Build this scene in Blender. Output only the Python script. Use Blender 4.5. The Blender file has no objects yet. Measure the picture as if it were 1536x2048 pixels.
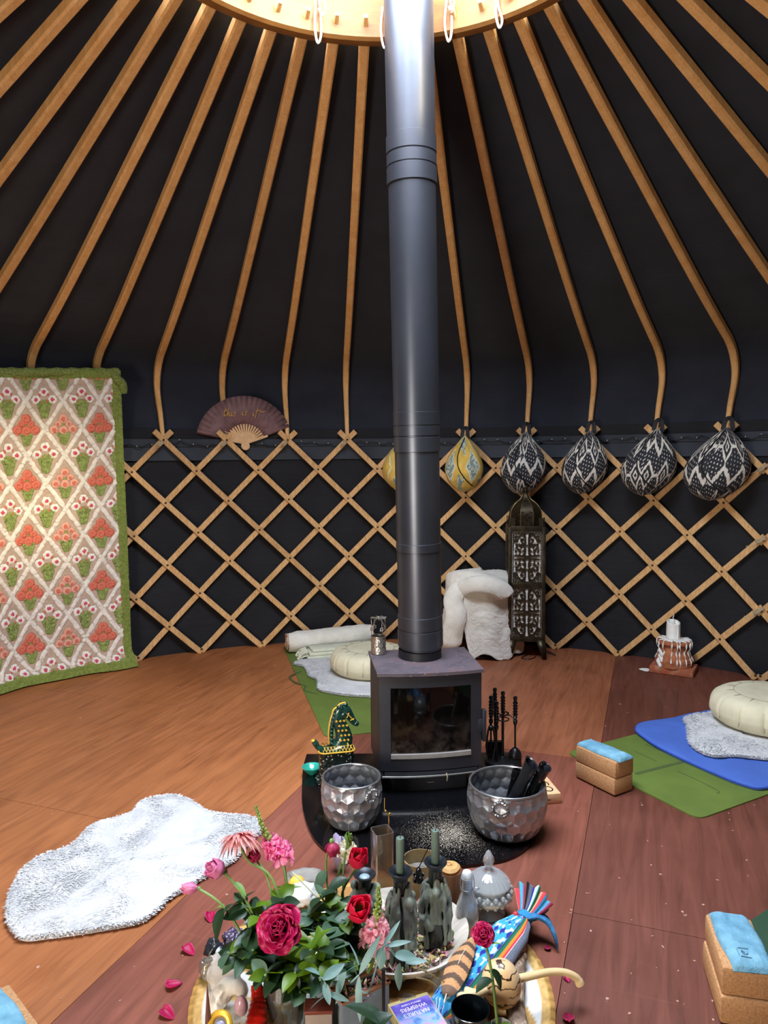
import bpy, math, random
import numpy as np
from mathutils import Vector, Matrix, noise as mnoise
R = math.radians; PI = math.pi; TAU = 2*math.pi
rnd = random.Random(7)
SC = bpy.context.scene
COL = SC.collection

# ------------------------------------------------------------------ camera
CAM_H, PITCH, ROLL, FPX = 1.45, 0.0763, -0.0086, 1458.66
_c, _s, _cr, _sr = math.cos(PITCH), math.sin(PITCH), math.cos(ROLL), math.sin(ROLL)
def ray(px, py):
    a, b = px-768.0, py-1024.0
    u, v = (a*_cr+b*_sr)/FPX, -(-a*_sr+b*_cr)/FPX
    return Vector((u, _c+v*_s, v*_c-_s))
def G(px, py, z=0.0):            # point of the photo on the level plane z
    d = ray(px, py); return d*((z-CAM_H)/d.z)+Vector((0, 0, CAM_H))
def D(px, py, y):                # point of the photo at depth y
    d = ray(px, py); return d*(y/d.y)+Vector((0, 0, CAM_H))

# ------------------------------------------------------------------ materials
def lin(c):
    if isinstance(c, str):
        c = tuple(int(c[i:i+2], 16)/255 for i in (0, 2, 4))
    return tuple((x/12.92 if x <= .04045 else ((x+.055)/1.055)**2.4) for x in c)+(1.0,)
class NT:
    def __init__(s, name):
        s.m = bpy.data.materials.new(name); s.m.use_nodes = True
        s.t = s.m.node_tree; s.t.nodes.clear()
        s.out = s.n('ShaderNodeOutputMaterial')
    def n(s, typ, **kw):
        nd = s.t.nodes.new(typ)
        for k, v in kw.items():
            if k.startswith('i_'):
                nd.inputs[k[2:].replace('_', ' ')].default_value = v
            else: setattr(nd, k, v)
        return nd
    def l(s, a, b): s.t.links.new(a, b)
    def bsdf(s, col=(0.5, 0.5, 0.5, 1), rough=.6, metal=0, spec=.5, **kw):
        b = s.n('ShaderNodeBsdfPrincipled')
        if col is not None and not hasattr(col, 'is_output'): b.inputs['Base Color'].default_value = col
        elif col is not None: s.l(col, b.inputs['Base Color'])
        b.inputs['Roughness'].default_value = rough
        b.inputs['Metallic'].default_value = metal
        b.inputs['Specular IOR Level'].default_value = spec
        for k, v in kw.items(): b.inputs[k].default_value = v
        s.l(b.outputs[0], s.out.inputs[0]); s.b = b
        return b
    def coord(s, which='Object', scale=(1, 1, 1), rot=(0, 0, 0), loc=(0, 0, 0)):
        tc = s.n('ShaderNodeTexCoord'); mp = s.n('ShaderNodeMapping')
        mp.inputs['Scale'].default_value = scale; mp.inputs['Rotation'].default_value = rot; mp.inputs['Location'].default_value = loc
        s.l(tc.outputs[which], mp.inputs[0]); return mp.outputs[0]
    def noise(s, vec, scale=5, detail=4, rough=.55, dist=0):
        t = s.n('ShaderNodeTexNoise'); s.l(vec, t.inputs['Vector'])
        t.inputs['Scale'].default_value = scale; t.inputs['Detail'].default_value = detail
        t.inputs['Roughness'].default_value = rough; t.inputs['Distortion'].default_value = dist
        return t.outputs[0]
    def ramp(s, fac, stops):
        r = s.n('ShaderNodeValToRGB'); s.l(fac, r.inputs[0])
        e = r.color_ramp.elements
        e[0].position, e[0].color = stops[0]; e[1].position, e[1].color = stops[-1]
        for p, c in stops[1:-1]:
            q = e.new(p); q.color = c
        return r.outputs[0]
    def mix(s, fac, a, b, mode='MIX'):
        m = s.n('ShaderNodeMix', data_type='RGBA', blend_type=mode)
        for sock, v in ((m.inputs[0], fac), (m.inputs[6], a), (m.inputs[7], b)):
            if hasattr(v, 'is_output'): s.l(v, sock)
            else: sock.default_value = v
        return m.outputs[2]
    def bump(s, h, strength=.3, dist=.01):
        b = s.n('ShaderNodeBump'); b.inputs['Strength'].default_value = strength; b.inputs['Distance'].default_value = dist
        s.l(h, b.inputs['Height']); s.l(b.outputs[0], s.b.inputs['Normal'])
def plain(name, col, rough=.6, metal=0, spec=.4, var=.12, scale=30, bump=0.0, bscale=None, **kw):
    t = NT(name); v = t.coord()
    c = lin(col)
    nz = t.noise(v, scale, 4)
    dk = tuple(x*(1-var) for x in c[:3])+(1,); lt = tuple(min(1, x*(1+var)) for x in c[:3])+(1,)
    t.bsdf(t.ramp(nz, [(.3, dk), (.7, lt)]), rough, metal, spec, **kw)
    if bump: t.bump(t.noise(v, bscale or scale*3, 3), bump, .004)
    return t.m
def attr_mat(name, rough=.9, bump=0.0, bscale=300, spec=.2, **kw):
    t = NT(name); a = t.n('ShaderNodeAttribute', attribute_name='Col')
    t.bsdf(a.outputs['Color'], rough, 0, spec, **kw)
    if bump: t.bump(t.noise(t.coord(), bscale, 3), bump, .003)
    return t.m
def wood(name, a, b, axis='Z', scale=1.0, rough=.5, ring=14, spec=.35, grain=.25):
    t = NT(name)
    sc = {'X': (1.2, 9, 9), 'Y': (9, 1.2, 9), 'Z': (9, 9, 1.2)}[axis]
    oi = t.n('ShaderNodeObjectInfo')
    v = t.coord(scale=tuple(x*scale for x in sc))
    add = t.n('ShaderNodeVectorMath', operation='ADD'); t.l(v, add.inputs[0])
    mul = t.n('ShaderNodeVectorMath', operation='SCALE'); mul.inputs[0].default_value = (37, 19, 53); t.l(oi.outputs['Random'], mul.inputs['Scale'])
    t.l(mul.outputs[0], add.inputs[1]); vv = add.outputs[0]
    n1 = t.noise(vv, 2.2, 6, .6, .8)
    n2 = t.noise(vv, ring, 3, .5)
    c = t.ramp(n1, [(.3, lin(a)), (.7, lin(b))])
    g = t.ramp(n2, [(.35, (1-grain, 1-grain*1.1, 1-grain*1.25, 1)), (.62, (1, 1, 1, 1))])
    c2 = t.mix(1.0, c, g, 'MULTIPLY')
    rv = t.ramp(oi.outputs['Random'], [(0, (.90, .87, .83, 1)), (1, (1.10, 1.08, 1.04, 1))])
    t.bsdf(t.mix(1.0, c2, rv, 'MULTIPLY'), rough, 0, spec)
    t.bump(n2, .12, .003)
    return t.m
def glass(name, tint='FFFFFF', rough=.02, ior=1.45, trans=.72, body=.05):
    # thin clear glass: mostly passes light straight, with a fresnel sheen; body mixes in white for glints
    t = NT(name)
    tr = t.n('ShaderNodeBsdfTransparent'); tr.inputs[0].default_value = lin(tint)
    gl = t.n('ShaderNodeBsdfGlossy'); gl.inputs['Roughness'].default_value = rough
    rf = t.n('ShaderNodeBsdfGlass'); rf.inputs['Color'].default_value = lin(tint); rf.inputs['Roughness'].default_value = rough; rf.inputs['IOR'].default_value = ior
    lw = t.n('ShaderNodeLayerWeight'); lw.inputs[0].default_value = .35
    m1 = t.n('ShaderNodeMixShader'); m2 = t.n('ShaderNodeMixShader')
    m1.inputs[0].default_value = trans
    t.l(rf.outputs[0], m1.inputs[1]); t.l(tr.outputs[0], m1.inputs[2])
    t.l(lw.outputs['Facing'], m2.inputs[0]); t.l(m1.outputs[0], m2.inputs[1]); t.l(gl.outputs[0], m2.inputs[2])
    df = t.n('ShaderNodeBsdfDiffuse'); df.inputs[0].default_value = lin('F2F5F5'); m3 = t.n('ShaderNodeMixShader'); m3.inputs[0].default_value = body
    t.l(m2.outputs[0], m3.inputs[1]); t.l(df.outputs[0], m3.inputs[2])
    t.l(m3.outputs[0], t.out.inputs[0]); return t.m
def leafmat(name, a, b, rough=.45, tr=.35):
    t = NT(name); v = t.coord(); oi = t.n('ShaderNodeObjectInfo')
    n1 = t.noise(v, 9, 3); c = t.ramp(n1, [(.3, lin(a)), (.7, lin(b))])
    b_ = t.bsdf(c, rough, 0, .5)
    tl = t.n('ShaderNodeBsdfTranslucent'); hs = t.n('ShaderNodeHueSaturation')
    hs.inputs['Hue'].default_value = .47; hs.inputs['Saturation'].default_value = 1.3; hs.inputs['Value'].default_value = 1.6
    t.l(c, hs.inputs['Color']); t.l(hs.outputs[0], tl.inputs[0])
    mx = t.n('ShaderNodeMixShader'); mx.inputs[0].default_value = tr
    t.l(b_.outputs[0], mx.inputs[1]); t.l(tl.outputs[0], mx.inputs[2]); t.l(mx.outputs[0], t.out.inputs[0])
    t.bump(t.noise(v, 60, 2), .2, .003)
    return t.m

# ------------------------------------------------------------------ mesh builder
def rotz(a): return Matrix.Rotation(a, 4, 'Z')
def T(x, y=0, z=0):
    return Matrix.Translation(Vector(x) if not isinstance(x, (int, float)) else Vector((x, y, z)))
def align(d, up=Vector((0, 0, 1))):     # matrix whose local Z looks along d
    z = Vector(d).normalized(); x = up.cross(z)
    if x.length < 1e-5: x = Vector((1, 0, 0)).cross(z)
    if x.length < 1e-5: x = Vector((0, 1, 0))
    x.normalize(); y = z.cross(x)
    return Matrix((x, y, z)).transposed().to_4x4()
class MB:
    def __init__(s): s.v = []; s.f = []; s.m = []; s.c = None
    def add(s, V, F, mi=0, M=None):
        o = len(s.v)
        if M is not None: V = [M @ Vector(p) for p in V]
        s.v.extend([tuple(p) for p in V]); s.f.extend([tuple(i+o for i in f) for f in F]); s.m.extend([mi]*len(F)); return s
    def box(s, c, d, mi=0, M=None, ch=0.0):
        x, y, z = d[0]/2, d[1]/2, d[2]/2
        Mx = T(c) if M is None else M @ T(c)
        if ch <= 0:
            V = [(a*x, b*y, e*z) for a in (-1, 1) for b in (-1, 1) for e in (-1, 1)]
            F = [(0, 1, 3, 2), (4, 6, 7, 5), (0, 4, 5, 1), (2, 3, 7, 6), (0, 2, 6, 4), (1, 5, 7, 3)]
            return s.add(V, F, mi, Mx)
        import bmesh
        bm = bmesh.new(); bmesh.ops.create_cube(bm, size=1)
        bmesh.ops.scale(bm, vec=d, verts=bm.verts)
        bmesh.ops.bevel(bm, geom=bm.edges[:], offset=min(ch, min(d)*.48), segments=2, affect='EDGES', profile=.5)
        bm.verts.index_update()
        V = [v.co.copy() for v in bm.verts]; F = [[v.index for v in f.verts] for f in bm.faces]; bm.free()
        return s.add(V, F, mi, Mx)
    def lathe(s, prof, seg=32, mi=0, M=None, sx=1, sy=1, cap=True, twist=None):
        V = []; F = []; n = len(prof)
        for (r, z) in prof:
            for j in range(seg):
                a = TAU*j/seg; k = r if twist is None else twist(r, z, a)
                V.append((k*math.cos(a)*sx, k*math.sin(a)*sy, z))
        for i in range(n-1):
            for j in range(seg):
                j2 = (j+1) % seg
                F.append((i*seg+j, i*seg+j2, (i+1)*seg+j2, (i+1)*seg+j))
        if cap:
            if prof[0][0] > 1e-6: F.append(tuple(reversed(range(seg))))
            if prof[-1][0] > 1e-6 and cap != 'foot': F.append(tuple((n-1)*seg+j for j in range(seg)))
        return s.add(V, F, mi, M)
    def cyl(s, r, z0, z1, seg=24, mi=0, M=None, r2=None): return s.lathe([(r, z0), (r if r2 is None else r2, z1)], seg, mi, M)
    def ball(s, c, r, seg=16, rings=10, mi=0, M=None):
        if isinstance(r, (int, float)): r = (r, r, r)
        V = []; F = []
        for i in range(rings+1):
            t = PI*i/rings
            for j in range(seg):
                a = TAU*j/seg
                V.append((c[0]+r[0]*math.sin(t)*math.cos(a), c[1]+r[1]*math.sin(t)*math.sin(a), c[2]+r[2]*math.cos(t)))
        for i in range(rings):
            for j in range(seg):
                j2 = (j+1) % seg; F.append((i*seg+j, (i+1)*seg+j, (i+1)*seg+j2, i*seg+j2))
        return s.add(V, F, mi, M)
    def frames(s, P, up=None):
        n = len(P); Tn = []
        for i in range(n):
            t = (P[min(i+1, n-1)]-P[max(i-1, 0)])
            Tn.append(t.normalized() if t.length > 1e-9 else Vector((0, 0, 1)))
        out = []; x = None
        for t in Tn:
            if up is not None: x = Vector(up).cross(t)
            elif x is None: x = Vector((0, 0, 1)).cross(t)
            else: x = x-t*x.dot(t)
            if x.length < 1e-5: x = Vector((1, 0, 0))-t*t.x
            if x.length < 1e-5: x = Vector((0, 1, 0))
            x.normalize(); out.append((x, t.cross(x)))
        return out
    def tube(s, pts, r, seg=8, mi=0, M=None, flat=1.0, up=None, closed=False, cap=True, rfn=None):
        P = [Vector(p) for p in pts]; n = len(P)
        rr = r if isinstance(r, (list, tuple)) else [r]*n
        if closed:
            P2 = [P[-1]]+P+[P[0]]; fr = s.frames(P2, up)[1:-1]
            # carry frames round smoothly
        else: fr = s.frames(P, up)
        V = []; F = []
        for i in range(n):
            x, y = fr[i]
            for j in range(seg):
                a = TAU*j/seg; k = rr[i]*(1 if rfn is None else rfn(i, a))
                V.append(P[i]+x*(k*math.cos(a))+y*(k*flat*math.sin(a)))
        for i in range(n-1 if not closed else n):
            i2 = (i+1) % n
            for j in range(seg):
                j2 = (j+1) % seg; F.append((i*seg+j, i*seg+j2, i2*seg+j2, i2*seg+j))
        if cap and not closed:
            F.append(tuple(reversed(range(seg)))); F.append(tuple((n-1)*seg+j for j in range(seg)))
        return s.add(V, F, mi, M)
    def bar(s, pts, w, h, up, mi=0, M=None, taper=None):   # rectangular section swept along pts; w across, h along up
        P = [Vector(p) for p in pts]; V = []; F = []; n = len(P)
        ups = up if isinstance(up, list) else [up]*n
        for i in range(n):
            t = (P[min(i+1, n-1)]-P[max(i-1, 0)]).normalized()
            x = Vector(ups[i]).cross(t).normalized(); y = t.cross(x)
            k = 1 if taper is None else taper[i]; c = .18
            a, b = w/2*k, h/2*k; e = min(a, b)*c*2
            for (p, q) in ((a, b-e), (a-e, b), (-a+e, b), (-a, b-e), (-a, -b+e), (-a+e, -b), (a-e, -b), (a, -b+e)):
                V.append(P[i]+x*p+y*q)
        for i in range(n-1):
            for j in range(8):
                j2 = (j+1) % 8; F.append((i*8+j, i*8+j2, (i+1)*8+j2, (i+1)*8+j))
        F.append(tuple(reversed(range(8)))); F.append(tuple((n-1)*8+j for j in range(8)))
        return s.add(V, F, mi, M)
    def prism(s, poly, z0, z1, mi=0, M=None):
        n = len(poly); V = [(x, y, z0) for x, y in poly]+[(x, y, z1) for x, y in poly]
        F = [tuple(reversed(range(n))), tuple(range(n, 2*n))]+[(i, (i+1) % n, (i+1) % n+n, i+n) for i in range(n)]
        return s.add(V, F, mi, M)
    def grid(s, fn, nu, nv, mi=0, M=None, cu=False):
        V = [fn(i/(nu if cu else nu-1), j/(nv-1)) for j in range(nv) for i in range(nu)]; F = []
        for j in range(nv-1):
            for i in range(nu if cu else nu-1):
                i2 = (i+1) % nu; F.append((j*nu+i, j*nu+i2, (j+1)*nu+i2, (j+1)*nu+i))
        return s.add(V, F, mi, M)
    def leaf(s, M, L, W, curl=.15, fold=.15, mi=0, n=7, shape=1.0):
        V = []; F = []
        for i in range(n+1):
            t = i/n; w = W/2*(math.sin(PI*min(1, t**shape))**.8 if 0 < t < 1 else 0.02)
            z = -curl*L*t*t*1.2+curl*L*t*.4
            for k in (-1, -.5, 0, .5, 1): V.append((w*k, t*L, z+abs(k)*w*fold*2))
        for i in range(n):
            for k in range(4):
                a = i*5+k; F.append((a, a+1, a+6, a+5))
        return s.add(V, F, mi, M)
def obj(name, mb, mats, parent=None, smooth=35, col=None, origin=None, loc=None, rz=0.0):
    """links ONE mesh; verts are world coordinates when origin/parent need it is left to the caller (local space of the parent)"""
    me = bpy.data.meshes.new(name)
    V = np.array(mb.v, dtype=np.float64).reshape(-1, 3)
    if origin is not None: V = V-np.array(origin)[None, :]
    me.from_pydata(V.tolist(), [], mb.f)
    if not isinstance(mats, (list, tuple)): mats = [mats]
    for m in mats: me.materials.append(m)
    if len(mats) > 1: me.polygons.foreach_set('material_index', mb.m)
    me.polygons.foreach_set('use_smooth', [smooth >= 0]*len(mb.f))
    if smooth > 0: me.set_sharp_from_angle(angle=R(smooth))
    if col is not None:
        ca = me.color_attributes.new('Col', 'FLOAT_COLOR', 'POINT')
        c4 = np.ones((len(V), 4), np.float32); c4[:, :3] = np.asarray(col)[:, :3]
        ca.data.foreach_set('color', c4.ravel())
    me.update()
    o = bpy.data.objects.new(name, me); COL.objects.link(o)
    if parent is not None: o.parent = parent
    if origin is not None: o.location = origin
    if loc is not None: o.location = loc
    if rz: o.rotation_euler = (0, 0, rz)
    return o
def tag(o, label, cat, group=None):
    o['label'] = label; o['category'] = cat
    if group: o['group'] = group
    return o
def struct(name, mb, mats, smooth=35, **k):
    o = obj(name, mb, mats, None, smooth, **k); o['kind'] = 'structure'; return o
def thing(name, label, cat, loc=(0, 0, 0), rz=0.0, group=None, rot=None):
    o = bpy.data.objects.new(name, None); COL.objects.link(o); o.empty_display_size = .05
    o.location = loc; o.rotation_euler = rot if rot else (0, 0, rz)
    return tag(o, label, cat, group)
def copy_tree(o, parent=None):
    c = o.copy(); COL.objects.link(c); c.parent = parent
    for ch in list(o.children): copy_tree(ch, c)
    return c
def one(name, mb, mats, label, cat, loc, group=None, rz=0.0, rot=None, smooth=35, col=None):
    """a thing that is a single mesh, vertices local to loc"""
    o = obj(name, mb, mats, None, smooth, col); o.location = loc
    o.rotation_euler = rot if rot else (0, 0, rz)
    return tag(o, label, cat, group)
def smooth01(x): x = min(1, max(0, x)); return x*x*(3-2*x)
def catmull(P, n=6):
    P = [Vector(p) for p in P]; out = []
    for i in range(len(P)-1):
        p0, p1, p2, p3 = P[max(i-1, 0)], P[i], P[i+1], P[min(i+2, len(P)-1)]
        for k in range(n):
            t = k/n
            out.append(.5*((2*p1)+(p2-p0)*t+(2*p0-5*p1+4*p2-p3)*t*t+(3*p1-p0-3*p2+p3)*t**3))
    out.append(P[-1]); return out
def fbm(x, y, z=0, s=1.0): return mnoise.fractal(Vector((x*s, y*s, z*s)), 1.0, 2.0, 3)
# ================================================================== the yurt
CX, CY = -0.0154, 2.4083
PH0, DL = -0.5028, 0.1406
RL = 3.2407                       # lattice radius
def cylp(phi, r, z): return Vector((CX+r*math.sin(phi), CY+r*math.cos(phi), z))
ZROW = lambda k: 1.5798-(k-1)*.2257

# ---- floor: plywood sheets laid in a brick bond
def floor_mat():
    t = NT('floor_ply'); a = t.n('ShaderNodeAttribute', attribute_name='Col')
    v = t.coord(scale=(1, 1, 1), rot=(0, 0, R(20)))
    st = t.n('ShaderNodeMapping'); t.l(v, st.inputs[0]); st.inputs['Scale'].default_value = (11, .9, 1)
    n1 = t.noise(st.outputs[0], 2.0, 8, .62, 1.4)
    n2 = t.noise(v, 1.3, 4, .6, .5)
    n3 = t.noise(v, 55, 3)
    g = t.ramp(n1, [(.28, (.66, .60, .56, 1)), (.5, (1, 1, 1, 1)), (.75, (1.32, 1.36, 1.4, 1))])
    c = t.mix(1.0, a.outputs['Color'], g, 'MULTIPLY')
    c = t.mix(1.0, c, t.ramp(n2, [(.3, (.82, .78, .76, 1)), (.7, (1.18, 1.2, 1.2, 1))]), 'MULTIPLY')
    # pale chips and scuffs
    vo = t.n('ShaderNodeTexVoronoi'); vo.inputs['Scale'].default_value = 6.5; vo.inputs['Randomness'].default_value = 1; t.l(v, vo.inputs['Vector'])
    chip = t.ramp(vo.outputs['Distance'], [(0.030, (1, 1, 1, 1)), (.042, (0, 0, 0, 1))])
    nz = t.ramp(n3, [(.45, (0, 0, 0, 1)), (.5, (1, 1, 1, 1))])
    cm = t.mix(1.0, chip, nz, 'MULTIPLY')
    c = t.mix(cm, c, lin('C9A690'))
    # long scratches
    sv = t.n('ShaderNodeMapping'); t.l(v, sv.inputs[0]); sv.inputs['Rotation'].default_value = (0, 0, R(-38)); sv.inputs['Scale'].default_value = (1.6, 120, 1)
    sc = t.ramp(t.noise(sv.outputs[0], 1.0, 2, .5, .3), [(.68, (0, 0, 0, 1)), (.76, (.10, .10, .10, 1))])
    c = t.mix(sc, c, lin('B98A70'))
    rg = t.ramp(n2, [(.3, (.46, .46, .46, 1)), (.7, (.60, .60, .60, 1))])
    b = t.bsdf(c, .45, 0, .38); t.l(rg, b.inputs['Roughness'])
    t.bump(n1, .08, .004)
    return t.m
def build_floor():
    ang = R(-20); ex = Vector((math.cos(ang), math.sin(ang), 0)); ey = Vector((-math.sin(ang), math.cos(ang), 0))
    P0 = Vector((.589, 2.212, 0)); mb = MB(); cols = []
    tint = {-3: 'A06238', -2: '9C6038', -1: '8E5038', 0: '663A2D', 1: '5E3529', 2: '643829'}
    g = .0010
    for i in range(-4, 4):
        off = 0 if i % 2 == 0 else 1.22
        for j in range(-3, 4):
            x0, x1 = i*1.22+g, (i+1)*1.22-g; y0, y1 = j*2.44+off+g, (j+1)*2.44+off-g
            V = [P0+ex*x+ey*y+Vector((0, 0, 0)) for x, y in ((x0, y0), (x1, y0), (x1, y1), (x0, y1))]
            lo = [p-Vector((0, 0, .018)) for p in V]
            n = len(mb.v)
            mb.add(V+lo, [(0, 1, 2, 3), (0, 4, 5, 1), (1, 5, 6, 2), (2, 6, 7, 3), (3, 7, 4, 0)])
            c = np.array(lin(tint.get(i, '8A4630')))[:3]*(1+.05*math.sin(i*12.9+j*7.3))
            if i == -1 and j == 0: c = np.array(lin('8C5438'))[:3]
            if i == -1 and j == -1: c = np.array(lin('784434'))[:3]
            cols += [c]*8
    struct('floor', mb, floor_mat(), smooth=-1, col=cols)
    b = MB(); b.cyl(RL+.3, -.08, -.02, 64, 0, T(CX, CY, 0))
    struct('floor_base', b, plain('joist_dark', '15100D', .9))
build_floor()

# pale flecks and wax crumbs lying about the boards
fb = MB(); fr_ = random.Random(77)
for k in range(100):
    px, py = (fr_.uniform(1090, 1536), fr_.uniform(1340, 2040)) if k % 3 else (fr_.uniform(0, 1000), fr_.uniform(1380, 2040))
    p = G(px, py); s = fr_.uniform(.0025, .0065)
    fb.lathe([(s, 0), (s*.9, .0012), (0, .0016)], 6, 0, T(p.x, p.y, .0003) @ rotz(fr_.uniform(0, 6)) @ Matrix.Diagonal((1, fr_.uniform(.35, .9), 1, 1)))
o = obj('floor_crumbs', fb, plain('crumb_pale', 'AE8B76', .8), None, smooth=0); o['kind'] = 'stuff'; o['label'] = 'pale crumbs and flecks scattered over the wooden floor'; o['category'] = 'crumbs'
# ---- black canvas lining: wall, ceiling, band at the eaves
def canvas(name, col, wr=0.35):
    t = NT(name); v = t.coord()
    n = t.noise(v, 3.5, 5, .6); c = lin(col)
    t.bsdf(t.ramp(n, [(.3, tuple(x*.8 for x in c[:3])+(1,)), (.7, tuple(x*1.25 for x in c[:3])+(1,))]), .85, 0, .25)
    t.b.inputs['Sheen Weight'].default_value = .15; t.b.inputs['Sheen Roughness'].default_value = .5
    st = t.n('ShaderNodeMapping'); t.l(v, st.inputs[0]); st.inputs['Scale'].default_value = (1.2, 1.2, 7)
    w = t.noise(st.outputs[0], 2.2, 4, .55, .6)
    t.bump(w, wr, .03)
    return t.m
LINING = canvas('canvas_black', '202125')
LINING2 = canvas('canvas_roof', '272B35', .2)
DOOR_A = R(208); DOOR_W = .135      # doorway behind the camera, half-angle
wall = MB()
def wall_pt(u, v):
    a = u*TAU; z = v*1.66
    rr = RL+.045+.012*fbm(a*4, z*1.4, 3)+.01*smooth01((.18-z)/.18)
    return cylp(a, rr, z)
n = 240
for i in range(n):
    a = (i+.5)/n*TAU
    if abs(a-DOOR_A) < DOOR_W: continue
    V = []; m = 14
    for j in range(m+1): V += [wall_pt(i/n, j/m), wall_pt((i+1)/n, j/m)]
    wall.add(V, [(2*j, 2*j+1, 2*j+3, 2*j+2) for j in range(m)])
import bmesh
def weld(o, d=1e-4):
    bm = bmesh.new(); bm.from_mesh(o.data); bmesh.ops.remove_doubles(bm, verts=bm.verts, dist=d); bm.to_mesh(o.data); bm.free()
w_o = struct('wall_back', wall, LINING, smooth=0); weld(w_o)
w_o['label'] = 'black canvas lining of the round yurt wall'
PROF = [(3.25, 1.58), (3.30, 1.75), (3.37, 1.90), (3.385, 2.0), (3.34, 2.10), (3.24, 2.18), (3.10, 2.245), (2.62, 2.468), (1.54, 3.005), (1.0, 3.275)]
roof = MB(); NR = 176
RP = [(RL+.05, 1.50), (RL+.055, 1.58)]+[(r+.05, z+.03) for r, z in PROF[1:-1]]+[(1.02, 3.36)]
RPc = [(p.x, p.y) for p in catmull([Vector((a, b, 0)) for a, b in RP], 5)]
def roof_pt(u, v):
    k = v*(len(RPc)-1); i = min(int(k), len(RPc)-2); f = k-i
    r = RPc[i][0]*(1-f)+RPc[i+1][0]*f; z = RPc[i][1]*(1-f)+RPc[i+1][1]*f
    a = u*TAU; ph = (a-PH0)/DL*TAU
    sag = .012*(math.cos(ph)-1)*.5*(1 if z > 2.2 else .5)
    wr = .010*fbm(a*5, z*9, 9)*smooth01((2.35-z)/.4)
    return cylp(a, r+wr-sag*.0, z+sag*.6)
roof.grid(roof_pt, NR*2, 60, cu=True)
c_o = struct('ceiling', roof, LINING2, smooth=0); c_o['label'] = 'black canvas roof lining rising to the crown'
band = MB()
bm_ = canvas('canvas_band', '3A3F47', .1)
band.grid(lambda u, v: cylp(u*TAU, RL+.028+.004*math.sin(v*PI)+.003*fbm(u*60, v*3, 2), 1.432+v*.155), 220, 7, cu=True)
struct('trim_1', band, bm_, smooth=0)
hem = MB()
hem.tube([cylp(i/160*TAU, RL+.026, 1.537) for i in range(160)], .006, 6, closed=True)
struct('trim_2', hem, bm_)

# ---- crown (roof ring) with its struts, pegs and cords
PINE = wood('crown_pine', '8A5C2C', 'A27238', 'X', .8, .5, 10, .35, .14)
OAK = wood('pole_oak', 'DDA765', 'F0C488', 'Z', .9, .5, 14, .35, .13)
LATH = wood('lath_oak', 'D8A86E', 'EAC490', 'Z', 1.6, .55, 16, .3, .30)
LATH_END = plain('lath_end', 'DDB27C', .7)
RX, RY, RHO, RZ = .0098, 2.4082, .9716, 3.262
cr = thing('crown_ring', 'round pale pine crown ring at the top of the roof, poles plugged into it', 'roof ring', (RX, RY, RZ))
mb = MB(); NS = 96
sec = [(RHO, 0), (RHO-.012, -.008), (RHO-.052, -.008), (RHO-.064, .004), (RHO-.064, .175), (RHO-.055, .187), (RHO-.01, .187), (RHO, .176)]
V = []; F = []
for i in range(NS):
    a = TAU*i/NS
    for r, z in sec: V.append((r*math.sin(a), r*math.cos(a), z))
for i in range(NS):
    for j in range(8): F.append((i*8+j, i*8+(j+1) % 8, ((i+1) % NS)*8+(j+1) % 8, ((i+1) % NS)*8+j))
mb.add(V, F); obj('ring', mb, PINE, cr)
for k in range(2):                # crossed bent struts over the opening
    for s in (-1, 1):
        b = MB(); pts = []
        for i in range(21):
            t = -1+2*i/20; x = t*(RHO-.04); z = .17+.34*(1-t*t)
            pts.append((x, s*.07, z) if k == 0 else (s*.07, x, z+.03))
        b.bar([Matrix.Rotation(R(24), 4, 'Z') @ Vector(p) for p in pts], .05, .03, Vector((0, 0, 1)))
        obj('strut', b, PINE, cr)
CORD = plain('white_cord', 'E6E4DC', .8)
def cord(px, py, side, label):
    p = D(px, py, RY+RHO-.08)
    a = math.atan2(p.x-RX, p.y-RY); q = lambda r, z, da=0: Vector((RX+r*math.sin(a+da), RY+r*math.cos(a+da), z))
    b = MB()
    b.tube(catmull([q(RHO-.072, RZ+.16), q(RHO-.075, RZ+.06, .012*side), q(RHO-.075, RZ-.02, .01), q(RHO-.072, RZ-.045, -.006), q(RHO-.08, RZ+.02, -.02), q(RHO-.076, RZ+.12, -.012)], 6), .005, 6)
    b.tube(catmull([q(RHO-.08, RZ+.14, .01), q(RHO-.095, RZ+.10, .03), q(RHO-.09, RZ+.06, .018), q(RHO-.08, RZ+.09, .0)], 5), .0045, 6)
    o = obj('tie_cord', b, CORD, None, origin=q(RHO-.072, RZ)); tag(o, label, 'cord', 'cords tied round the crown ring')
cord(633, 45, 1, 'white cord looped over the crown ring, left of the stove flue')
cord(770, 45, 1, 'white cord on the crown ring, touching the left edge of the flue')
cord(903, 40, 1, 'white knotted cord on the crown ring just right of the flue')
cord(1032, 20, -1, 'white cord pair hanging off the right curve of the crown ring')

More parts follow.
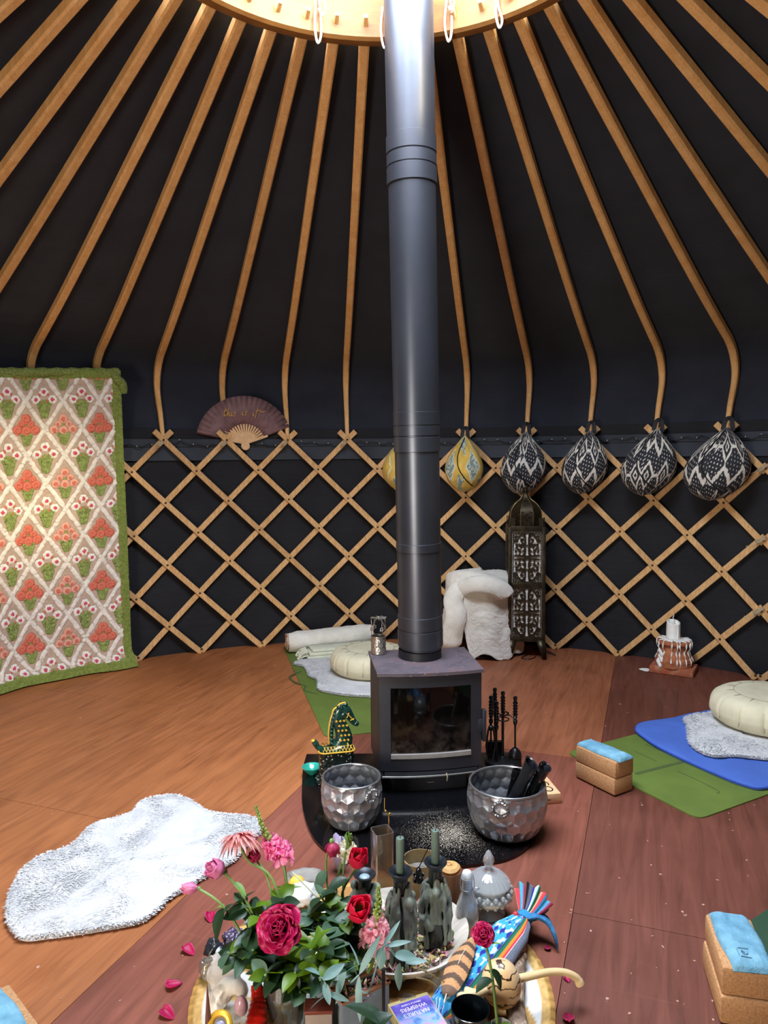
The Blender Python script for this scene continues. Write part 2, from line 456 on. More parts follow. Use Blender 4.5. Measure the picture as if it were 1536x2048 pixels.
# ---- roof poles: each a steam-bent pole from the lattice head to the crown
def cyl_az(px, py, r):
    d = ray(px, py); ox, oy = -CX, -CY
    a = d.x**2+d.y**2; b = 2*(d.x*ox+d.y*oy); c = ox*ox+oy*oy-r*r
    t = (-b+math.sqrt(b*b-4*a*c))/(2*a); return math.atan2(d.x*t+ox, d.y*t+oy)
POLE_N = {}
def pole(k, da=0.0):
    ph = PH0+DL*k
    pr = [Vector((r, z, 0)) for r, z in PROF]
    c = catmull(pr, 6); pts = []
    base = Vector((CX+PROF[0][0]*math.sin(ph+da), CY+PROF[0][0]*math.cos(ph+da), 0))
    top = Vector((RX+1.0*math.sin(ph), RY+1.0*math.cos(ph), 0))
    r0, r1 = PROF[0][0], PROF[-1][0]
    for p in c:
        t = (r0-p.x)/(r0-r1); pts.append(base*(1-t)+top*t+Vector((0, 0, p.y)))
    out = (pts[-1]-pts[-2]).normalized()
    pts += [pts[-1]+out*.03, pts[-1]+out*.06, pts[-1]+out*.10, pts[-1]+out*.135]
    n = len(pts); tp = [min(1, .62+.38*min(1, i/22)) for i in range(n)]
    tp[-3] = .62; tp[-2] = .5; tp[-1] = .42
    mb = MB(); tang = Vector((math.cos(ph), -math.sin(ph), 0)); ups = []
    for i in range(n):
        t = (pts[min(i+1, n-1)]-pts[max(i-1, 0)]).normalized(); ups.append(tang.cross(t))
    mb.bar(pts, .046, .05, ups, taper=tp)
    o = obj('roof_pole', mb, OAK, None, origin=pts[0]); return o
ORD = ['first', 'second', 'third', 'fourth', 'fifth', 'sixth', 'seventh', 'eighth', 'ninth', 'tenth', 'eleventh', 'twelfth']
for k in range(-6, 16):
    da = 0.0
    if k < 0: da = [0, .015, .03, .04, .05, .055, .06][-k]
    o = pole(k, da)
    if k <= 3: lab = '%s bent wooden roof pole to the left of the stove flue' % ORD[3-k] if k > -6 else 'bent wooden roof pole crossing the top left corner'
    elif k == 4: lab = 'bent wooden roof pole hidden behind the stove flue'
    else: lab = '%s bent wooden roof pole to the right of the stove flue' % ORD[k-5]
    tag(o, lab, 'roof pole', 'roof poles of the yurt')

# ---- trellis wall: riveted laths that open as one piece
BOLT = plain('bolt_steel', '5A4A38', .4, .8)
def lath(parent, k0, dirn, zoff, rows=(0.72, 8.0), r=RL, extra=None):
    pts = []; a0 = rows[0]; steps = 22
    for i in range(steps+1):
        row = a0+(rows[1]-a0)*i/steps
        ph = PH0+DL*(k0+dirn*(row-1)*.5)
        pts.append(cylp(ph, r+zoff, max(.004, ZROW(row)-.0)))
    ups = [Vector((p.x-CX, p.y-CY, 0)).normalized() for p in pts]
    mb = MB(); mb.bar(pts, .040, .014, ups)
    if zoff < 0:
        for row in range(1, 9):
            if not rows[0] <= row <= rows[1]: continue
            ph = PH0+DL*(k0+dirn*(row-1)*.5); p = cylp(ph, r+zoff-.008, ZROW(row) if row < 8 else .03)
            nrm = Vector((CX-p.x, CY-p.y, 0)).normalized()
            mb.lathe([(.0, .0035), (.004, .0035), (.0075, .0012), (.0085, -.001)], 10, 1, T(p) @ align(nrm))
    o = obj('lath', mb, [LATH, BOLT], parent); return o
t1 = thing('trellis_wall', 'long expanding trellis of crossed pale oak laths around the back wall', 'trellis', (0, 0, 0), group='trellis sections of the yurt wall')
t2 = thing('trellis_wall', 'next section of crossed oak laths starting at the right edge, lashed to the long one', 'trellis', (0, 0, 0), group='trellis sections of the yurt wall')
for k in range(-10, 13):
    # "\" laths lie in front
    if k <= 9: lath(t1, k, +1, -.010, rows=(0.72, min(8.0, 1+2*(9.55-k))) if k > 6 else (0.72, 8.0))
    if k <= 9: lath(t1, k, -1, +.006)
for k in range(10, 17): lath(t1 if k < 13 and False else t1, k, -1, +.006, rows=(max(.72, 1+2*(k-9.55)), 8.0)) if 1+2*(k-9.55) < 8 else None
for k in range(3, 16):
    lath(t2, k+.06, +1, -.018, rows=(max(.72, 1+2*(9.47-k)), 8.0)) if 1+2*(9.47-k) < 7.8 else None
for k in range(10, 20): lath(t2, k+.06, -1, -.002, rows=(.72, min(8.0, 1+2*(k-9.5))))
TWINE = plain('twine', 'B9A98A', .9, bump=.4)
def lashing(p, nrm, label, s=1.0, seed=0):
    mb = MB(); rr = random.Random(seed)
    M = T(p) @ align(nrm)
    for q in range(4):
        a = R(40+rr.uniform(-8, 8)); off = (q-1.5)*.006
        pts = []
        for i in range(14):
            t = TAU*i/14; x = .027*math.cos(t)*s; z = .017*math.sin(t)
            pts.append((x*math.cos(a)-off*math.sin(a), x*math.sin(a)+off*math.cos(a), z+.004))
        mb.tube(pts, .0028, 5, 0, M, closed=True)
    mb.tube(catmull([(.0, -.01, .02), (-.02, -.02, .03), (-.035, -.045+rr.uniform(0, .03), .028), (-.06*s, -.04, .03)], 4), .0022, 5, 0, M)
    o = obj('lashing', mb, TWINE, None, origin=p); return tag(o, label, 'lashing', 'twine lashings on the trellis')
for k, nm in ((0, 'first trellis head right of the floral rug'), (1, 'trellis head under the left side of the fan'), (2, 'trellis head under the right side of the fan'), (3, 'trellis head just left of the stove flue')):
    p = cylp(PH0+DL*(k-.06), RL-.026, ZROW(1)-.03); lashing(p, Vector((CX-p.x, CY-p.y, 0)), 'twine lashing on the '+nm, seed=k)
for row, nm in ((2, 'upper'), (4, 'middle'), (6, 'lower')):
    p = cylp(PH0+DL*9.53, RL-.03, ZROW(row)); lashing(p, Vector((CX-p.x, CY-p.y, 0)), 'twine lashing at the %s trellis joint on the right edge' % nm, 1.3, row)

# ---- string of small lights pinned along the band
fl = thing('string_lights', 'dark wire of tiny clear fairy bulbs strung along the black band', 'string lights', cylp(0, RL-.03, 1.56))
mb = MB(); WIRE = plain('wire_black', '101214', .6); BULB = plain('bulb_clear', 'B8B29E', .2)
pts = [cylp(-.95+2.0*i/260, RL+.012+.006*math.sin(i*1.7), 1.545+.012*math.sin(i*.33)+.008*math.sin(i*1.31)+(.012 if i % 9 == 0 else 0)) for i in range(261)]
o0 = fl.location
mb.tube([p-o0 for p in pts], .0032, 5); obj('wire', mb, WIRE, fl)
bb = MB(); bb.lathe([(0, .011), (.003, .009), (.0038, .003), (.003, 0)], 8); b0 = None
for i in range(3, 258, 4):
    p = pts[i]-o0+Vector((0, -.006, .004))
    if b0 is None: b0 = obj('bulb', bb, BULB, fl); o = b0
    else: o = b0.copy(); COL.objects.link(o)
    o.location = p; o.rotation_euler = (rnd.uniform(-.7, .7), rnd.uniform(-.9, .9), 0)

# ---- unseen doorway behind the viewer (an added fill lamp shines in through it)
dj = MB()
for s in (-1, 1):
    dj.bar([cylp(DOOR_A+s*(DOOR_W+.005), RL+.02, 0), cylp(DOOR_A+s*(DOOR_W+.005), RL+.02, 1.62)], .06, .08, Vector((math.sin(DOOR_A), math.cos(DOOR_A), 0)))
dj.bar([cylp(DOOR_A-DOOR_W, RL+.02, 1.62), cylp(DOOR_A+DOOR_W, RL+.02, 1.62)], .08, .06, Vector((0, 0, 1)))
struct('door_1', dj, OAK)
# ================================================================== hearth, stove and flue
def rrect(x0, x1, y0, y1, r, n=6):
    P = []
    for cx, cy, a0 in ((x1-r, y1-r, 0), (x0+r, y1-r, 90), (x0+r, y0+r, 180), (x1-r, y0+r, 270)):
        for i in range(n+1):
            a = R(a0+90*i/n); P.append((cx+r*math.cos(a), cy+r*math.sin(a)))
    return P
t = NT('hearth_glass'); v = t.coord()
n1 = t.noise(v, 230, 5, .75); n2 = t.noise(v, 3.2, 3, .6)
ds = t.n('ShaderNodeVectorMath', operation='DISTANCE'); t.l(v, ds.inputs[0]); ds.inputs[1].default_value = (.12, -.32, .02)
fall = t.ramp(ds.outputs['Value'], [(.03, (1, 1, 1, 1)), (.30, (0, 0, 0, 1))])
thr = t.n('ShaderNodeMath', operation='MULTIPLY_ADD'); t.l(fall, thr.inputs[0]); thr.inputs[1].default_value = .20; thr.inputs[2].default_value = -.13
ad = t.n('ShaderNodeMath', operation='ADD'); t.l(n1, ad.inputs[0]); t.l(thr.outputs[0], ad.inputs[1])
ash = t.ramp(ad.outputs[0], [(.56, (0, 0, 0, 1)), (.63, (.85, .85, .85, 1))])
b = t.bsdf(t.mix(ash, lin('0B0B0E'), lin('C9BBA4')), .12, 0, .5)
t.l(t.ramp(ash, [(0, (.12, .12, .12, 1)), (1, (.9, .9, .9, 1))]), b.inputs['Roughness'])
HEARTH_M = t.m
hz = .012
hp = [(-.385, 3.44), (-.386, 3.30), (-.372, 3.12), (-.345, 2.90), (-.30, 2.72), (-.25, 2.61), (-.18, 2.53), (-.08, 2.475), (.05, 2.45), (.20, 2.455), (.33, 2.475), (.42, 2.50), (.49, 2.55), (.545, 2.62), (.585, 2.72), (.60, 2.88), (.60, 3.1), (.60, 3.44)]
hp = [(p.x, p.y) for p in catmull([(x, y, 0) for x, y in hp], 5)]
hb = MB(); hb.prism([(x-.12, y-3.0) for x, y in reversed(hp)][::-1] if False else [(x-.12, y-3.0) for x, y in hp], 0, hz)
one('hearth_plate', hb, HEARTH_M, 'black glass hearth plate dusted with ash under the stove', 'hearth', (.12, 3.0, .0005))
hz += .0005

STV = R(7.0)
SX, SY = .171, 3.215          # centre of the stove
def iron(name, col, rough=.55, b=.10):
    t = NT(name); v = t.coord(); c = lin(col)
    t.bsdf(t.ramp(t.noise(v, 8, 5), [(.3, tuple(x*.8 for x in c[:3])+(1,)), (.7, tuple(x*1.25 for x in c[:3])+(1,))]), rough, .0, .5)
    t.bump(t.noise(v, 260, 2), b, .002); return t.m
IRON = iron('stove_iron', '24252C', .5); IRON_TOP = iron('stove_top_iron', '5E5660', .6)
t = NT('stove_top'); v = t.coord()
n = t.noise(v, 9, 6, .65); n2 = t.noise(v, 60, 3)
c = t.ramp(n, [(.25, lin('3A3439')), (.5, lin('574E54')), (.72, lin('664C4B'))])
c = t.mix(t.ramp(n2, [(.66, (0, 0, 0, 1)), (.72, (.6, .6, .6, 1))]), c, lin('A8A0A0'))
t.bsdf(c, .55, .1, .5); IRON_TOP = t.m
t = NT('stove_glass'); v = t.coord()
n = t.noise(v, 16, 5, .7); n2 = t.noise(v, 55, 4, .7)
sp = t.n('ShaderNodeSeparateXYZ'); t.l(v, sp.inputs[0])
up = t.ramp(sp.outputs['Z'], [(.10, (1, 1, 1, 1)), (.34, (.0, .0, .0, 1))])
mk = t.mix(1.0, t.ramp(n, [(.38, (0, 0, 0, 1)), (.62, (1, 1, 1, 1))]), up, 'MULTIPLY')
mk = t.mix(1.0, mk, t.ramp(n2, [(.3, (.35, .35, .35, 1)), (.7, (1, 1, 1, 1))]), 'MULTIPLY')
b = t.bsdf(t.mix(mk, lin('0D0A09'), lin('5E5048')), .07, 0, .55)
t.l(t.ramp(mk, [(0, (.05, .05, .05, 1)), (1, (.5, .5, .5, 1))]), b.inputs['Roughness'])
tr = t.n('ShaderNodeBsdfTransparent'); tr.inputs[0].default_value = lin('7A6A5E'); ms = t.n('ShaderNodeMixShader')
fm = t.ramp(mk, [(0, (.35, .35, .35, 1)), (1, (.05, .05, .05, 1))]); t.l(fm, ms.inputs[0]); t.l(b.outputs[0], ms.inputs[1]); t.l(tr.outputs[0], ms.inputs[2]); t.l(ms.outputs[0], t.out.inputs[0])
STOVE_GLASS = t.m
stove = thing('wood_stove', 'black iron wood stove with curved glass door on the hearth', 'stove', (SX, SY, hz), STV)
W, Dp = .222, .175             # half width, half depth
def bow(x, d=.022): return -Dp-d*(1-(x/W)**2)
H0, H1 = .065, .512
# shell: back, sides, floor, ceiling (hollow firebox)
b = MB()
b.box((0, Dp-.01, (H0+H1)/2), (2*W, .02, H1-H0)); b.box((-W+.008, 0, (H0+H1)/2), (.016, 2*Dp, H1-H0)); b.box((W-.008, 0, (H0+H1)/2), (.016, 2*Dp, H1-H0))
b.box((0, 0, H0+.01), (2*W-.03, 2*Dp-.02, .02)); b.box((0, 0, H1-.01), (2*W-.03, 2*Dp-.02, .02))
obj('body', b, IRON, stove)
b = MB()  # plinth
xs = [-.16+.32*i/10 for i in range(11)]
b.prism([(x, bow(x)+.03) for x in xs]+[(.16, Dp-.03), (-.16, Dp-.03)], 0, H0); obj('plinth', b, IRON, stove)
b = MB()  # bowed top plate
xs = [-(W+.008)+2*(W+.008)*i/16 for i in range(17)]
b.prism([(x, bow(x)-.012) for x in xs]+[(W+.008, Dp+.008), (-(W+.008), Dp+.008)], H1, H1+.014); obj('top_plate', b, IRON_TOP, stove)
# door: bowed frame around the glass
door = None; b = MB()
d0, d1 = H0+.035, H1-.006; g0, g1, gx = d0+.066, d1-.046, W-.048
def bowbox(b, xa, xb, za, zb, off=0, th=.018, n=12, arc=None):
    V = []; F = []
    for i in range(n+1):
        x = xa+(xb-xa)*i/n; y = bow(x)+off
        zt = zb if arc is None else zb-arc*(x/W)**2
        zl = za if arc is None else za
        V += [(x, y, zl), (x, y, zt), (x, y+th, zt), (x, y+th, zl)]
    for i in range(n):
        a = 4*i; c = a+4
        for k in range(4): F.append((a+k, a+(k+1) % 4, c+(k+1) % 4, c+k))
    F.append((0, 1, 2, 3)); F.append((4*n+3, 4*n+2, 4*n+1, 4*n)); b.add(V, F)
bowbox(b, -W, -gx, d0, d1); bowbox(b, gx, W, d0, d1); bowbox(b, -gx, gx, d0, g0); bowbox(b, -gx, gx, g1, d1)
door = obj('door', b, IRON, stove)
b = MB(); bowbox(b, -gx-.004, gx+.004, g0-.004, g1+.004, .010, .004); obj('glass', b, STOVE_GLASS, door)
b = MB(); bowbox(b, -gx, gx, g0-.012, g0+.006, -.004, .016); obj('ash_lip', b, plain('ash_lip', '8B8580', .9, bump=.5), stove)
b = MB(); b.box((W+.012, bow(W)+.006, .275), (.018, .028, .14), ch=.005); b.box((W-.004, bow(W)+.004, .275), (.03, .014, .06), ch=.003); obj('handle', b, IRON, door)
b = MB(); bowbox(b, -W+.02, W-.02, H0+.012, H0+.03, -.002, .02); obj('ash_door', b, IRON, stove)
b = MB(); b.tube([(x, bow(x)-.012, H0+.014) for x in [-W+.01+(2*W-.02)*i/14 for i in range(15)]], .004, 8); obj('rail', b, plain('rail_steel', 'A9A79F', .35, .9), stove)
b = MB(); b.tube([(.06, bow(.06)-.017, H0+.026), (.063, bow(.06)-.022, H0+.014), (.062, bow(.06)-.02, H0-.008)], .0035, 6); obj('air_lever', b, plain('lever_steel', 'C8C4B8', .3, .9), stove)
b = MB(); b.box((-.0, bow(0)+.027, .036), (.03, .004, .005)); obj('badge', b, plain('badge_grey', '85837E', .4, .5), stove)
b = MB(); lw_ = rnd
for i in range(26): b.ball((lw_.uniform(-.15, .15), lw_.uniform(-.12, .1), H0+.026), (lw_.uniform(.02, .05), lw_.uniform(.02, .05), .012), 8, 5)
o = obj('ash_bed', b, plain('ash', '6A625C', .95, bump=.6), stove)
b = MB(); b.lathe([(.098, H1+.0135), (.098, H1+.05), (.09, H1+.055), (.09, H1+.012)], 40, 0, T(-.006, .055, 0), cap=False); obj('flue_collar', b, iron('collar', '101116', .5), stove)

# flue: vitreous black pipe, leaning slightly as it does in the tent
zb = hz+H1+.022
pb = Vector((.162, 3.268, zb)); ptop = D(817, 0, 3.150); dirv = (ptop-pb); ptop = pb+dirv*((4.05-zb)/dirv.z)
t = NT('flue_enamel'); v = t.coord()
b_ = t.bsdf(t.ramp(t.noise(v, 2.5, 4), [(.3, lin('4A4E56')), (.7, lin('585C64'))]), .36, .78, .6)
st = t.n('ShaderNodeMapping'); t.l(v, st.inputs[0]); st.inputs['Scale'].default_value = (30, 30, 1.5)
t.bump(t.noise(st.outputs[0], 2, 3), .04, .002)
FLUE = t.m
flue = thing('stove_flue', 'tall dark grey steel stove flue rising through the crown ring', 'flue', tuple(pb)); Q = (dirv.normalized()).to_track_quat('Z', 'X')
flue.rotation_mode = 'QUATERNION'; flue.rotation_quaternion = Q
def flz(y): # distance along the flue seen at image row y
    best = min((abs((lambda q: 1)(0)), 0),)
    lo, hi = 0.0, 3.6
    for _ in range(40):
        m = (lo+hi)/2; p = pb+dirv.normalized()*m; zz = p.z-CAM_H
        zc = p.y*_c-zz*_s; upv = zz*_c+p.y*_s; py = 1024-upv/zc*FPX
        if py > y: lo = m
        else: hi = m
    return lo
L = (ptop-pb).length
def seg(za, zb_, r, name='pipe'):
    b = MB(); b.lathe([(r-.004, za), (r, za+.002), (r, zb_-.002), (r-.004, zb_)], 64); return obj(name, b, FLUE, flue, smooth=40)
# plain lengths
cuts = [(1305, 1262, .099), (1262, 862, .0985), (862, 345, .1005), (345, -400, .1025)]
seg(0, flz(1288), .0905); seg(flz(1288), flz(1262), .0985)
seg(flz(1262), flz(1090), .0985); seg(flz(1090), flz(862), .0985); seg(flz(862), flz(345), .1005); seg(flz(345), L, .1022)
for ya, yb, r in ((1290, 1256, .1025), (1254, 1228, .1015), (1101, 1084, .1018), (904, 874, .1022), (872, 853, .1015), (851, 824, .1022), (372, 338, .1062), (336, 312, .1052), (310, 275, .1062)):
    seg(flz(ya), flz(yb), r, 'collar')

# ---- hammered pails
t = NT('pail_metal'); v = t.coord()
b_ = t.bsdf(t.ramp(t.noise(v, 12, 4), [(.3, lin('A9ACB2')), (.7, lin('C4C7CC'))]), .4, .8, .5)
t.l(t.ramp(t.noise(v, 25, 4), [(.3, (.30, .30, .30, 1)), (.7, (.42, .42, .42, 1))]), b_.inputs['Roughness'])
PAIL = t.m; PAIL_IN = plain('pail_inside', '8E9094', .5, .5, var=.2, scale=14); RINGM = plain('ring_metal', 'B4B6B6', .3, .9)
def pail(label, loc, prof, nh, nrow, zA, zB, depth, rz):
    t = thing('hammered_pail', label, 'bucket', loc, rz, 'hammered metal pails by the stove')
    def hexd(a, z):
        u = a/TAU*nh; w = (z-zA)/(zB-zA)*nrow
        best = 9
        for row in (math.floor(w), math.floor(w)+1, math.floor(w)-1):
            if row < 0 or row >= nrow: continue
            uu = u-(.5 if row % 2 else 0)
            du = uu-math.floor(uu)-.5; dv = (w-(row+.5))*.9
            du = abs(du); dv = abs(dv)/.9*.866
            best = min(best, max(du, du*.5+dv*.866))
        return best
    prof2 = [(p.x, p.y) for p in catmull([(r, z, 0) for r, z in prof], 18)]
    def shell(sign, off):
        b = MB(); ns = 260
        def tw(r, z, a):
            h = min(.5, hexd(a, z)); k = 1-(h/.5)**2
            return r-off-depth*k
        b.lathe(prof2, ns, 0, None, cap='foot', twist=tw)
        if sign < 0: b.f = [tuple(reversed(f)) for f in b.f]
        return b
    body = obj('body', shell(1, 0), PAIL, t, smooth=0)
    obj('lining', shell(-1, .004), PAIL_IN, t, smooth=0)
    rt, zt = prof[-1]; b = MB(); b.tube([(rt*math.cos(TAU*i/64), rt*math.sin(TAU*i/64), zt) for i in range(64)], .0045, 8, closed=True); obj('rim', b, RINGM, t)
    b = MB()
    b.lathe([(0, .0), (prof[0][0], 0)], 32)  # inside floor disc
    for s, a in ((0, -90), (1, 90)):
        A = R(a); b = MB(); R0 = rt*.125+.010; q = rt+.012; zc = zt-.010-R0
        M = rotz(A)
        n = 60
        b.tube([(q+.002+.004*math.sin(TAU*i/n), R0*math.cos(TAU*i/n), zc+R0*math.sin(TAU*i/n)) for i in range(n)], .0055, 10, 0, M, closed=True, rfn=lambda i, an: 1+.28*math.sin(an*1+i*TAU*.28))
        b.box((rt+.006, 0, zt-.006), (.018, .016, .018), 0, M, ch=.004)
        obj('ring_handle', b, RINGM, t)
    return t
pail('smaller hammered silver pail with ring handle, empty, left of the stove front', (-.137, 2.775, hz),
     [(.072, .0), (.090, .012), (.108, .045), (.119, .09), (.121, .13), (.117, .165), (.1125, .186)], 16, 4, .012, .178, .0065, R(40))
pail('larger hammered silver pail right of the stove front, holding black fire gloves', (.462, 2.705, hz),
     [(.095, .0), (.116, .012), (.137, .045), (.150, .095), (.153, .135), (.149, .17), (.142, .190)], 20, 4, .016, .180, .0065, R(-18))
# ---- black leather fire gloves and brush standing in the larger pail
BLK = plain('black_leather', '15161A', .32, 0, .5, bump=.25, bscale=120)
def glove(label, loc, d, roll, L=.26):
    M = T(loc) @ align(Vector(d)) @ rotz(roll); b = MB()
    sec = [(0, .030, .016), (.05, .036, .020), (.10, .038, .022), (.15, .034, .019), (.20, .042, .020), (L, .052, .024)]
    V = []; F = []; n = 20
    for z, a, c in sec:
        for j in range(n):
            an = TAU*j/n; k = 1+.06*math.sin(3*an+z*30)
            V.append((a*k*math.cos(an), c*k*math.sin(an), z))
    for i in range(len(sec)-1):
        for j in range(n): F.append((i*n+j, i*n+(j+1) % n, (i+1)*n+(j+1) % n, (i+1)*n+j))
    F.append(tuple(reversed(range(n))))
    for z, k in ((L-.004, .86), (L-.08, .7)):
        for j in range(n):
            an = TAU*j/n; V.append((.052*k*math.cos(an), .024*k*math.sin(an), z))
    for i in (len(sec)-1, len(sec)):
        for j in range(n): F.append((i*n+j, i*n+(j+1) % n, (i+1)*n+(j+1) % n, (i+1)*n+j))
    for j in range(4):   # fingers folded down in the pail
        b.tube([(-.027+.018*j, 0, .005), (-.028+.0185*j, .004, -.04+.006*abs(j-1.5)), (-.026+.017*j, .012, -.058+.006*abs(j-1.5))], [.011, .0105, .008], 10, 0, M)
    b.tube([(.03, 0, .055), (.052, .004, .03), (.058, .006, .0)], [.012, .011, .008], 10, 0, M)
    b.add(V, F, 0, M)
    o = obj('fire_glove', b, BLK, None, origin=loc); return tag(o, label, 'glove', 'fire gloves in the larger pail')
glove('flat-cuffed black fire glove leaning over the larger pail rim, on the left', (.462, 2.690, hz+.072), (.42, -.10, 1), .25, .225)
glove('black fire glove with open cuff leaning out on the right of the larger pail', (.515, 2.700, hz+.062), (.46, -.06, 1), -.2, .215)
def handle_prof(z0, L, r):
    P = [(0, z0), (r*.9, z0+.002)]
    for i in range(5):
        z = z0+L*(.1+.13*i); P += [(r*.72, z), (r*1.05, z+L*.065)]
    P += [(r*.6, z0+L*.80), (r*.9, z0+L*.88), (r*.8, z0+L*.97), (0, z0+L)]
    return P
GLOSS = plain('black_gloss', '0A0A0C', .16, 0, .6)
b = MB(); Mb = T(.500, 2.675, hz+.07) @ align(Vector((.42, -.02, 1)))
b.lathe([(0, -.05), (.02, -.05), (.02, 0), (.011, .02), (.008, .1)], 14, 0, Mb); b.lathe(handle_prof(.1, .13, .0095), 16, 0, Mb)
o = obj('hearth_brush', b, GLOSS, None, origin=(.500, 2.675, hz+.07)); tag(o, 'black beaded brush handle sticking out between the fire gloves', 'brush')
b = MB(); Mb = T(.475, 2.775, hz+.055) @ align(Vector((.28, .02, 1)))
b.lathe([(.016, 0), (.017, .12), (.021, .125), (.021, .155), (.014, .156), (.014, .11)], 18, 0, Mb)
o = obj('torch_tube', b, GLOSS, None, origin=(.475, 2.775, hz+.055)); tag(o, 'short black tube with open end at the back of the larger pail', 'tube')

# ---- companion set
CI = plain('wrought_black', '0C0C0F', .35, .2, .5)
tx, ty = .548, 3.33
stand = thing('fireside_stand', 'black fireside tool stand with scrolled hooks right of the stove', 'tool stand', (tx, ty, hz))
b = MB(); b.lathe([(0, 0), (.085, 0), (.085, .012), (.07, .02), (.02, .024), (.008, .03), (.0065, .05), (.0065, .215), (0, .215)], 32); obj('base', b, CI, stand)
b = MB()
for s in range(4):
    a = R(45+90*s+12); b.tube(catmull([(0, 0, .22), (.03*math.cos(a), .03*math.sin(a), .232), (.052*math.cos(a), .052*math.sin(a), .218), (.06*math.cos(a), .06*math.sin(a), .205), (.066*math.cos(a), .066*math.sin(a), .22)], 5), .0035, 8)
b.tube([(.028*math.cos(TAU*i/24), .028*math.sin(TAU*i/24), .206) for i in range(24)], .003, 6, closed=True)
obj('hook_ring', b, CI, stand)
b = MB(); b.lathe(handle_prof(.235, .105, .0115), 16); b.cyl(.006, .21, .24); obj('handle', b, GLOSS, stand)
def tool(kind, label, a, top):
    x, y = .06*math.cos(a), .06*math.sin(a)
    t = thing(kind, label, 'fire tool', (tx+x, ty+y, hz+top), group='tools on the fireside stand')
    b = MB(); b.lathe(handle_prof(-.105, .105, .0115), 16); obj('handle', b, GLOSS, t)
    b = MB(); b.lathe([(.004, -.105), (.010, -.115), (.0105, -.125), (.005, -.14), (.0045, -.16)], 14)
    b.cyl(.0045, -.30, -.15, 10); obj('shaft', b, CI, t)
    return t
tt = tool('hearth_brush', 'black fireside brush with domed head, hanging on the right of the stand', R(-28), .325)
b = MB(); b.lathe([(0, -.245), (.012, -.247), (.026, -.262), (.031, -.280), (.031, -.288), (.028, -.29)], 24); obj('head', b, CI, tt)
b = MB(); b.lathe([(.029, -.288), (.030, -.33), (.026, -.332)], 24); obj('bristles', b, plain('bristles', '141312', .9, bump=.8, bscale=200), tt)
tt = tool('fire_shovel', 'black fire shovel hanging at the back of the fireside stand', R(120), .34)
b = MB(); b.prism([(-.035, -.012), (.035, -.012), (.04, .012), (-.04, .012)], -.33, -.26); obj('blade', b, CI, tt)
tt = tool('fire_tongs', 'black fire tongs hanging nearest the stove on the fireside stand', R(195), .325)
b = MB(); b.tube([(-.012, 0, -.16), (-.022, 0, -.24), (-.006, 0, -.325)], .0045, 8); b.tube([(.012, 0, -.16), (.022, 0, -.24), (.006, 0, -.325)], .0045, 8); b.ball((0, 0, -.155), .014, 10, 8); obj('jaws', b, CI, tt)
tt = tool('fire_poker', 'black fire poker at the front left of the fireside stand', R(232), .308)
b = MB(); b.tube(catmull([(0, 0, -.27), (0, 0, -.30), (.012, 0, -.305), (.02, 0, -.29)], 4), .004, 8); obj('hook', b, CI, tt)

# ---- pale wooden game box behind the larger pail
bx = G(1122, 1612); ba = math.atan2(*(G(1095, 1558, .05)-G(1122, 1588, .05))[:2])
t = thing('wooden_box', 'pale wooden box with black lettering behind the larger pail', 'box', (.722-.10, 2.92+.085, .0005), R(8))
b = MB(); b.box((0, 0, .022), (.19, .16, .044), ch=.003); obj('body', b, wood('box_pine', 'D9A878', 'E8C29A', 'X', 1.5, .6, 12, .3, .12), t)
INK = plain('ink_black', '0A0A0A', .6, var=0)
def text(name, s, size, M, mat, parent, ext=.0006, font=None, sx=1):
    cu = bpy.data.curves.new(name, 'FONT'); cu.body = s; cu.size = size; cu.extrude = ext; cu.align_x = 'CENTER'; cu.align_y = 'CENTER'
    o = bpy.data.objects.new(name, cu); COL.objects.link(o)
    dg = bpy.context.evaluated_depsgraph_get(); me = bpy.data.meshes.new_from_object(o.evaluated_get(dg)); bpy.data.objects.remove(o)
    me.transform(M @ Matrix.Diagonal((sx, 1, 1, 1))); me.materials.clear(); me.materials.append(mat)
    o = bpy.data.objects.new(name, me); COL.objects.link(o); o.parent = parent; return o
text('lettering', 'GO', .055, T(.055, -.01, .0443) @ rotz(R(-90)), INK, t, sx=1.2)
text('small_lettering', 'classic edition', .011, T(.02, -.0803, .02) @ Matrix.Rotation(PI/2, 4, 'X'), INK, t)

# ---- tin candle carousel on the stove top
TIN = plain('tin_silver', 'B9B4A8', .3, .9, bump=.5, bscale=90)
zt = hz+H1+.0145; p = G(757, 1309, zt)
t = thing('candle_carousel', 'silver tin candle holder with spinning top on the stove top', 'candle holder', (p.x, p.y+.018, zt))
b = MB(); b.lathe([(.030, 0), (.0335, .002), (.0335, .078), (.035, .080), (.035, .084), (.031, .084), (.031, .006), (0, .006)], 40)
for k in range(8):
    for z in (.022, .042, .062):
        a = TAU*(k+.5*(z == .042))/8; M = T(.0337*math.cos(a), .0337*math.sin(a), z) @ align((math.cos(a), math.sin(a), 0))
        for q in range(6): b.ball((.006*math.cos(q*TAU/6), .006*math.sin(q*TAU/6), 0), (.003, .003, .0012), 6, 4, 0, M)
obj('cup', b, TIN, t)
b = MB(); b.tube(catmull([(-.03, 0, .08), (-.03, 0, .12), (-.018, 0, .15), (0, 0, .168)], 5), .0018, 6); b.tube(catmull([(.03, 0, .08), (.03, 0, .12), (.018, 0, .15), (0, 0, .168)], 5), .0018, 6); obj('wire_arm', b, TIN, t)
b = MB()
for k in range(8):
    a = TAU*k/8+.2; M = T(0, 0, .168) @ rotz(a) @ Matrix.Rotation(R(24), 4, 'X'); b.box((.021, 0, 0), (.034, .011, .0008), 0, M)
b.ball((0, 0, .171), .0045, 10, 8); obj('pinwheel', b, TIN, t)
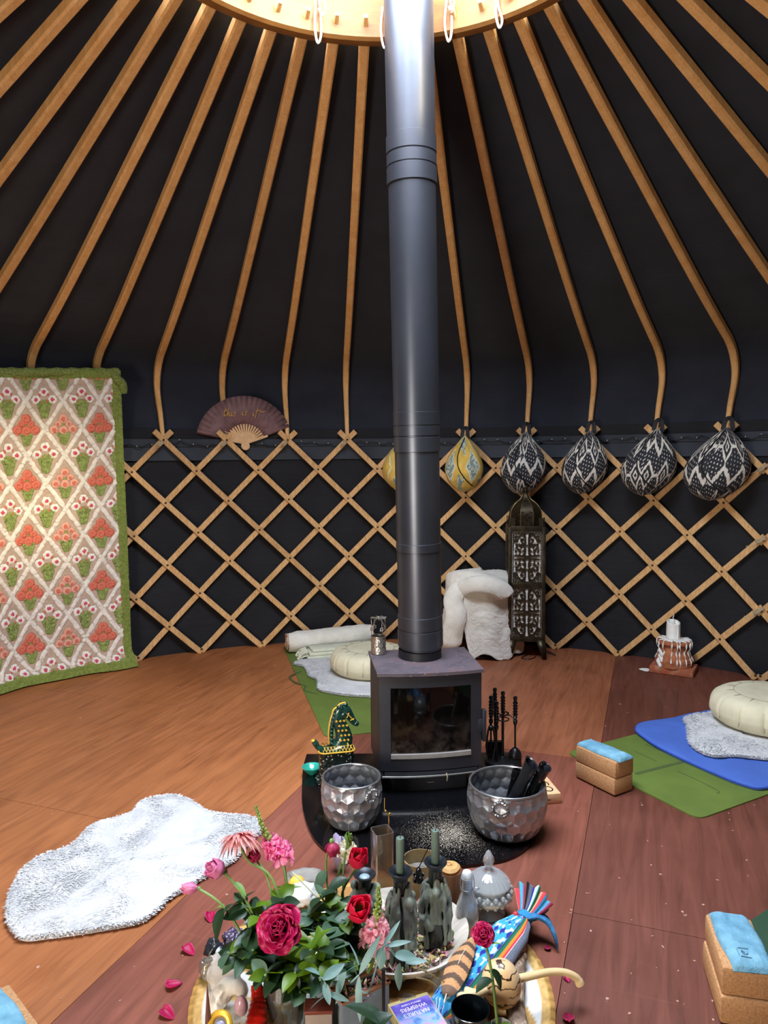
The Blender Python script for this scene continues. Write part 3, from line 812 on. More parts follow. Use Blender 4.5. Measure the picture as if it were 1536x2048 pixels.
for k in range(4):
    a = TAU*k/4+.5; b = MB(); x, y = .036*math.cos(a), .036*math.sin(a); b.tube([(x, y, .166), (x, y, .13)], .0008, 5)
    M = T(x, y, .118) @ rotz(a)
    for q in range(5): b.ball((0, .007*math.cos(q*TAU/5), .007*math.sin(q*TAU/5)), (.0015, .005, .005), 8, 5, 0, M)
    obj('snowflake_charm', b, TIN, t)

# ---- ceramic horse burner
def horse():
    base = Vector((-.222, 3.155, hz)); rz = R(12)
    t = thing('horse_ornament', 'dark green ceramic horse ornament with yellow trim and pierced box body', 'ornament', tuple(base), rz)
    GRN = NT('horse_green'); v = GRN.coord(); GRN.bsdf(GRN.ramp(GRN.noise(v, 40, 4), [(.3, lin('0B1E1B')), (.7, lin('1E4A3C'))]), .18, 0, .6); GRN.bump(GRN.noise(v, 90, 3), .3, .003); GRN = GRN.m
    YEL = plain('horse_yellow', 'D6A634', .35, 0, .5)
    # box body with pierced holes
    tb = NT('horse_box'); v = tb.coord(); vo = tb.n('ShaderNodeTexVoronoi'); vo.inputs['Scale'].default_value = 75; tb.l(v, vo.inputs['Vector'])
    tb.bsdf(tb.ramp(vo.outputs['Distance'], [(.18, lin('C8CDBA')), (.26, lin('16201D')), (.6, lin('121B19'))]), .3, 0, .5); tb.bump(vo.outputs['Distance'], .6, .004)
    def rr(sx, sy, z): return [(x, y, z) for x, y in rrect(-sx, sx, -sy, sy, min(sx, sy)*.6, 5)]
    b = MB(); prof = [(.088, .052, 0), (.092, .056, .004), (.092, .056, .012), (.078, .043, .02), (.076, .041, .14)]
    V = []; F = []; n = None
    for sx, sy, z in prof:
        P = rr(sx, sy, z); n = len(P); V += P
    for i in range(len(prof)-1):
        for j in range(n): F.append((i*n+j, i*n+(j+1) % n, (i+1)*n+(j+1) % n, (i+1)*n+j))
    F.append(tuple(reversed(range(n)))); F.append(tuple((len(prof)-1)*n+j for j in range(n)))
    b.add(V, F); obj('box', b, tb.m, t)
    # back (lid), neck, head in one lofted body
    b = MB(); secs = [((-.075, 0, .140), .030, .020), ((-.05, 0, .155), .040, .03), ((0, 0, .160), .042, .034), ((.04, 0, .168), .045, .040), ((.05, 0, .20), .038, .042), ((.038, 0, .24), .030, .036), ((.022, 0, .28), .024, .030), ((.022, 0, .315), .020, .024)]
    # saddle back as a dome
    dome = MB(); dome.grid(lambda u, v: ((.078-.0*v)*math.cos(u*TAU)*math.cos(v*PI/2)*1.0, .043*math.sin(u*TAU)*math.cos(v*PI/2), .14+(.028+.014*math.cos(u*TAU))*math.sin(v*PI/2)), 32, 8, cu=True); obj('back', dome, GRN, t)
    neck = [(.022, .150), (.035, .185), (.030, .22), (.018, .255), (.012, .285), (.022, .312), (.045, .312), (.062, .288), (.078, .262), (.088, .250)]
    rad = [.050, .040, .034, .029, .026, .026, .024, .019, .015, .012]
    P = [(x, 0, z) for x, z in neck]; cP = catmull(P, 5); cr_ = [rad[min(int(i/5), 9)]*(1-(i % 5)/5)+rad[min(int(i/5)+1, 9)]*((i % 5)/5) for i in range(len(cP))]
    b.tube(cP, cr_, 18, up=(0, 1, 0), flat=.62)
    # muzzle and jaw
    b.ball((.092, 0, .249), (.013, .011, .012), 14, 10); b.ball((.04, 0, .298), (.026, .02, .022), 14, 10)
    for s in (-1, 1): b.lathe([(.008, 0), (.006, .012), (0, .024)], 10, 0, T(.026, s*.013, .330) @ Matrix.Rotation(R(-12*s), 4, 'X'))
    # yellow diamonds on the neck
    for r_ in range(5):
        for c_ in range(3):
            x = .005+c_*.017-.004*r_+(.008 if r_ % 2 else 0)+.012; z = .188+r_*.021
            for s in (-1, 1):
                y = s*(.027-.0025*r_); M = T(x, y, z) @ Matrix.Rotation(PI/2, 4, 'X') @ rotz(PI/4)
                b.box((0, 0, 0), (.0085, .0085, .004), 1, M, ch=.001)
    obj('neck', b, [GRN, YEL], t)
    mane = MB()  # ridge of the mane with teeth
    mp = [(-.02, .165), (-.022, .20), (-.020, .235), (-.014, .27), (-.002, .305), (.018, .334), (.045, .340)]
    cm = catmull([(x, 0, z) for x, z in mp], 6)
    for i, p in enumerate(cm):
        q = Vector((.02, 0, .27)); d = (p-q).normalized()
        mane.ball(tuple(p), (.011, .010+.003*math.sin(i*2), .008), 8, 6)
    obj('mane', mane, GRN, t)
    b = MB(); b.tube([(p.x-.010 if p.z < .32 else p.x, 0, p.z+(.0 if p.z < .3 else .008)) for p in cm], [.004+.0012*(i % 2) for i in range(len(cm))], 8)
    for a0, a1 in (((.047, .285), (.058, .306)), ((.062, .272), (.080, .278)), ((.047, .305), (.078, .272))):
        for s in (-1, 1): b.tube([(a0[0], s*.018, a0[1]), (a1[0], s*.016, a1[1])], .002, 6)
    P = [(x*1.02, y*1.04, .142) for x, y in rrect(-.078, .078, -.043, .043, .026, 5)]; b.tube(P, .0035, 8, closed=True)
    for i in range(9):   # saddle-cloth trellis
        x = -.055+i*.0145
        for s in (-1, 1):
            b.tube([(x-.008, s*.041, .146), (x+.004, s*.028, .166)], .0015, 5); b.tube([(x+.008, s*.041, .146), (x-.004, s*.028, .166)], .0015, 5)
    b.tube([(.046+.002, .042*math.cos(PI*i/10), .165+.01*math.sin(PI*i/10)) for i in range(11)], .0025, 6)
    obj('trim', b, YEL, t)
    b = MB(); b.tube(catmull([(-.066, 0, .145), (-.084, 0, .160), (-.092, 0, .176), (-.1, 0, .186)], 4), [.015, .015, .014, .013, .012, .012, .013, .014, .014, .013, .012, .011, .011][:13], 12)
    obj('tail', b, GRN, t)
    b = MB(); b.ball((-.102, 0, .188), (.009, .011, .006), 10, 6); obj('tail_tip', b, YEL, t)
horse()
# ---- small turquoise bowl
b = MB(); n = 32; fl_ = lambda r, z, a: r*(1+.03*abs(math.sin(a*4)) if r > .02 else 1)
b.lathe([(.014, 0), (.017, .003), (.03, .015), (.043, .034), (.0445, .036), (.042, .036), (.028, .018), (0, .008)], 48, twist=fl_)
one('small_bowl', b, plain('turquoise_glaze', '2FA08C', .2, 0, .6, var=.3, scale=14), 'small turquoise glazed bowl behind the horse ornament', 'bowl', (-.338, 3.215, hz))
# ================================================================== textiles, cushions, mats
def noise2(x, y, seed=0):
    """cheap smooth value noise on numpy arrays"""
    x = np.asarray(x, float); y = np.asarray(y, float)
    def h(i, j):
        n = np.sin(i*127.1+j*311.7+seed*74.7)*43758.5453; return n-np.floor(n)
    xi, yi = np.floor(x), np.floor(y); xf, yf = x-xi, y-yi
    u, v = xf*xf*(3-2*xf), yf*yf*(3-2*yf)
    return (h(xi, yi)*(1-u)+h(xi+1, yi)*u)*(1-v)+(h(xi, yi+1)*(1-u)+h(xi+1, yi+1)*u)*v
def L3(c): return np.array(lin(c)[:3])
def blend(col, mask, c): m = np.clip(mask, 0, 1)[..., None]; return col*(1-m)+np.asarray(c)*m
def sheet(nu, nv): return np.meshgrid(np.linspace(0, 1, nu), np.linspace(0, 1, nv))
def grid_faces(nu, nv, cu=False):
    i = np.arange(nv-1)[:, None]*nu+np.arange(nu-1)[None, :]
    f = np.stack([i, i+1, i+nu+1, i+nu], -1).reshape(-1, 4)
    return f
def add_np(mb, P, F):
    o = len(mb.v); mb.v.extend(map(tuple, P.reshape(-1, 3).tolist())); F = F+o
    mb.f.extend(map(tuple, F.tolist())); mb.m.extend([0]*len(F))

# ---- candlewick rug hung on the left of the wall
RUGM = attr_mat('candlewick', .95, .5, 160, .1)
def rug():
    a0, a1 = R(-64), R(-34.2); RR = 3.165; nu, nv = 560, 640
    U, Vv = sheet(nu, nv)
    x = (1-U)*(a1-a0)*RR             # metres from the right edge
    top = 1.955+.065*U**2
    z = Vv*2.0                       # metres up from bottom
    bw = .052
    u = x-bw; u2 = u+.02*(z-1); v = z-.065+.03*u*0
    sx, sz = .228, .348
    col = np.ones(U.shape+(3,))*L3('BFA894'); col *= (.88+.24*noise2(x*90, z*90))[..., None]
    relief = .25*noise2(x*120, z*120, 2)
    # two staggered families of diamonds
    p = u2/sx; q = v/sz
    wob = .05*(noise2(x*40, z*40, 5)-.5)
    A = np.abs((p % 1)-.5)+np.abs((q % 1)-.5)          # 0 at centre of A diamonds
    inA = A < .5
    dist = np.abs(A-.5)
    tuft = noise2(x*75, z*75, 7)
    cream = L3('EDE6D8')
    m = (dist+wob*.8 < .045).astype(float)*(.45+.55*(tuft > .18))
    col = blend(col, m, cream*(.80+.3*tuft[..., None])); relief = relief+m*(.9+.9*tuft)
    # local coordinates
    la = np.where(inA, (p % 1)-.5, ((p+.5) % 1)-.5)*sx; lb = np.where(inA, (q % 1)-.5, ((q+.5) % 1)-.5)*sz
    idx = np.floor(p).astype(int)
    def disc(cx, cz, r, mask, c, hgt=1.2, centre=None, cr=.35):
        nonlocal col, relief
        d = np.hypot(la-cx, lb-cz)+.006*(noise2(x*110, z*110, 11)-.5)
        mm = (d < r)&mask
        sw = .5+.5*np.sin(d/r*9+np.arctan2(lb-cz, la-cx)*1.0)
        col = np.where(mm[..., None], np.asarray(c)*(.82+.3*sw[..., None]), col); relief = np.where(mm, hgt*(.7+.5*sw), relief)
        if centre is not None:
            mm = (d < r*cr)&mask; col = np.where(mm[..., None], centre, col); relief = np.where(mm, hgt*1.2, relief)
    green = L3('8B9B58'); coral = L3('D2745F'); pale = L3('DFA590'); white = L3('F0EBE0'); rose = L3('D0566A')
    def stems(mask, w, zc, zr):
        nonlocal col, relief
        fan = (noise2(la*260+lb*60*np.sign(la), lb*70, 13) > .46)&(np.abs(la) < w*(1-.75*np.clip((zc-lb)/zr*.5+.5, 0, 1))+.004)&(np.abs(lb-zc) < zr)
        mm = fan&mask; col = np.where(mm[..., None], green*(.75+.5*tuft[..., None]), col); relief = np.where(mm, 1.0+.5*tuft, relief)
    kind2 = (idx % 2 == 0)
    stems(inA, .034, -.066, .036); stems(~inA, .044, -.050, .055)
    g = (np.abs(la) < .018)&(np.abs(lb-.005) < .028)&inA; col = np.where(g[..., None], green, col)
    for cx, cz, r in ((0, .062, .027), (-.032, .03, .018), (.032, .03, .018), (-.055, -.006, .025), (.055, -.006, .025), (0, -.012, .025)):
        disc(cx, cz, r, inA&kind2, coral); disc(cx, cz, r*.92, inA&~kind2, pale, 1.1, coral*1.02, .45)
    for cx, cz in ((0, .06), (-.05, .012), (.05, .012)):
        for k in range(6): disc(cx+.014*math.cos(k*TAU/6), cz+.014*math.sin(k*TAU/6), .011, ~inA, white, 1.0)
        disc(cx, cz, .011, ~inA, rose, 1.2)
    for cx, cz in ((-.022, .045), (.026, .042), (-.016, .0), (.018, -.004)): disc(cx, cz, .006, ~inA, coral, .9)
    # green chenille border
    edge = (x < bw)|(z < .055)|(z > 1.955)
    gb = L3('7C8A45')*(.75+.5*noise2(x*130, z*130, 3))[..., None]
    col = np.where(edge[..., None], gb, col); relief = np.where(edge, 1.3+1.0*noise2(x*95, z*95, 4), relief)
    # shape: hangs from the head of the trellis with soft folds, foot kicked out
    fold = .014*np.sin(x*7+.6)+.010*np.sin(x*15+z*2)+.010*noise2(x*3, z*3, 8)
    r = RR-.012-fold*(1.1-.4*Vv)-.035*np.clip((.25-z)/.25, 0, 1)**2-relief*.0042
    fz = z/2.0*(top+.02)
    ph = a1-(x/RR)+.012*np.clip((.12-z)/.12, 0, 1)
    P = np.stack([CX+r*np.sin(ph), CY+r*np.cos(ph), .006+fz], -1)
    o0 = np.array([CX+RR*math.sin(R(-45)), CY+RR*math.cos(R(-45)), 0])
    t = thing('hanging_rug', 'cream candlewick rug with coral flowers and green border hung over the trellis, left', 'rug', tuple(o0))
    mb = MB(); add_np(mb, P-o0, grid_faces(nu, nv)[:, ::-1])
    # back face for thickness
    o = obj('pile', mb, RUGM, t, smooth=0, col=col.reshape(-1, 3))
    s = o.modifiers.new('thickness', 'SOLIDIFY'); s.thickness = .012; s.offset = -1
    # rolled green top edge and the turned-down corner
    GRNB = NT('chenille_green'); v = GRNB.coord(); GRNB.bsdf(GRNB.ramp(GRNB.noise(v, 90, 3), [(.3, lin('66743A')), (.7, lin('97A55E'))]), .95, 0, .1); GRNB.bump(GRNB.noise(v, 130, 2), .9, .01); GRNB = GRNB.m
    mb = MB(); pts = []
    for i in range(60):
        k = i/59; a = a1-.003-(k*(a1-a0)); zz = 1.967+.065*(1-k)**2+.004*math.sin(k*9)
        pts.append(Vector((CX+(RR-.016)*math.sin(a), CY+(RR-.016)*math.cos(a), zz))-Vector(o0))
    mb.tube(pts, [.030+.004*math.sin(i*1.9) for i in range(60)], 12); obj('top_roll', mb, GRNB, t)
    mb = MB(); c0 = cylp(a1+.004, RR-.03, 1.93)-Vector(o0)
    mb.tube(catmull([c0+Vector((-.05, -.03, .10)), c0+Vector((-.03, -.035, .06)), c0+Vector((.0, -.01, .02)), c0+Vector((.005, .0, -.04))], 6), [.02+.012*math.sin(i*.17) for i in range(19)], 10)
    obj('corner_fold', mb, GRNB, t)
rug()

# ---- meditation cushions hung from the trellis heads
BAGM = attr_mat('bag_cloth', .85, .35, 350, .2)
def ikat(a, z, seed):
    """a = metres round the cushion, z = metres up"""
    col = np.ones(a.shape+(3,))*L3('303237'); col *= (.85+.3*noise2(a*160, z*160, seed))[..., None]
    jag = .16*(noise2(a*260, z*34, seed)-.5)
    x = a/.108+seed*.29; px = (x % 1)-.5; per = .37; zz = ((z+seed*.083)/per) % 1
    dia = zz < .56; pz = (zz/.56)-.5; d = np.abs(px)/.36+np.abs(pz)/.44+jag
    w = dia&((np.abs(d-1) < .16)|((np.abs(d-.34) < .10)))
    w |= dia&(np.abs(px) > .40)&(np.abs(pz+jag*.3) < .05)
    qz = (zz-.56)/.44; z0 = .22+.62*(1-2*np.abs(px)); w |= (~dia)&(np.abs(qz-z0+jag*.8) < .13)
    dots = (np.sin(a*TAU/.0185) > .74)&(np.sin(z*TAU/.027+np.floor(a/.0185)*1.6) > .35)
    w |= dots&((dia&(d > 1.28))|(dia&(d > .5)&(d < .8)&False)|((~dia)&(np.abs(qz-z0) > .24)))
    return np.where(w[..., None], L3('DEDACF')*(.9+.15*noise2(a*150, z*150, 2))[..., None], col)
def yellow(a, z, seed):
    col = np.ones(a.shape+(3,))*L3('D9B759'); col *= (.85+.3*noise2(a*20, z*25, seed))[..., None]
    x = a*3.2+seed*.4; y = z*2.6
    d = np.abs((x % 1)-.5)+np.abs((y % 1)-.5); d += .06*(noise2(a*60, z*60, seed)-.5)
    w = (d < .33)&((np.floor(x)+np.floor(y)) % 2 == 0)|((d > .62)&(noise2(a*20, z*20, seed+1) > .45))
    tex = noise2(a*80, z*80, seed+9)
    col = np.where(w[..., None], np.where((tex > .5)[..., None], L3('7C9490'), L3('C9D0BE')), col)
    col = np.where(((d > .30)&(d < .36))[..., None], L3('DDD9BE'), col)
    return col
def bag(k, wpx, toppx, botpx, lean, pat, label, seed, dpx=0.0):
    ph = PH0+DL*k; c = cylp(ph, RL-.155, 0)
    zt = D(toppx[0], toppx[1], c.y).z; zb_ = D(botpx[0], botpx[1], c.y).z
    H = zt-zb_; d = c.y*1.0; Wd = wpx/FPX*d*1.0/2
    nu, nv = 420, 260; U, Vv = sheet(nu, nv); a = U*TAU
    # teardrop profile: v = 0 bottom, 1 tip
    prof = np.array([[0, 0], [.03, .30], [.10, .58], [.22, .86], [.34, .98], [.42, 1.0], [.52, .965], [.64, .84], [.76, .63], [.87, .38], [.95, .19], [1, .07]])
    w = np.interp(Vv, prof[:, 0], prof[:, 1])
    w = sum(np.roll(w, q, 0) for q in range(-5, 6))/11; w[:6] = np.interp(Vv[:6], prof[:, 0], prof[:, 1]); w[-6:] = np.interp(Vv[-6:], prof[:, 0], prof[:, 1])
    pinch = np.clip((Vv-.5)/.5, 0, 1)
    pleat = 1+.07*pinch*np.sin(a*9+seed)+.015*np.sin(a*5+Vv*6+seed)
    dep = .155
    X = Wd*w*np.sin(a)*pleat+lean*(Vv-.42)*H; Y = -dep*w*np.cos(a)*pleat*(1-.25*pinch); Z = Vv*H
    t = thing('hanging_cushion', label, 'cushion', (c.x, c.y, zb_), -ph, 'cushions hung from the trellis heads')
    col = ikat(U*TAU*math.sqrt((Wd*Wd+dep*dep)/2), Z, seed) if pat == 'i' else yellow(U*TAU*.16*1.6, Z, seed)
    P = np.stack([X, Y, Z], -1); mb = MB(); add_np(mb, P, grid_faces(nu, nv)); cov = obj('cover', mb, BAGM, t, smooth=0, col=col.reshape(-1, 3))
    # curved piping seam
    def surf(u, v):
        i = min(nv-1, int(v*(nv-1))); j = min(nu-1, int((u % 1)*(nu-1))); p = P[i, j]; q = Vector((p[0], p[1], p[2])); n = Vector((p[0]-lean*(v-.42)*H, p[1]*1.6, 0)); n.normalize(); return q+n*.002
    PIPE = bag.pipe; mb = MB()
    pts = []
    for i in range(26):
        s = i/25; v = .97-.83*smooth01(s*.96)-.02*s; u = (.02-.13*math.sin(s*PI*.75)+.22*s*s*(1.0)+dpx) % 1; pts.append(surf(u, max(.08, v)))
    mb.tube(pts, .0042, 6); obj('piping', mb, PIPE, cov)
    mb = MB()
    mb.bar(catmull([(lean*.58*H-.02, -.008, H-.01), (lean*.58*H-.012, .02, H+.05), (lean*.58*H+.012, .05, H+.055), (lean*.58*H+.02, .05, H-.02)], 5), .028, .005, Vector((0, 1, .3)))
    obj('strap', mb, bag.strap, t)
bag.pipe = plain('piping_black', '0D0D10', .6); bag.strap = plain('strap_cloth', '2C2D31', .85, bump=.3)
bag(4, 96, (808, 872), (800, 985), .05, 'y', 'yellow and grey-green hanging cushion half hidden behind the flue', 3)
bag(5, 76, (931, 872), (932, 985), .02, 'y', 'slim yellow and grey-green cushion hanging just right of the flue', 5)
bag(6, 90, (1042, 864), (1040, 990), .06, 'i', 'black and white ikat cushion hanging above the tall metal lantern', 1)
bag(7, 89, (1174, 862), (1160, 989), .14, 'i', 'black and white ikat cushion hanging second to the right of the yellow ones', 2)
bag(8, 105, (1306, 858), (1288, 992), .20, 'i', 'black and white ikat cushion hanging second from the right end', 4)
bag(9, 126, (1445, 856), (1425, 1002), .20, 'i', 'largest black and white ikat cushion, hanging furthest right', 6)

# ---- yoga mats and blanket
def flat_piece(name, corners, r, th, z, mat, label, cat, parts=None, sag=None, seg=7):
    P = [Vector(c) for c in corners]; out = []; n = len(P)
    for i in range(n):
        a, b_, c = P[i-1], P[i], P[(i+1) % n]; d1 = (a-b_).normalized(); d2 = (c-b_).normalized()
        p1, p2 = b_+d1*r, b_+d2*r
        for k in range(seg+1):
            t = k/seg; out.append(p1*(1-t)**2+b_*2*t*(1-t)+p2*t*t)
    cc = sum(P, Vector((0, 0, 0)))/n
    mb = MB(); poly = [(p.x-cc.x, p.y-cc.y) for p in out]
    mb.prism(poly, 0, th); t = thing(name, label, cat, (cc.x, cc.y, z)); obj('sheet', mb, mat, t); return t, cc
def matmat(name, a):
    t = NT(name); v = t.coord(); c = lin(a)
    t.bsdf(t.ramp(t.noise(v, 6, 5), [(.3, tuple(x*.85 for x in c[:3])+(1,)), (.7, tuple(x*1.15 for x in c[:3])+(1,))]), .62, 0, .35); t.bump(t.noise(v, 420, 2), .25, .002); return t.m
MATG = matmat('mat_green', '5C6E2E'); MATLINE = plain('mat_line', '44542A', .7); MATD = matmat('mat_dark_green', '2B4632')
zm = .0005
tL, cL = flat_piece('yoga_mat', [(-.315, 3.671, 0), (.345, 3.84, 0), (-.12, 5.70-.11, 0), (-.785, 5.50, 0)], .05, .005, zm, MATG, 'olive green yoga mat running behind the stove to the back wall', 'yoga mat')
mb = MB()
pts = catmull([(-.57, 4.83, 0), (-.63, 4.72, 0), (-.585, 4.60, 0), (-.51, 4.52, 0), (-.50, 4.42, 0), (-.41, 4.355, 0)], 6)
V = []; F = []
mb.bar([Vector((p.x-cL.x, p.y-cL.y, .0053)) for p in pts], .014, .0012, Vector((0, 0, 1))); obj('printed_line', mb, MATLINE, tL.children[0])
tR, cR = flat_piece('yoga_mat', [(.878, 3.452, 0), (1.238, 2.79, 0), (2.78, 3.62, 0), (2.42, 4.28, 0)], .05, .005, zm, MATG, 'olive green yoga mat under the blue blanket on the right', 'yoga mat')
def line_on(t, c, pts, w=.005, z=.0054):
    mb = MB(); mb.bar([Vector((p.x-c.x, p.y-c.y, z)) for p in pts], w, .001, Vector((0, 0, 1))); obj('printed_line', mb, MATLINE, t.children[0])
line_on(tR, cR, [G(1272, 1550), G(1378, 1523)], .02)
line_on(tR, cR, [G(1270, 1505), G(1312, 1524)]); line_on(tR, cR, catmull([G(1355, 1545), G(1400, 1565), G(1434, 1583), G(1438, 1588), G(1433, 1589)], 3)); line_on(tR, cR, [G(1290, 1490), G(1465, 1569)])
flat_piece('yoga_mat', [(.93, 2.03, 0), (1.33, 1.38, 0), (2.4, 2.02, 0), (1.98, 2.72, 0)][0:4], .05, .005, zm, MATD, 'dark green mat at the right edge beneath the near cork blocks', 'yoga mat')
# blue padded blanket
BLUE = plain('blanket_blue', '4666B4', .75, 0, .3, var=.10, scale=5, bump=.35, bscale=240)
def slab(name, outline, z0, th, mat, label, cat, bumps=.004, n=26, seed=0, sub=None):
    """soft pad: outline offset inwards in rings, rounded edge, slightly uneven top"""
    P = catmull([Vector(p) for p in outline]+[Vector(outline[0])], 6)[:-1]; n_ = len(P); c = sum(P, Vector((0, 0, 0)))/n_
    V = []; F = []; rings = [(1.0, .12), (1.004, .45), (.997, .8), (.985, .97), (.95, 1.0), (.85, 1), (.7, 1), (.5, 1), (.25, 1), (.02, 1)]
    for k, h in rings:
        for p in P:
            q = c+(p-c)*k; V.append((q.x-c.x, q.y-c.y, th*h+(bumps*fbm(q.x*3, q.y*3, seed)+bumps*.6*fbm(q.x*11, q.y*11, seed) if h > .9 else 0)))
    for i in range(len(rings)-1):
        for j in range(n_): F.append((i*n_+j, i*n_+(j+1) % n_, (i+1)*n_+(j+1) % n_, (i+1)*n_+j))
    F.append(tuple(reversed(range(n_)))); mb = MB(); mb.add(V, F); return mb, c, P
zb2 = zm+.005
mb, c, P = slab('b', [(1.305, 3.60, 0), (1.30, 3.70, 0), (1.37, 3.80, 0), (1.57, 3.87, 0), (1.85, 4.00, 0), (2.30, 4.22, 0), (2.62, 3.92, 0), (2.55, 3.52, 0), (2.0, 3.20, 0), (1.66, 3.04, 0), (1.55, 3.06, 0), (1.43, 3.26, 0), (1.335, 3.47, 0)], zb2, .02, BLUE, '', '', .006)
t = thing('folded_blanket', 'bright blue padded blanket spread over the right yoga mat', 'blanket', (c.x, c.y, zb2)); pad_ = obj('pad', mb, BLUE, t, smooth=50)
b = MB(); b.tube([(1.0*(p.x-c.x), 1.0*(p.y-c.y), .012) for p in P], .004, 6, closed=True); obj('edge_binding', b, plain('binding_blue', '2F4CA8', .8), pad_)

# ---- sheepskins: a padded skin plus thousands of short wool blades
WOOL = NT('wool_white'); v = WOOL.coord(); WOOL.bsdf(WOOL.ramp(WOOL.noise(v, 14, 4), [(.3, lin('C9CACA')), (.7, lin('E2E2E2'))]), .95, 0, .1); WOOL.b.inputs['Sheen Weight'].default_value = .3; WOOL.bump(WOOL.noise(v, 160, 4, .7), .5, .008); _tl = WOOL.n('ShaderNodeBsdfTranslucent'); _tl.inputs[0].default_value = lin('D8D8D8'); _mx = WOOL.n('ShaderNodeMixShader'); _mx.inputs[0].default_value = .14; WOOL.l(WOOL.b.outputs[0], _mx.inputs[1]); WOOL.l(_tl.outputs[0], _mx.inputs[2]); WOOL.l(_mx.outputs[0], WOOL.out.inputs[0]); WOOL = WOOL.m
def inside(x, y, poly):
    c = False; n = len(poly); j = n-1
    for i in range(n):
        xi, yi = poly[i]; xj, yj = poly[j]
        if (yi > y) != (yj > y) and x < (xj-xi)*(y-yi)/(yj-yi)+xi: c = not c
        j = i
    return c
def sheepskin(label, outline, z, th, blades, L, seed, mat=None, comb=(0, -1)):
    mb, c, P = slab('s', outline, z, th, WOOL, '', '', .006, seed=seed)
    rr = random.Random(seed); poly = [(p.x-c.x, p.y-c.y) for p in P]
    xs = [p[0] for p in poly]; ys = [p[1] for p in poly]; V = []; F = []; k = 0
    def blade(x, y, h, dx, dy, l):
        nonlocal k
        w = rr.uniform(.0028, .0055); a = rr.uniform(0, TAU); ux, uy = math.cos(a)*w, math.sin(a)*w
        m = (x+dx*l*.5, y+dy*l*.5, h+l*.24); e = (x+dx*l, y+dy*l, h+l*.22)
        V.extend([(x-ux, y-uy, h), (x+ux, y+uy, h), (m[0]+ux*.8, m[1]+uy*.8, m[2]), (m[0]-ux*.8, m[1]-uy*.8, m[2]), e]); F.extend([(k, k+1, k+2, k+3), (k+3, k+2, k+4)]); k += 5
    cnt = 0
    while cnt < blades:
        x, y = rr.uniform(min(xs), max(xs)), rr.uniform(min(ys), max(ys))
        if not inside(x, y, poly): continue
        a = 2.5*TAU*fbm(x*2.5+seed, y*2.5, 1)*.35; ca, sa = math.cos(a), math.sin(a)
        dx, dy = comb[0]*ca-comb[1]*sa, comb[0]*sa+comb[1]*ca
        blade(x, y, th*.94, dx, dy, L*.55*rr.uniform(.6, 1.1)); cnt += 1
    n = len(poly); Lp = []
    for i in range(n):
        (x0, y0), (x1, y1) = poly[i], poly[(i+1) % n]; d = math.hypot(x1-x0, y1-y0); m = int(d*1500)+1
        nx, ny = (y1-y0)/(d+1e-9), -(x1-x0)/(d+1e-9)
        if inside((x0+x1)/2+nx*.003, (y0+y1)/2+ny*.003, poly): nx, ny = -nx, -ny
        for q in range(m):
            s = rr.random(); blade(x0+(x1-x0)*s-nx*.004, y0+(y1-y0)*s-ny*.004, th*rr.uniform(.25, .9), nx+rr.uniform(-.4, .4), ny+rr.uniform(-.4, .4), L*rr.uniform(.35, .75))
    mb.add(V, F)
    return one('sheepskin_rug', mb, WOOL, label, 'sheepskin', (c.x, c.y, z), smooth=60)
out = [(-1.194, 2.187), (-1.249, 2.318), (-1.267, 2.403), (-1.276, 2.448), (-1.256, 2.537), (-1.172, 2.616), (-1.153, 2.754), (-1.086, 2.812), (-1.033, 2.864), (-1.016, 2.966), (-.923, 3.009), (-.846, 2.976), (-.716, 2.854), (-.547, 2.815), (-.49, 2.72), (-.53, 2.60), (-.553, 2.506), (-.609, 2.438), (-.641, 2.394), (-.684, 2.332), (-.719, 2.283), (-.737, 2.218), (-.771, 2.169), (-.882, 2.132), (-1.021, 2.101), (-1.092, 2.091), (-1.139, 2.126)]
sheepskin('large white sheepskin lying alone on the floor, left of the altar', [(x, y, 0) for x, y in out], .0005, .022, 15000, .021, 3, comb=(-.5, -.9))
sheepskin('white sheepskin under the round cushion behind the stove', [(x, y, 0) for x, y in [(-.60, 5.06), (-.63, 4.98), (-.56, 4.92), (-.52, 4.80), (-.50, 4.70), (-.44, 4.62), (-.42, 4.50), (-.40, 4.40), (-.25, 4.31), (-.10, 4.275), (.06, 4.24), (.20, 4.30), (.26, 4.5), (.18, 4.75), (.10, 4.98), (-.1, 5.10), (-.35, 5.10)]], zm+.005, .018, 2600, .022, 5)
sheepskin('white sheepskin under the round cushion on the blue blanket', [(x, y, 0) for x, y in [(1.575, 3.70), (1.60, 3.80), (1.70, 3.86), (1.86, 3.89), (2.10, 3.92), (2.3, 3.75), (2.28, 3.5), (2.1, 3.35), (1.93, 3.27), (1.77, 3.28), (1.64, 3.32), (1.53, 3.32), (1.485, 3.40), (1.50, 3.50), (1.535, 3.60)]], zb2+.022, .018, 3400, .024, 8, comb=(-.6, -.8))

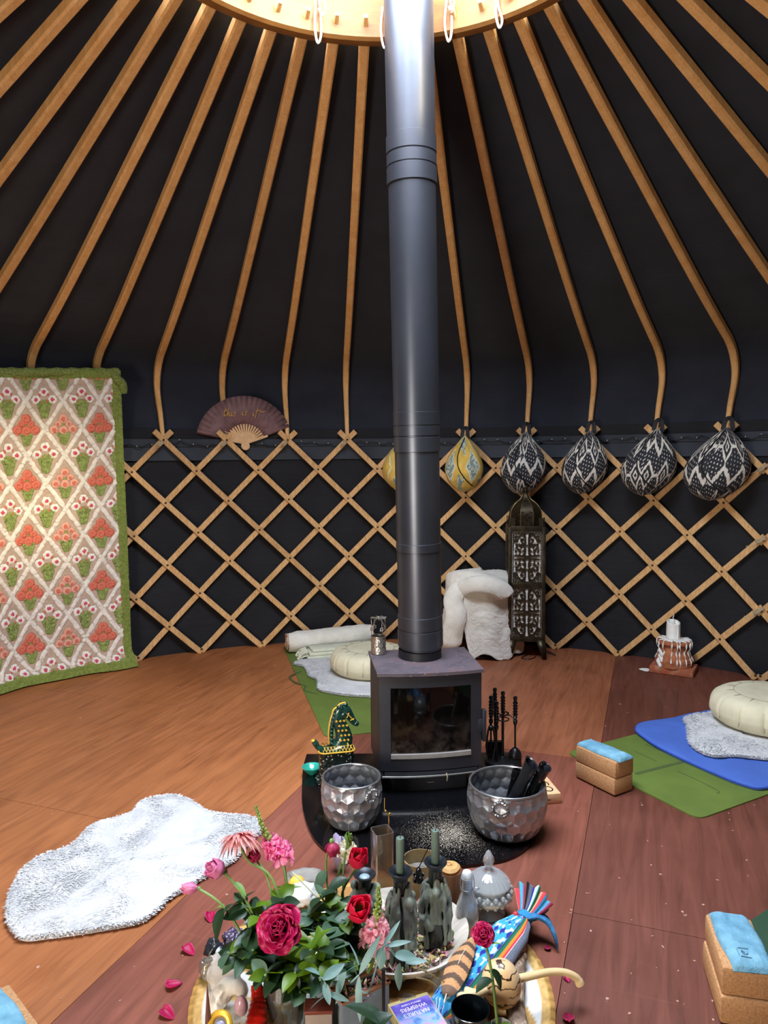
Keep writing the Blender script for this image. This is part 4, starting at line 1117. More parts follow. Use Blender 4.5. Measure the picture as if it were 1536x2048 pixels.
# ---- round buckwheat cushions
ZAFU = NT('zafu_cotton'); v = ZAFU.coord(); ZAFU.bsdf(ZAFU.ramp(ZAFU.noise(v, 8, 4), [(.3, lin('C3BC9E')), (.7, lin('D6CFB3'))]), .85, 0, .2); ZAFU.bump(ZAFU.noise(v, 320, 3), .25, .002); ZAFU = ZAFU.m
SEAM = plain('seam_thread', '8E876E', .9)  # thread a darker tone than the cover cotton
def zafu(label, loc, r, h, seed):
    t = thing('round_cushion', label, 'cushion', loc, seed*.5, 'round buckwheat cushions')
    npl = 14; b = MB(); prof = [(.02, .004), (.55, .002), (.80, .03), (.93, .16), (.99, .36), (1.0, .50), (.985, .66), (.92, .84), (.80, .95), (.60, 1.0), (.3, 1.01), (.0, 1.01)]
    pr = [(p.x*r, p.y*h) for p in catmull([(a, z, 0) for a, z in prof], 5)]
    def tw(q, z, a):
        s = (a/TAU*npl) % 1; crease = math.exp(-(min(s, 1-s)/.07)**2); side = math.sin(PI*min(1, max(0, z/h)))
        return q*(1-.035*crease*(.35+side)+.012*math.sin(a*3+seed)+.01*side*math.sin(TAU*s))
    b.lathe(pr, 196, twist=tw); cov = obj('cover', b, ZAFU, t, smooth=60)
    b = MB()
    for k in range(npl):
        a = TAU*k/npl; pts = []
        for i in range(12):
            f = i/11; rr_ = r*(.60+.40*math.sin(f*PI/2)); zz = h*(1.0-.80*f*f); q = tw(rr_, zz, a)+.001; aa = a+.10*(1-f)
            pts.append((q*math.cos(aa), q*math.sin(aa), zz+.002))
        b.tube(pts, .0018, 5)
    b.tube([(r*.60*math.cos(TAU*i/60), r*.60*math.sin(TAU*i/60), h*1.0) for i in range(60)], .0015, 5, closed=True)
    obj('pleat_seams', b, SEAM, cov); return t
zafu('pale sage round cushion on the sheepskin behind the stove', (-.10, 4.755, zm+.024), .265, .16, 1)
zafu('pale sage round cushion on the sheepskin at the right edge', (1.995, 3.70, zb2+.041), .285, .165, 2)

# ---- rolled bolster, folded fringed blanket
FLEECE = NT('fleece_cream'); v = FLEECE.coord(); FLEECE.bsdf(FLEECE.ramp(FLEECE.noise(v, 10, 4), [(.3, lin('DAD6C8')), (.7, lin('F0EDE3'))]), .95, 0, .1); FLEECE.b.inputs['Sheen Weight'].default_value = .25; FLEECE.bump(FLEECE.noise(v, 90, 4, .7), .7, .01); FLEECE = FLEECE.m
t = thing('rolled_fleece', 'cream fleece rolled into a bolster at the end of the left yoga mat', 'blanket roll', (-.42, 5.40, zm+.005))
p0, p1 = Vector((-.30, -.09, .075)), Vector((.31, .09, .095)); ax = p1-p0
b = MB(); n = 40; V = []; F = []
for i in range(41):
    q = p0+ax*(i/40); e = min(i, 40-i)/40; k = (.86+.14*min(1, e*9))
    for j in range(48):
        a = TAU*j/48; r = .076*k*(1+.05*fbm(i*.2, math.cos(a)*1.5, math.sin(a)*1.5)+.02*math.sin(a*2+i*.1))
        s = Vector((-ax.y, ax.x, 0)).normalized(); up = Vector((0, 0, 1))
        V.append(q+s*(r*1.08*math.cos(a))+up*(max(-q.z+.002, r*math.sin(a))))
for i in range(40):
    for j in range(48): F.append((i*48+j, (i+1)*48+j, (i+1)*48+(j+1) % 48, i*48+(j+1) % 48))
b.add(V, F); o = obj('roll', b, FLEECE, t)
b = MB()
for s_, q in ((0, p0), (1, p1)):
    d = ax.normalized()*(-1 if s_ == 0 else 1); M = T(q) @ align(d); pts = []
    for i in range(70):
        a = i*.26; pts.append((.066*(1-i/74)*math.cos(a), .066*(1-i/74)*math.sin(a), .004+.004*math.sin(i)))
    b.tube(pts, .0085, 6, 0, M)
obj('spiral_end', b, plain('fleece_backing', 'B99D86', .95, bump=.5), t)
SAGE = NT('blanket_sage'); v = SAGE.coord(); SAGE.bsdf(SAGE.ramp(SAGE.noise(v, 12, 4), [(.3, lin('C4C8AE')), (.7, lin('DADBC8'))]), .9, 0, .15); SAGE.bump(SAGE.noise(v, 200, 3), .4, .003); SAGE = SAGE.m
t = thing('fringed_blanket', 'pale sage fringed blanket folded in front of the fleece roll', 'blanket', (-.33, 5.22, zm+.005), R(14))
b = MB()
for k, (l, w, z, h) in enumerate(((.50, .16, .014, .028), (.49, .15, .040, .026), (.47, .14, .064, .022))):
    b.box((.01*k, .004*k, z), (l, w, h), 0, Matrix.Rotation(R(1.5*k), 4, 'Z'), ch=.011)
obj('folds', b, SAGE, t)
b = MB()
for k in range(16):
    y = -.07+.14*(k % 8)/7; z = .035 if k < 8 else .06
    b.tube(catmull([(-.24, y, z), (-.275, y+rnd.uniform(-.01, .01), z-.008), (-.295, y+rnd.uniform(-.02, .02), z-.03), (-.30+rnd.uniform(-.02, .02), y+rnd.uniform(-.02, .02), .007)], 3), [.004]*6+[.007, .007, .006, .003], 6)
obj('fringe', b, SAGE, t)

# ---- fleece throw draped over a low stool
st = thing('low_stool', 'low wooden stool with a grey metal foot under the white fleece', 'stool', (.70, 5.27, 0))
b = MB(); b.cyl(.17, .40, .43, 40); obj('seat', b, wood('stool_wood', '8A5E44', 'A9785A', 'X', 1, .6), st)
b = MB(); b.lathe([(.0, 0), (.15, 0), (.15, .012), (.12, .03), (.03, .04), (.022, .07), (.022, .40), (0, .40)], 40); obj('pedestal', b, plain('stool_metal', '55524F', .4, .7), st)
def throw():
    nu, nv = 190, 150; U, Vv = sheet(nu, nv)
    a = (U)*TAU; cx, cy = .70, 5.25
    # radial drape over the stool: centre on top, hem near the floor, long lobes to the front left
    hem = .07+.03*np.sin(a*3+1)-.05*np.exp(-((a-4.35)/.35)**2)+.02*np.sin(a*7)+.23*np.exp(-((a-4.12)/.14)**2)
    hem = np.maximum(hem, .012)
    s = Vv; topz = .60+.018*np.sin(a*2)+.015*np.cos(a+2)
    rtop = np.where(s < .32, s/.32, 1.0)
    R0 = .215; flare = .035*np.clip((s-.32)/.68, 0, 1)
    fold = .018*np.sin(a*5+1.3)*np.clip((s-.25)/.6, 0, 1)+.010*np.sin(a*9+s*3)*np.clip((s-.3)/.5, 0, 1)
    rr = R0*np.sin(rtop*PI/2)*(1+.05*np.cos(a*2+.4))+flare+fold
    k = np.clip((s-.25)/.75, 0, 1); z = topz*(1-k)+hem*k
    z = z-.035*np.clip(rtop, 0, 1)**4
    rr = rr+.006*(noise2(U*90, Vv*60, 3)-.5)+.012*(noise2(U*24, Vv*16, 4)-.5)
    X = rr*np.cos(a)*1.10; Y = rr*np.sin(a)*.80-.0; Z = z+.006*(noise2(U*80, Vv*70, 9)-.5)
    P = np.stack([X, Y, np.maximum(Z, .006)], -1); t = thing('fleece_throw', 'white fleece throw heaped over the low stool beside the metal lantern', 'throw', (cx, cy, 0))
    mb = MB(); add_np(mb, P, grid_faces(nu, nv)[:, ::-1]); o = obj('drape', mb, FLEECE, t, smooth=0)
    sm = o.modifiers.new('thickness', 'SOLIDIFY'); sm.thickness = .014; sm.offset = 0
    # sleeve-like fold lying across the top and the long hanging end on the left
    def fat(pts, rad, name, n=20):
        b = MB(); c_ = catmull(pts, 8); m = len(c_)
        rr = [rad[0]+(rad[1]-rad[0])*smooth01(i/(m-1)*1.6) if i < m-4 else rad[1]*(1-(i-(m-5))*.16) for i in range(m)]
        b.tube(c_, rr, n, rfn=lambda i, an: 1+.08*fbm(i*.3, math.cos(an)*2, math.sin(an)*2), flat=.62, up=(0, -1, .3)); obj(name, b, FLEECE, t)
    fat([(-.19, -.10, .47), (-.10, -.20, .545), (.03, -.235, .55), (.12, -.225, .505), (.15, -.21, .455)], (.055, .065), 'folded_sleeve')
    fat([(-.15, -.12, .53), (-.215, -.16, .44), (-.20, -.185, .32), (-.225, -.17, .2), (-.235, -.15, .07)], (.065, .075), 'hanging_end')
throw()

# ---- cork blocks and eye pillows
CORK = NT('cork'); v = CORK.coord(); vo = CORK.n('ShaderNodeTexVoronoi'); vo.inputs['Scale'].default_value = 150; CORK.l(v, vo.inputs['Vector'])
c_ = CORK.mix(.5, CORK.ramp(CORK.noise(v, 160, 4, .7), [(.32, lin('7A5234')), (.5, lin('B4875C')), (.68, lin('CDA478'))]), lin('B0845A')); CORK.bsdf(c_, .85, 0, .2); CORK.bump(CORK.noise(v, 160, 4), .25, .002); CORK = CORK.m
def block(label, c, rz, z, d=(.225, .115, .072), grp='cork yoga blocks'):
    b = MB(); b.box((0, 0, d[2]/2), d, ch=.007); return one('cork_block', b, CORK, label, 'yoga block', (c[0], c[1], z), grp, rz)
EYE = NT('eye_pillow_cloth'); v = EYE.coord(); EYE.bsdf(EYE.ramp(EYE.noise(v, 20, 4), [(.3, lin('55859B')), (.7, lin('77A5B8'))]), .8, 0, .25); EYE.bump(EYE.noise(v, 26, 4), .5, .02); EYE = EYE.m
def eye_pillow(label, c, rz, z, L=.22, Wd=.105, h=.022, seed=0, mark=False, droop=(0, 0)):
    nu, nv = 60, 36; U, Vv = sheet(nu, nv); x = (U-.5)*L; y = (Vv-.5)*Wd
    e = np.minimum(1, np.minimum(np.minimum(U, 1-U)*L, np.minimum(Vv, 1-Vv)*Wd)/.034); prof = np.sqrt(np.clip(e*(2-e), 0, 1))
    nz = noise2(U*7+seed, Vv*4, seed)*.35+.75
    dr = -droop[0]*np.clip((.14-U)/.14, 0, 1)**1.5-droop[1]*np.clip((U-.86)/.14, 0, 1)**1.5
    y2 = y*(1+.06*np.cos((U-.5)*8)); zt = h*prof*nz+.0015+dr
    top = np.stack([x, y2, zt], -1); bot = np.stack([x, y2, .0*zt+dr], -1)
    mb = MB(); add_np(mb, top, grid_faces(nu, nv)); add_np(mb, bot, grid_faces(nu, nv)[:, ::-1])
    t = thing('eye_pillow', label, 'eye pillow', (c[0], c[1], z), rz, 'blue eye pillows'); o = obj('cover', mb, EYE, t, smooth=0)
    if mark:
        THR = plain('stitch_grey', '4C6F84', .8)
        hs = lambda px, py: zt[int((py/Wd+.5)*(nv-1)), int((px/L+.5)*(nu-1))]+.0012
        cx, cy, s = L*.5-.043, -.012, .013
        b = MB()
        for q in ([(cx-s, cy-s), (cx-s, cy+s)], [(cx+s+.003, cy-s), (cx+s+.003, cy+s)], [(cx-s+.003, cy-s-.003), (cx+s, cy-s-.003)]): b.tube([(px, py, hs(px, py)) for px, py in [(q[0][0]*(1-k/4)+q[1][0]*k/4, q[0][1]*(1-k/4)+q[1][1]*k/4) for k in range(5)]], .0008, 5)
        obj('label_stitches', b, THR, o)
        b = MB(); lp = [(cx+.0065*math.cos(a)*-1, cy+.0075*math.sin(a)) for a in [R(60+i*13) for i in range(22)]]; lp += [(lp[-1][0]+.003, lp[-1][1]-.0035), (cx+.001, cy+.001)]
        b.tube([(px, py, hs(px, py)) for px, py in lp], .0008, 5); obj('swirl_mark', b, THR, o)
    return t
A1 = math.atan2(3.173-2.988, .854-.966)
mid = lambda a, b: ((a[0]+b[0])/2, (a[1]+b[1])/2)
u1 = Vector((math.cos(A1), math.sin(A1))); v1 = Vector((u1.y, -u1.x))
c1 = Vector((.966, 2.988))+u1*.112+v1*.057
block('lower cork block of the pair on the right mat corner', c1, A1, zm+.005)
block('upper cork block of the right mat corner pair, under a blue eye pillow', c1+Vector((.002, .001)), A1+R(.6), zm+.0775)
eye_pillow('dusty blue eye pillow on the cork block pair at the right mat corner', c1+u1*-.004, A1+PI+R(2), zm+.1498, .235, .092, .021, 2)
# near right pair
p0 = G(1440, 1938, .157); p1 = G(1415, 1852, .157); A2 = math.atan2(p1.y-p0.y, p1.x-p0.x); A2 = R(77)
u2_ = Vector((math.cos(A2), math.sin(A2))); v2_ = Vector((u2_.y, -u2_.x)); c2 = Vector((.850, 1.752))+u2_*.112+v2_*.060
block('lower cork block of the near pair at the right edge', c2+Vector((-.008, -.004)), A2, zm+.005, (.225, .12, .073))
block('upper cork block of the near right pair, under a pale blue eye pillow', c2+Vector((-.002, .002)), A2+R(-.5), zm+.0785, (.225, .12, .073))
eye_pillow('pale blue eye pillow with stitched swirl mark, near right corner', c2+u2_*.004+v2_*.004, A2+PI+R(4), zm+.1518, .235, .106, .021, 5, True, (.012, .004))
# bottom left corner
p = G(18, 1962, .15); A3 = R(-44)
c3 = Vector((p.x, p.y))+Vector((math.cos(A3), math.sin(A3)))*.115-Vector((-math.sin(A3), math.cos(A3)))*.058
block('lower cork block of the pair in the bottom left corner', c3, A3, zm, (.225, .115, .073))
block('upper cork block of the pair in the bottom left corner, mostly covered by blue cloth', c3, A3, zm+.0735, (.225, .115, .073))
eye_pillow('blue eye pillow on the cork blocks in the bottom left corner', c3-Vector((-math.sin(A3), math.cos(A3)))*.012, A3, zm+.1468, .225, .10, .024, 9)
# ================================================================== lantern, candle pedestal, fan
BRASS = NT('dark_brass'); v = BRASS.coord(); BRASS.bsdf(BRASS.ramp(BRASS.noise(v, 22, 5, .65), [(.3, lin('2E281F')), (.6, lin('4B4231')), (.8, lin('6E6248'))]), .42, .75, .5); BRASS.bump(BRASS.noise(v, 120, 3), .2, .002); BRASS = BRASS.m
PARCH = plain('lantern_lining', 'E9E4DA', .8, var=.04)
LW, LZ0, LZ1 = .128, .128, .945        # half width, body bottom / top
pL = G(1056, 1318); LX, LY = pL.x-.002, pL.y+.12; LR = R(-5)
lan = thing('floor_lantern', 'tall square dark brass lantern with pierced scroll panels and domed top', 'lantern', (LX, LY, 0), LR)
def scroll_mask(U, Vv):
    """pierced pattern of one panel: True = open. U,V in 0..1, four-fold symmetric"""
    x = np.abs(U-.5)*2; y = np.abs(Vv-.5)*2          # 0 centre .. 1 edge
    o = np.zeros(U.shape, bool)
    Y = y*1.8
    def ring(cx, cy, r, w, a0, a1):
        d = np.hypot(x-cx, Y-cy); an = np.degrees(np.arctan2(Y-cy, x-cx)) % 360; span = (a1-a0) % 360
        k = ((an-a0) % 360)/span
        return (np.abs(d-r) < w*(1.3-.8*k))&(k < 1)
    def ell(cx, cy, rx, ry, rot=0):
        c, s = math.cos(R(rot)), math.sin(R(rot)); u = (x-cx)*c+(Y-cy)*s; v = -(x-cx)*s+(Y-cy)*c
        return (u/rx)**2+(v/ry)**2 < 1
    # spear-shaped spokes along both axes
    o |= (x < .075+.025*np.sin(Y*9))&(Y > .14)&(Y < .82); o |= (x < .05+.07*np.clip((Y-1.3)/.4, 0, 1))&(Y > .90)&(Y < 1.72)
    o |= (Y < .055+.06*np.clip((x-.6)/.4, 0, 1))&(x > .20)&(x < .95)
    # scrolls and leaves of one quadrant
    o |= (x > .22)&(x < .46-.1*(Y-.2))&(Y > .17)&(Y < .40)&~ell(.22, .17, .10, .10)
    o |= ring(.74, .42, .17, .065, 200, 110); o |= ell(.66, .44, .08, .07)
    o |= ell(.32, .62, .09, .17, 30); o |= ell(.56, .72, .07, .15, -38)
    o |= ring(.72, .86, .17, .06, -60, 150); o |= ell(.86, .80, .07, .07)
    o |= ring(.36, 1.22, .19, .07, -80, 160); o |= ell(.25, 1.14, .08, .09); o |= ell(.36, 1.50, .09, .06)
    o |= ell(.62, 1.10, .05, .10, 20)
    for cx, cy in ((.90, 1.70), (.70, 1.70), (.50, 1.70), (.90, 1.50), (.80, 1.60), (.62, 1.58), (.90, 1.32), (.72, 1.38), (.92, 1.05), (.92, .64), (.92, .22)): o |= (np.abs(x-cx)+np.abs(Y-cy) < .075)
    o &= (x < .97)&(y < .985)
    return o
def pierced(w, h, nu, nv, M, th=.0035):
    U, Vv = sheet(nu+1, nv+1); uc, vc = np.meshgrid((np.arange(nu)+.5)/nu, (np.arange(nv)+.5)/nv)
    op = scroll_mask(uc, vc)
    X = (U-.5)*w; Z = Vv*h; V = []
    for dy in (-th/2, th/2): V += [M @ Vector((a, dy, b)) for a, b in zip(X.ravel(), Z.ravel())]
    N = (nu+1)*(nv+1); F = []
    solid = ~op
    for j in range(nv):
        for i in range(nu):
            if not solid[j, i]: continue
            a = j*(nu+1)+i; q = (a, a+1, a+nu+2, a+nu+1)
            F.append(q); F.append(tuple(k+N for k in reversed(q)))
            for di, dj, e in ((0, -1, (0, 1)), (1, 0, (1, 2)), (0, 1, (2, 3)), (-1, 0, (3, 0))):
                ii, jj = i+di, j+dj
                if not (0 <= ii < nu and 0 <= jj < nv) or not solid[jj, ii]: F.append((q[e[1]], q[e[0]], q[e[0]]+N, q[e[1]]+N))
    mb = MB(); mb.add(V, F); return mb
ph_ = (LZ1-LZ0-.10)/2
proto = None
for side in range(4):
    Ms = rotz(side*PI/2)
    for lev in range(2):
        z = LZ0+.03+lev*(ph_+.035)
        if proto is None: proto = obj('pierced_panel', pierced(.2, ph_, 66, 132, Matrix.Identity(4)), BRASS, lan, smooth=0); o = proto
        else: o = proto.copy(); COL.objects.link(o)
        m = Ms @ T(0, -LW+.003, z); o.location = m.translation; o.rotation_euler = (0, 0, side*PI/2)
b = MB()
for sx in (-1, 1):
    for sy in (-1, 1): b.box((sx*(LW-.011), sy*(LW-.011), (LZ0+LZ1)/2), (.026, .026, LZ1-LZ0), ch=.003)
for s in range(4):
    M = rotz(s*PI/2)
    for z, h in ((LZ0+.014, .032), (LZ0+.03+ph_+.0175, .037), (LZ1-.012, .038)): b.box((0, -LW+.004, z), (2*LW-.03, .009, h), 0, M, ch=.002)
    b.box((-LW+.03, -LW+.006, LZ1+.03), (.03, .004, .07), 0, M); b.box((LW-.03, -LW+.006, LZ1+.03), (.03, .004, .07), 0, M)
obj('frame', b, BRASS, lan)
b = MB(); b.box((0, 0, (LZ0+LZ1)/2), (2*LW-.03, 2*LW-.03, LZ1-LZ0-.03)); obj('lining', b, PARCH, lan)
b = MB(); b.box((0, 0, LZ1+.002), (2*LW-.02, 2*LW-.02, .006)); obj('top_plate', b, BRASS, lan)
for s in range(4):
    b = MB(); M = rotz(s*PI/2) @ T(-LW+.006, -LW+.006, 0)
    V = [(-.006, -.006, LZ0+.01), (.055, -.006, LZ0+.01), (.03, -.006, .06), (.008, -.016, 0), (-.010, -.016, 0), (-.006, .055, LZ0+.01), (-.006, .03, .06), (-.016, .008, 0)]
    b.add(V, [(0, 1, 2, 3, 4), (0, 4, 7, 6, 5), (4, 3, 7)], 0, M)
    o = obj('leg', b, BRASS, lan, smooth=0); m = o.modifiers.new('t', 'SOLIDIFY'); m.thickness = .006
# onion dome of six pierced facets
b = MB(); dp = [(.112, LZ1+.005), (.116, LZ1+.04), (.118, LZ1+.08), (.106, LZ1+.125), (.074, LZ1+.165), (.038, LZ1+.192), (.020, LZ1+.225)]
dp = [(p.x, p.y) for p in catmull([(r, z, 0) for r, z in dp], 3)]
b.lathe(dp, 8, 0, rotz(R(22.5))); obj('dome', b, BRASS, lan, smooth=20)
b = MB()
for s in range(8):
    a = TAU*s/8; 
    for px, pz in ((.109, LZ1+.065),):
        M = T(px*math.cos(a), px*math.sin(a), pz) @ align((math.cos(a), math.sin(a), .02))
        for q in range(8):
            an = TAU*q/8; b.box((.020*math.cos(an), .020*math.sin(an), .0008), (.020, .004, .003), 1, M @ T(.02*math.cos(an), .02*math.sin(an), 0) @ rotz(an) @ T(-.02*math.cos(an), -.02*math.sin(an), 0) if False else M @ rotz(an) @ T(0, 0, 0))
        for dx in (-.03, .03):
            for dz in (-.038, .038): b.box((dx, dz, .0008), (.009, .009, .003), 1, M)
    b.tube([((r+.001)*math.cos(a+R(22.5)), (r+.001)*math.sin(a+R(22.5)), z) for r, z in dp], .0028, 6, 0)
obj('dome_piercing', b, [plain('old_brass_edge', '8A7A52', .4, .8), plain('piercing_dark', '060606', .9, var=0)], lan)
b = MB(); b.lathe([(.020, LZ1+.225), (.014, LZ1+.235), (.022, LZ1+.25), (.012, LZ1+.262), (.016, LZ1+.272), (.008, LZ1+.285), (0, LZ1+.29)], 16)
b.tube([(.012*math.cos(TAU*i/20), 0, LZ1+.30+.012*math.sin(TAU*i/20)) for i in range(20)], .0022, 6, closed=True); obj('finial', b, BRASS, lan)
# cable on the floor beneath
b = MB(); q = [(.02, -.02, .004), (-.04, -.10, .004), (.0, -.14, .004), (.05, -.10, .004), (.10, .0, .004), (.19, .02, .004), (.215, -.05, .004), (.19, -.04, .02), (.17, .05, .01), (.1, .14, .004)]
o = obj('lamp_cable', (b.tube(catmull(q, 8), .0032, 6), b)[1], plain('cable_black', '0B0B0C', .5), None); o.location = (LX, LY, 0); tag(o, 'black cable looping on the floor under the brass lantern', 'cable')

# ---- candle on a terracotta pedestal streaked with wax
TERR = NT('terracotta'); v = TERR.coord(); TERR.bsdf(TERR.ramp(TERR.noise(v, 30, 5, .65), [(.3, lin('8E5238')), (.6, lin('B5734F')), (.8, lin('C48E6C'))]), .85, 0, .2); TERR.bump(TERR.noise(v, 150, 3), .3, .002); TERR = TERR.m
BRICK = NT('brick_slab'); v = BRICK.coord(); BRICK.bsdf(BRICK.ramp(BRICK.noise(v, 18, 5, .6), [(.35, lin('A8543A')), (.5, lin('9A5C42')), (.7, lin('B98566'))]), .9, 0, .2); BRICK.bump(BRICK.noise(v, 60, 4), .6, .006); BRICK = BRICK.m
WAX = plain('wax_white', 'E8E8E2', .45, 0, .4, var=.05, **{'Subsurface Weight': .12, 'Subsurface Radius': (.01, .008, .006)})
pc = (1.925, 4.775)
b = MB(); b.box((0, 0, .0225), (.275, .20, .045), ch=.006)
one('brick_slab', b, BRICK, 'chipped red brick slab under the terracotta candle pedestal', 'brick', (pc[0], pc[1], .0005), rz=R(-32))
ped = thing('candle_pedestal', 'terracotta pedestal with white wax runs under the thick candle on the right', 'pedestal', (pc[0], pc[1], .0455))
pp = [(.112, 0), (.116, .03), (.115, .052), (.108, .056), (.106, .062), (.100, .080), (.088, .108), (.082, .130), (.082, .140), (.098, .146), (.106, .152), (.106, .165), (.098, .172), (0, .173)]
pp = pp[:-1]+[(0.0, .173)]
b = MB(); b.lathe(pp, 48)
for z in (.036, .118): b.tube([((.1165 if z < .1 else .0865)*math.cos(TAU*i/48), (.1165 if z < .1 else .0865)*math.sin(TAU*i/48), z) for i in range(48)], .002, 6, closed=True)
obj('body', b, TERR, ped)
def prad(z): 
    for (r0, z0), (r1, z1) in zip(pp, pp[1:]):
        if z0 <= z <= z1: return r0+(r1-r0)*((z-z0)/(z1-z0+1e-9))
    return .1
b = MB(); rw = random.Random(4)
for a, zend in ((-170, .0), (-150, .02), (-120, .03), (-102, .0), (-92, .005), (-70, .008), (-48, .0), (-28, .03), (-12, .01), (10, .06), (60, .02), (120, .0), (150, .03)):
    an = R(a); pts = [(.045*math.cos(an), .045*math.sin(an), .176), (.10*math.cos(an), .10*math.sin(an), .176)]; z = .168
    while z > zend:
        r = max(prad(z), .106 if z > .11 else 0)+.003; aw = an+rw.uniform(-.03, .03); pts.append((r*math.cos(aw), r*math.sin(aw), z)); z -= .022
    b.tube(catmull(pts, 3), [.0042+.0022*math.sin(i*.9) for i in range((len(pts)-1)*3+1)], 7)
b.lathe([(.075, .172), (.07, .179), (.045, .183), (0, .184)], 28, twist=lambda r, z, a: r*(1+.18*math.sin(a*5+1)))
for k in range(9): b.ball((-.098-.004*(k % 3)-.010*(k < 3), -.045+.010*(k % 3), .010+.012*k), (.013-.0006*k, .015-.0007*k, .017), 10, 8)
o = obj('wax_runs', b, WAX, ped, smooth=0); m = o.modifiers.new('fuse', 'REMESH'); m.mode = 'VOXEL'; m.voxel_size = .0026; m.use_smooth_shade = True
pil = thing('pillar_candle', 'thick white pillar candle burnt hollow, standing on the terracotta pedestal', 'candle', (pc[0]-.008, pc[1], .2295))
b = MB(); b.lathe([(.047, 0), (.0445, .01), (.0435, .085), (.0425, .105), (.036, .108), (.034, .09), (.0, .082)], 36, twist=lambda r, z, a: r if z < .1 else r*1.0); 
for i in range(len(b.v)):
    x, y, z = b.v[i]
    if z > .086: b.v[i] = (x, y, z+.013*(y/.043))
b.tube([(.015, -.042, .10), (.017, -.0425, .05), (.012, -.044, .0)], [.003, .004, .005], 7)
wx = obj('wax', b, WAX, pil)
b = MB(); b.tube(catmull([(0, 0, .08), (.002, 0, .12), (-.004, 0, .135), (.002, 0, .148), (-.003, 0, .155)], 4), .0028, 6); obj('wick', b, WAX, wx)
b = MB(); b.lathe([(0, .001), (.03, .0015), (.034, .006), (.02, .012), (0, .013)], 20, twist=lambda r, z, a: r*(1+.2*math.sin(3*a)))
pf = G(1290, 1341); one('wax_blob', b, WAX, 'spilt white wax blob on the floor left of the brick slab', 'wax', (pf.x, pf.y, .0005))

# ---- folding fan on the trellis
pv = D(490, 887, 5.50); FA = math.atan2(pv.x-CX, pv.y-CY)
fan = thing('hand_fan', 'open brown fabric hand fan with pale wooden sticks and gold script', 'fan', tuple(pv), -FA)
FANC = NT('fan_cloth'); v = FANC.coord(); FANC.bsdf(FANC.ramp(FANC.noise(v, 18, 3), [(.3, lin('6E5051')), (.7, lin('8A6A6B'))]), .6, 0, .3); FANC.bump(FANC.noise(v, 160, 2), .2, .002); FANC = FANC.m
FW = plain('fan_bamboo', 'E2B98A', .55); RO, RI = .362, .118
A0, A1_ = R(-75), R(74); npl = 44; b = MB(); V = []; F = []
tilt = R(-9)
def fp(a, r, y): a = a+tilt*-1 if False else a+R(-3); return (r*math.sin(a), y, r*math.cos(a)*.98)
for i in range(npl+1):
    a = A0+(A1_-A0)*i/npl; y = -.016 if i % 2 else .010
    for r in (RI, (RI+RO)/2, RO): V.append(fp(a, r*(1 if r < RO else 1-.006*(i % 2)), y*(r/RO)-.012))
for i in range(npl):
    for k in range(2): F.append((i*3+k, (i+1)*3+k, (i+1)*3+k+1, i*3+k+1))
b.add(V, F); FLEAF = o = obj('leaf', b, FANC, fan, smooth=0); m = o.modifiers.new('t', 'SOLIDIFY'); m.thickness = .0012
for i in range(17):
    a = A0+(A1_-A0)*(i+.5)/17; b = MB(); p0, p1 = Vector(fp(a, -.022, -.02-.0008*i)), Vector(fp(a, RI+.03, -.016-.0005*i))
    b.bar([p0, p0*.4+p1*.6, p1], .0125, .0016, Vector((0, 1, 0)), taper=[.8, 1.0, 1.05]); obj('stick', b, FW, fan)
for a, nm in ((A0, 0), (A1_, 1)):
    b = MB(); p0, p1 = Vector(fp(a, -.03, -.028 if nm else -.012)), Vector(fp(a, RI+.06, -.024)); b.bar([p0, p1], .016, .003, Vector((0, 1, 0))); obj('guard', b, FW, fan)
b = MB(); b.lathe([(0, .006), (.03, .005), (.033, 0), (.03, -.004)], 24, 0, T(.0, -.03, -.018) @ Matrix.Rotation(PI/2, 4, 'X')); obj('pivot', b, FW, fan)
GOLD = plain('gold_script', 'F0C75A', .45, .0, .5)
def script(strokes, name):
    b = MB()
    for s in strokes:
        pts = [Vector((x, -.030, z)) for x, z in s]; b.tube(catmull([tuple(p) for p in pts], 5), .0042, 6, flat=.5)
    return obj(name, b, GOLD, FLEAF)
# handwritten "this is it" in gold
GL = {'t': [[(.35, 2.0), (.2, .9), (.22, .2), (.4, 0), (.62, .25)], [(-.12, 1.25), (.3, 1.32), (.75, 1.5)]],
      'T': [[(.35, 2.0), (.15, .8), (.05, -.6)], [(-.12, 1.25), (.35, 1.32), (.9, 1.42), (1.3, .95), (1.75, 1.05), (2.3, 1.2)]],
      'h': [[(.15, 2.2), (.08, 1.0), (.05, 0), (.12, .55), (.35, .98), (.55, .8), (.52, .2), (.68, 0), (.88, .25)]],
      'i': [[(.1, 1.0), (.06, .4), (.18, 0), (.42, .3)], [(.14, 1.5), (.16, 1.58)]],
      's': [[(.62, .85), (.38, 1.02), (.18, .78), (.36, .52), (.5, .22), (.3, -.02), (.02, .12)]]}
def word(letters, x0, y0, name, unit=57):
    strokes = []
    for ch, dx in letters:
        for st in GL[ch]: strokes.append([((x0-735+(px+dx+.22*py)*unit)*.000483, .215+(420-y0+py*unit)*.000483) for px, py in st])
    return script(strokes, name)
word([('t', 0), ('h', .95), ('i', 2.05), ('s', 2.62)], 405, 448, 'script_this')
word([('i', 0), ('s', .62)], 690, 432, 'script_is')
word([('i', 0), ('T', .85)], 850, 438, 'script_it')
# ================================================================== altar on the floor
AX, AY = -.043, 1.89
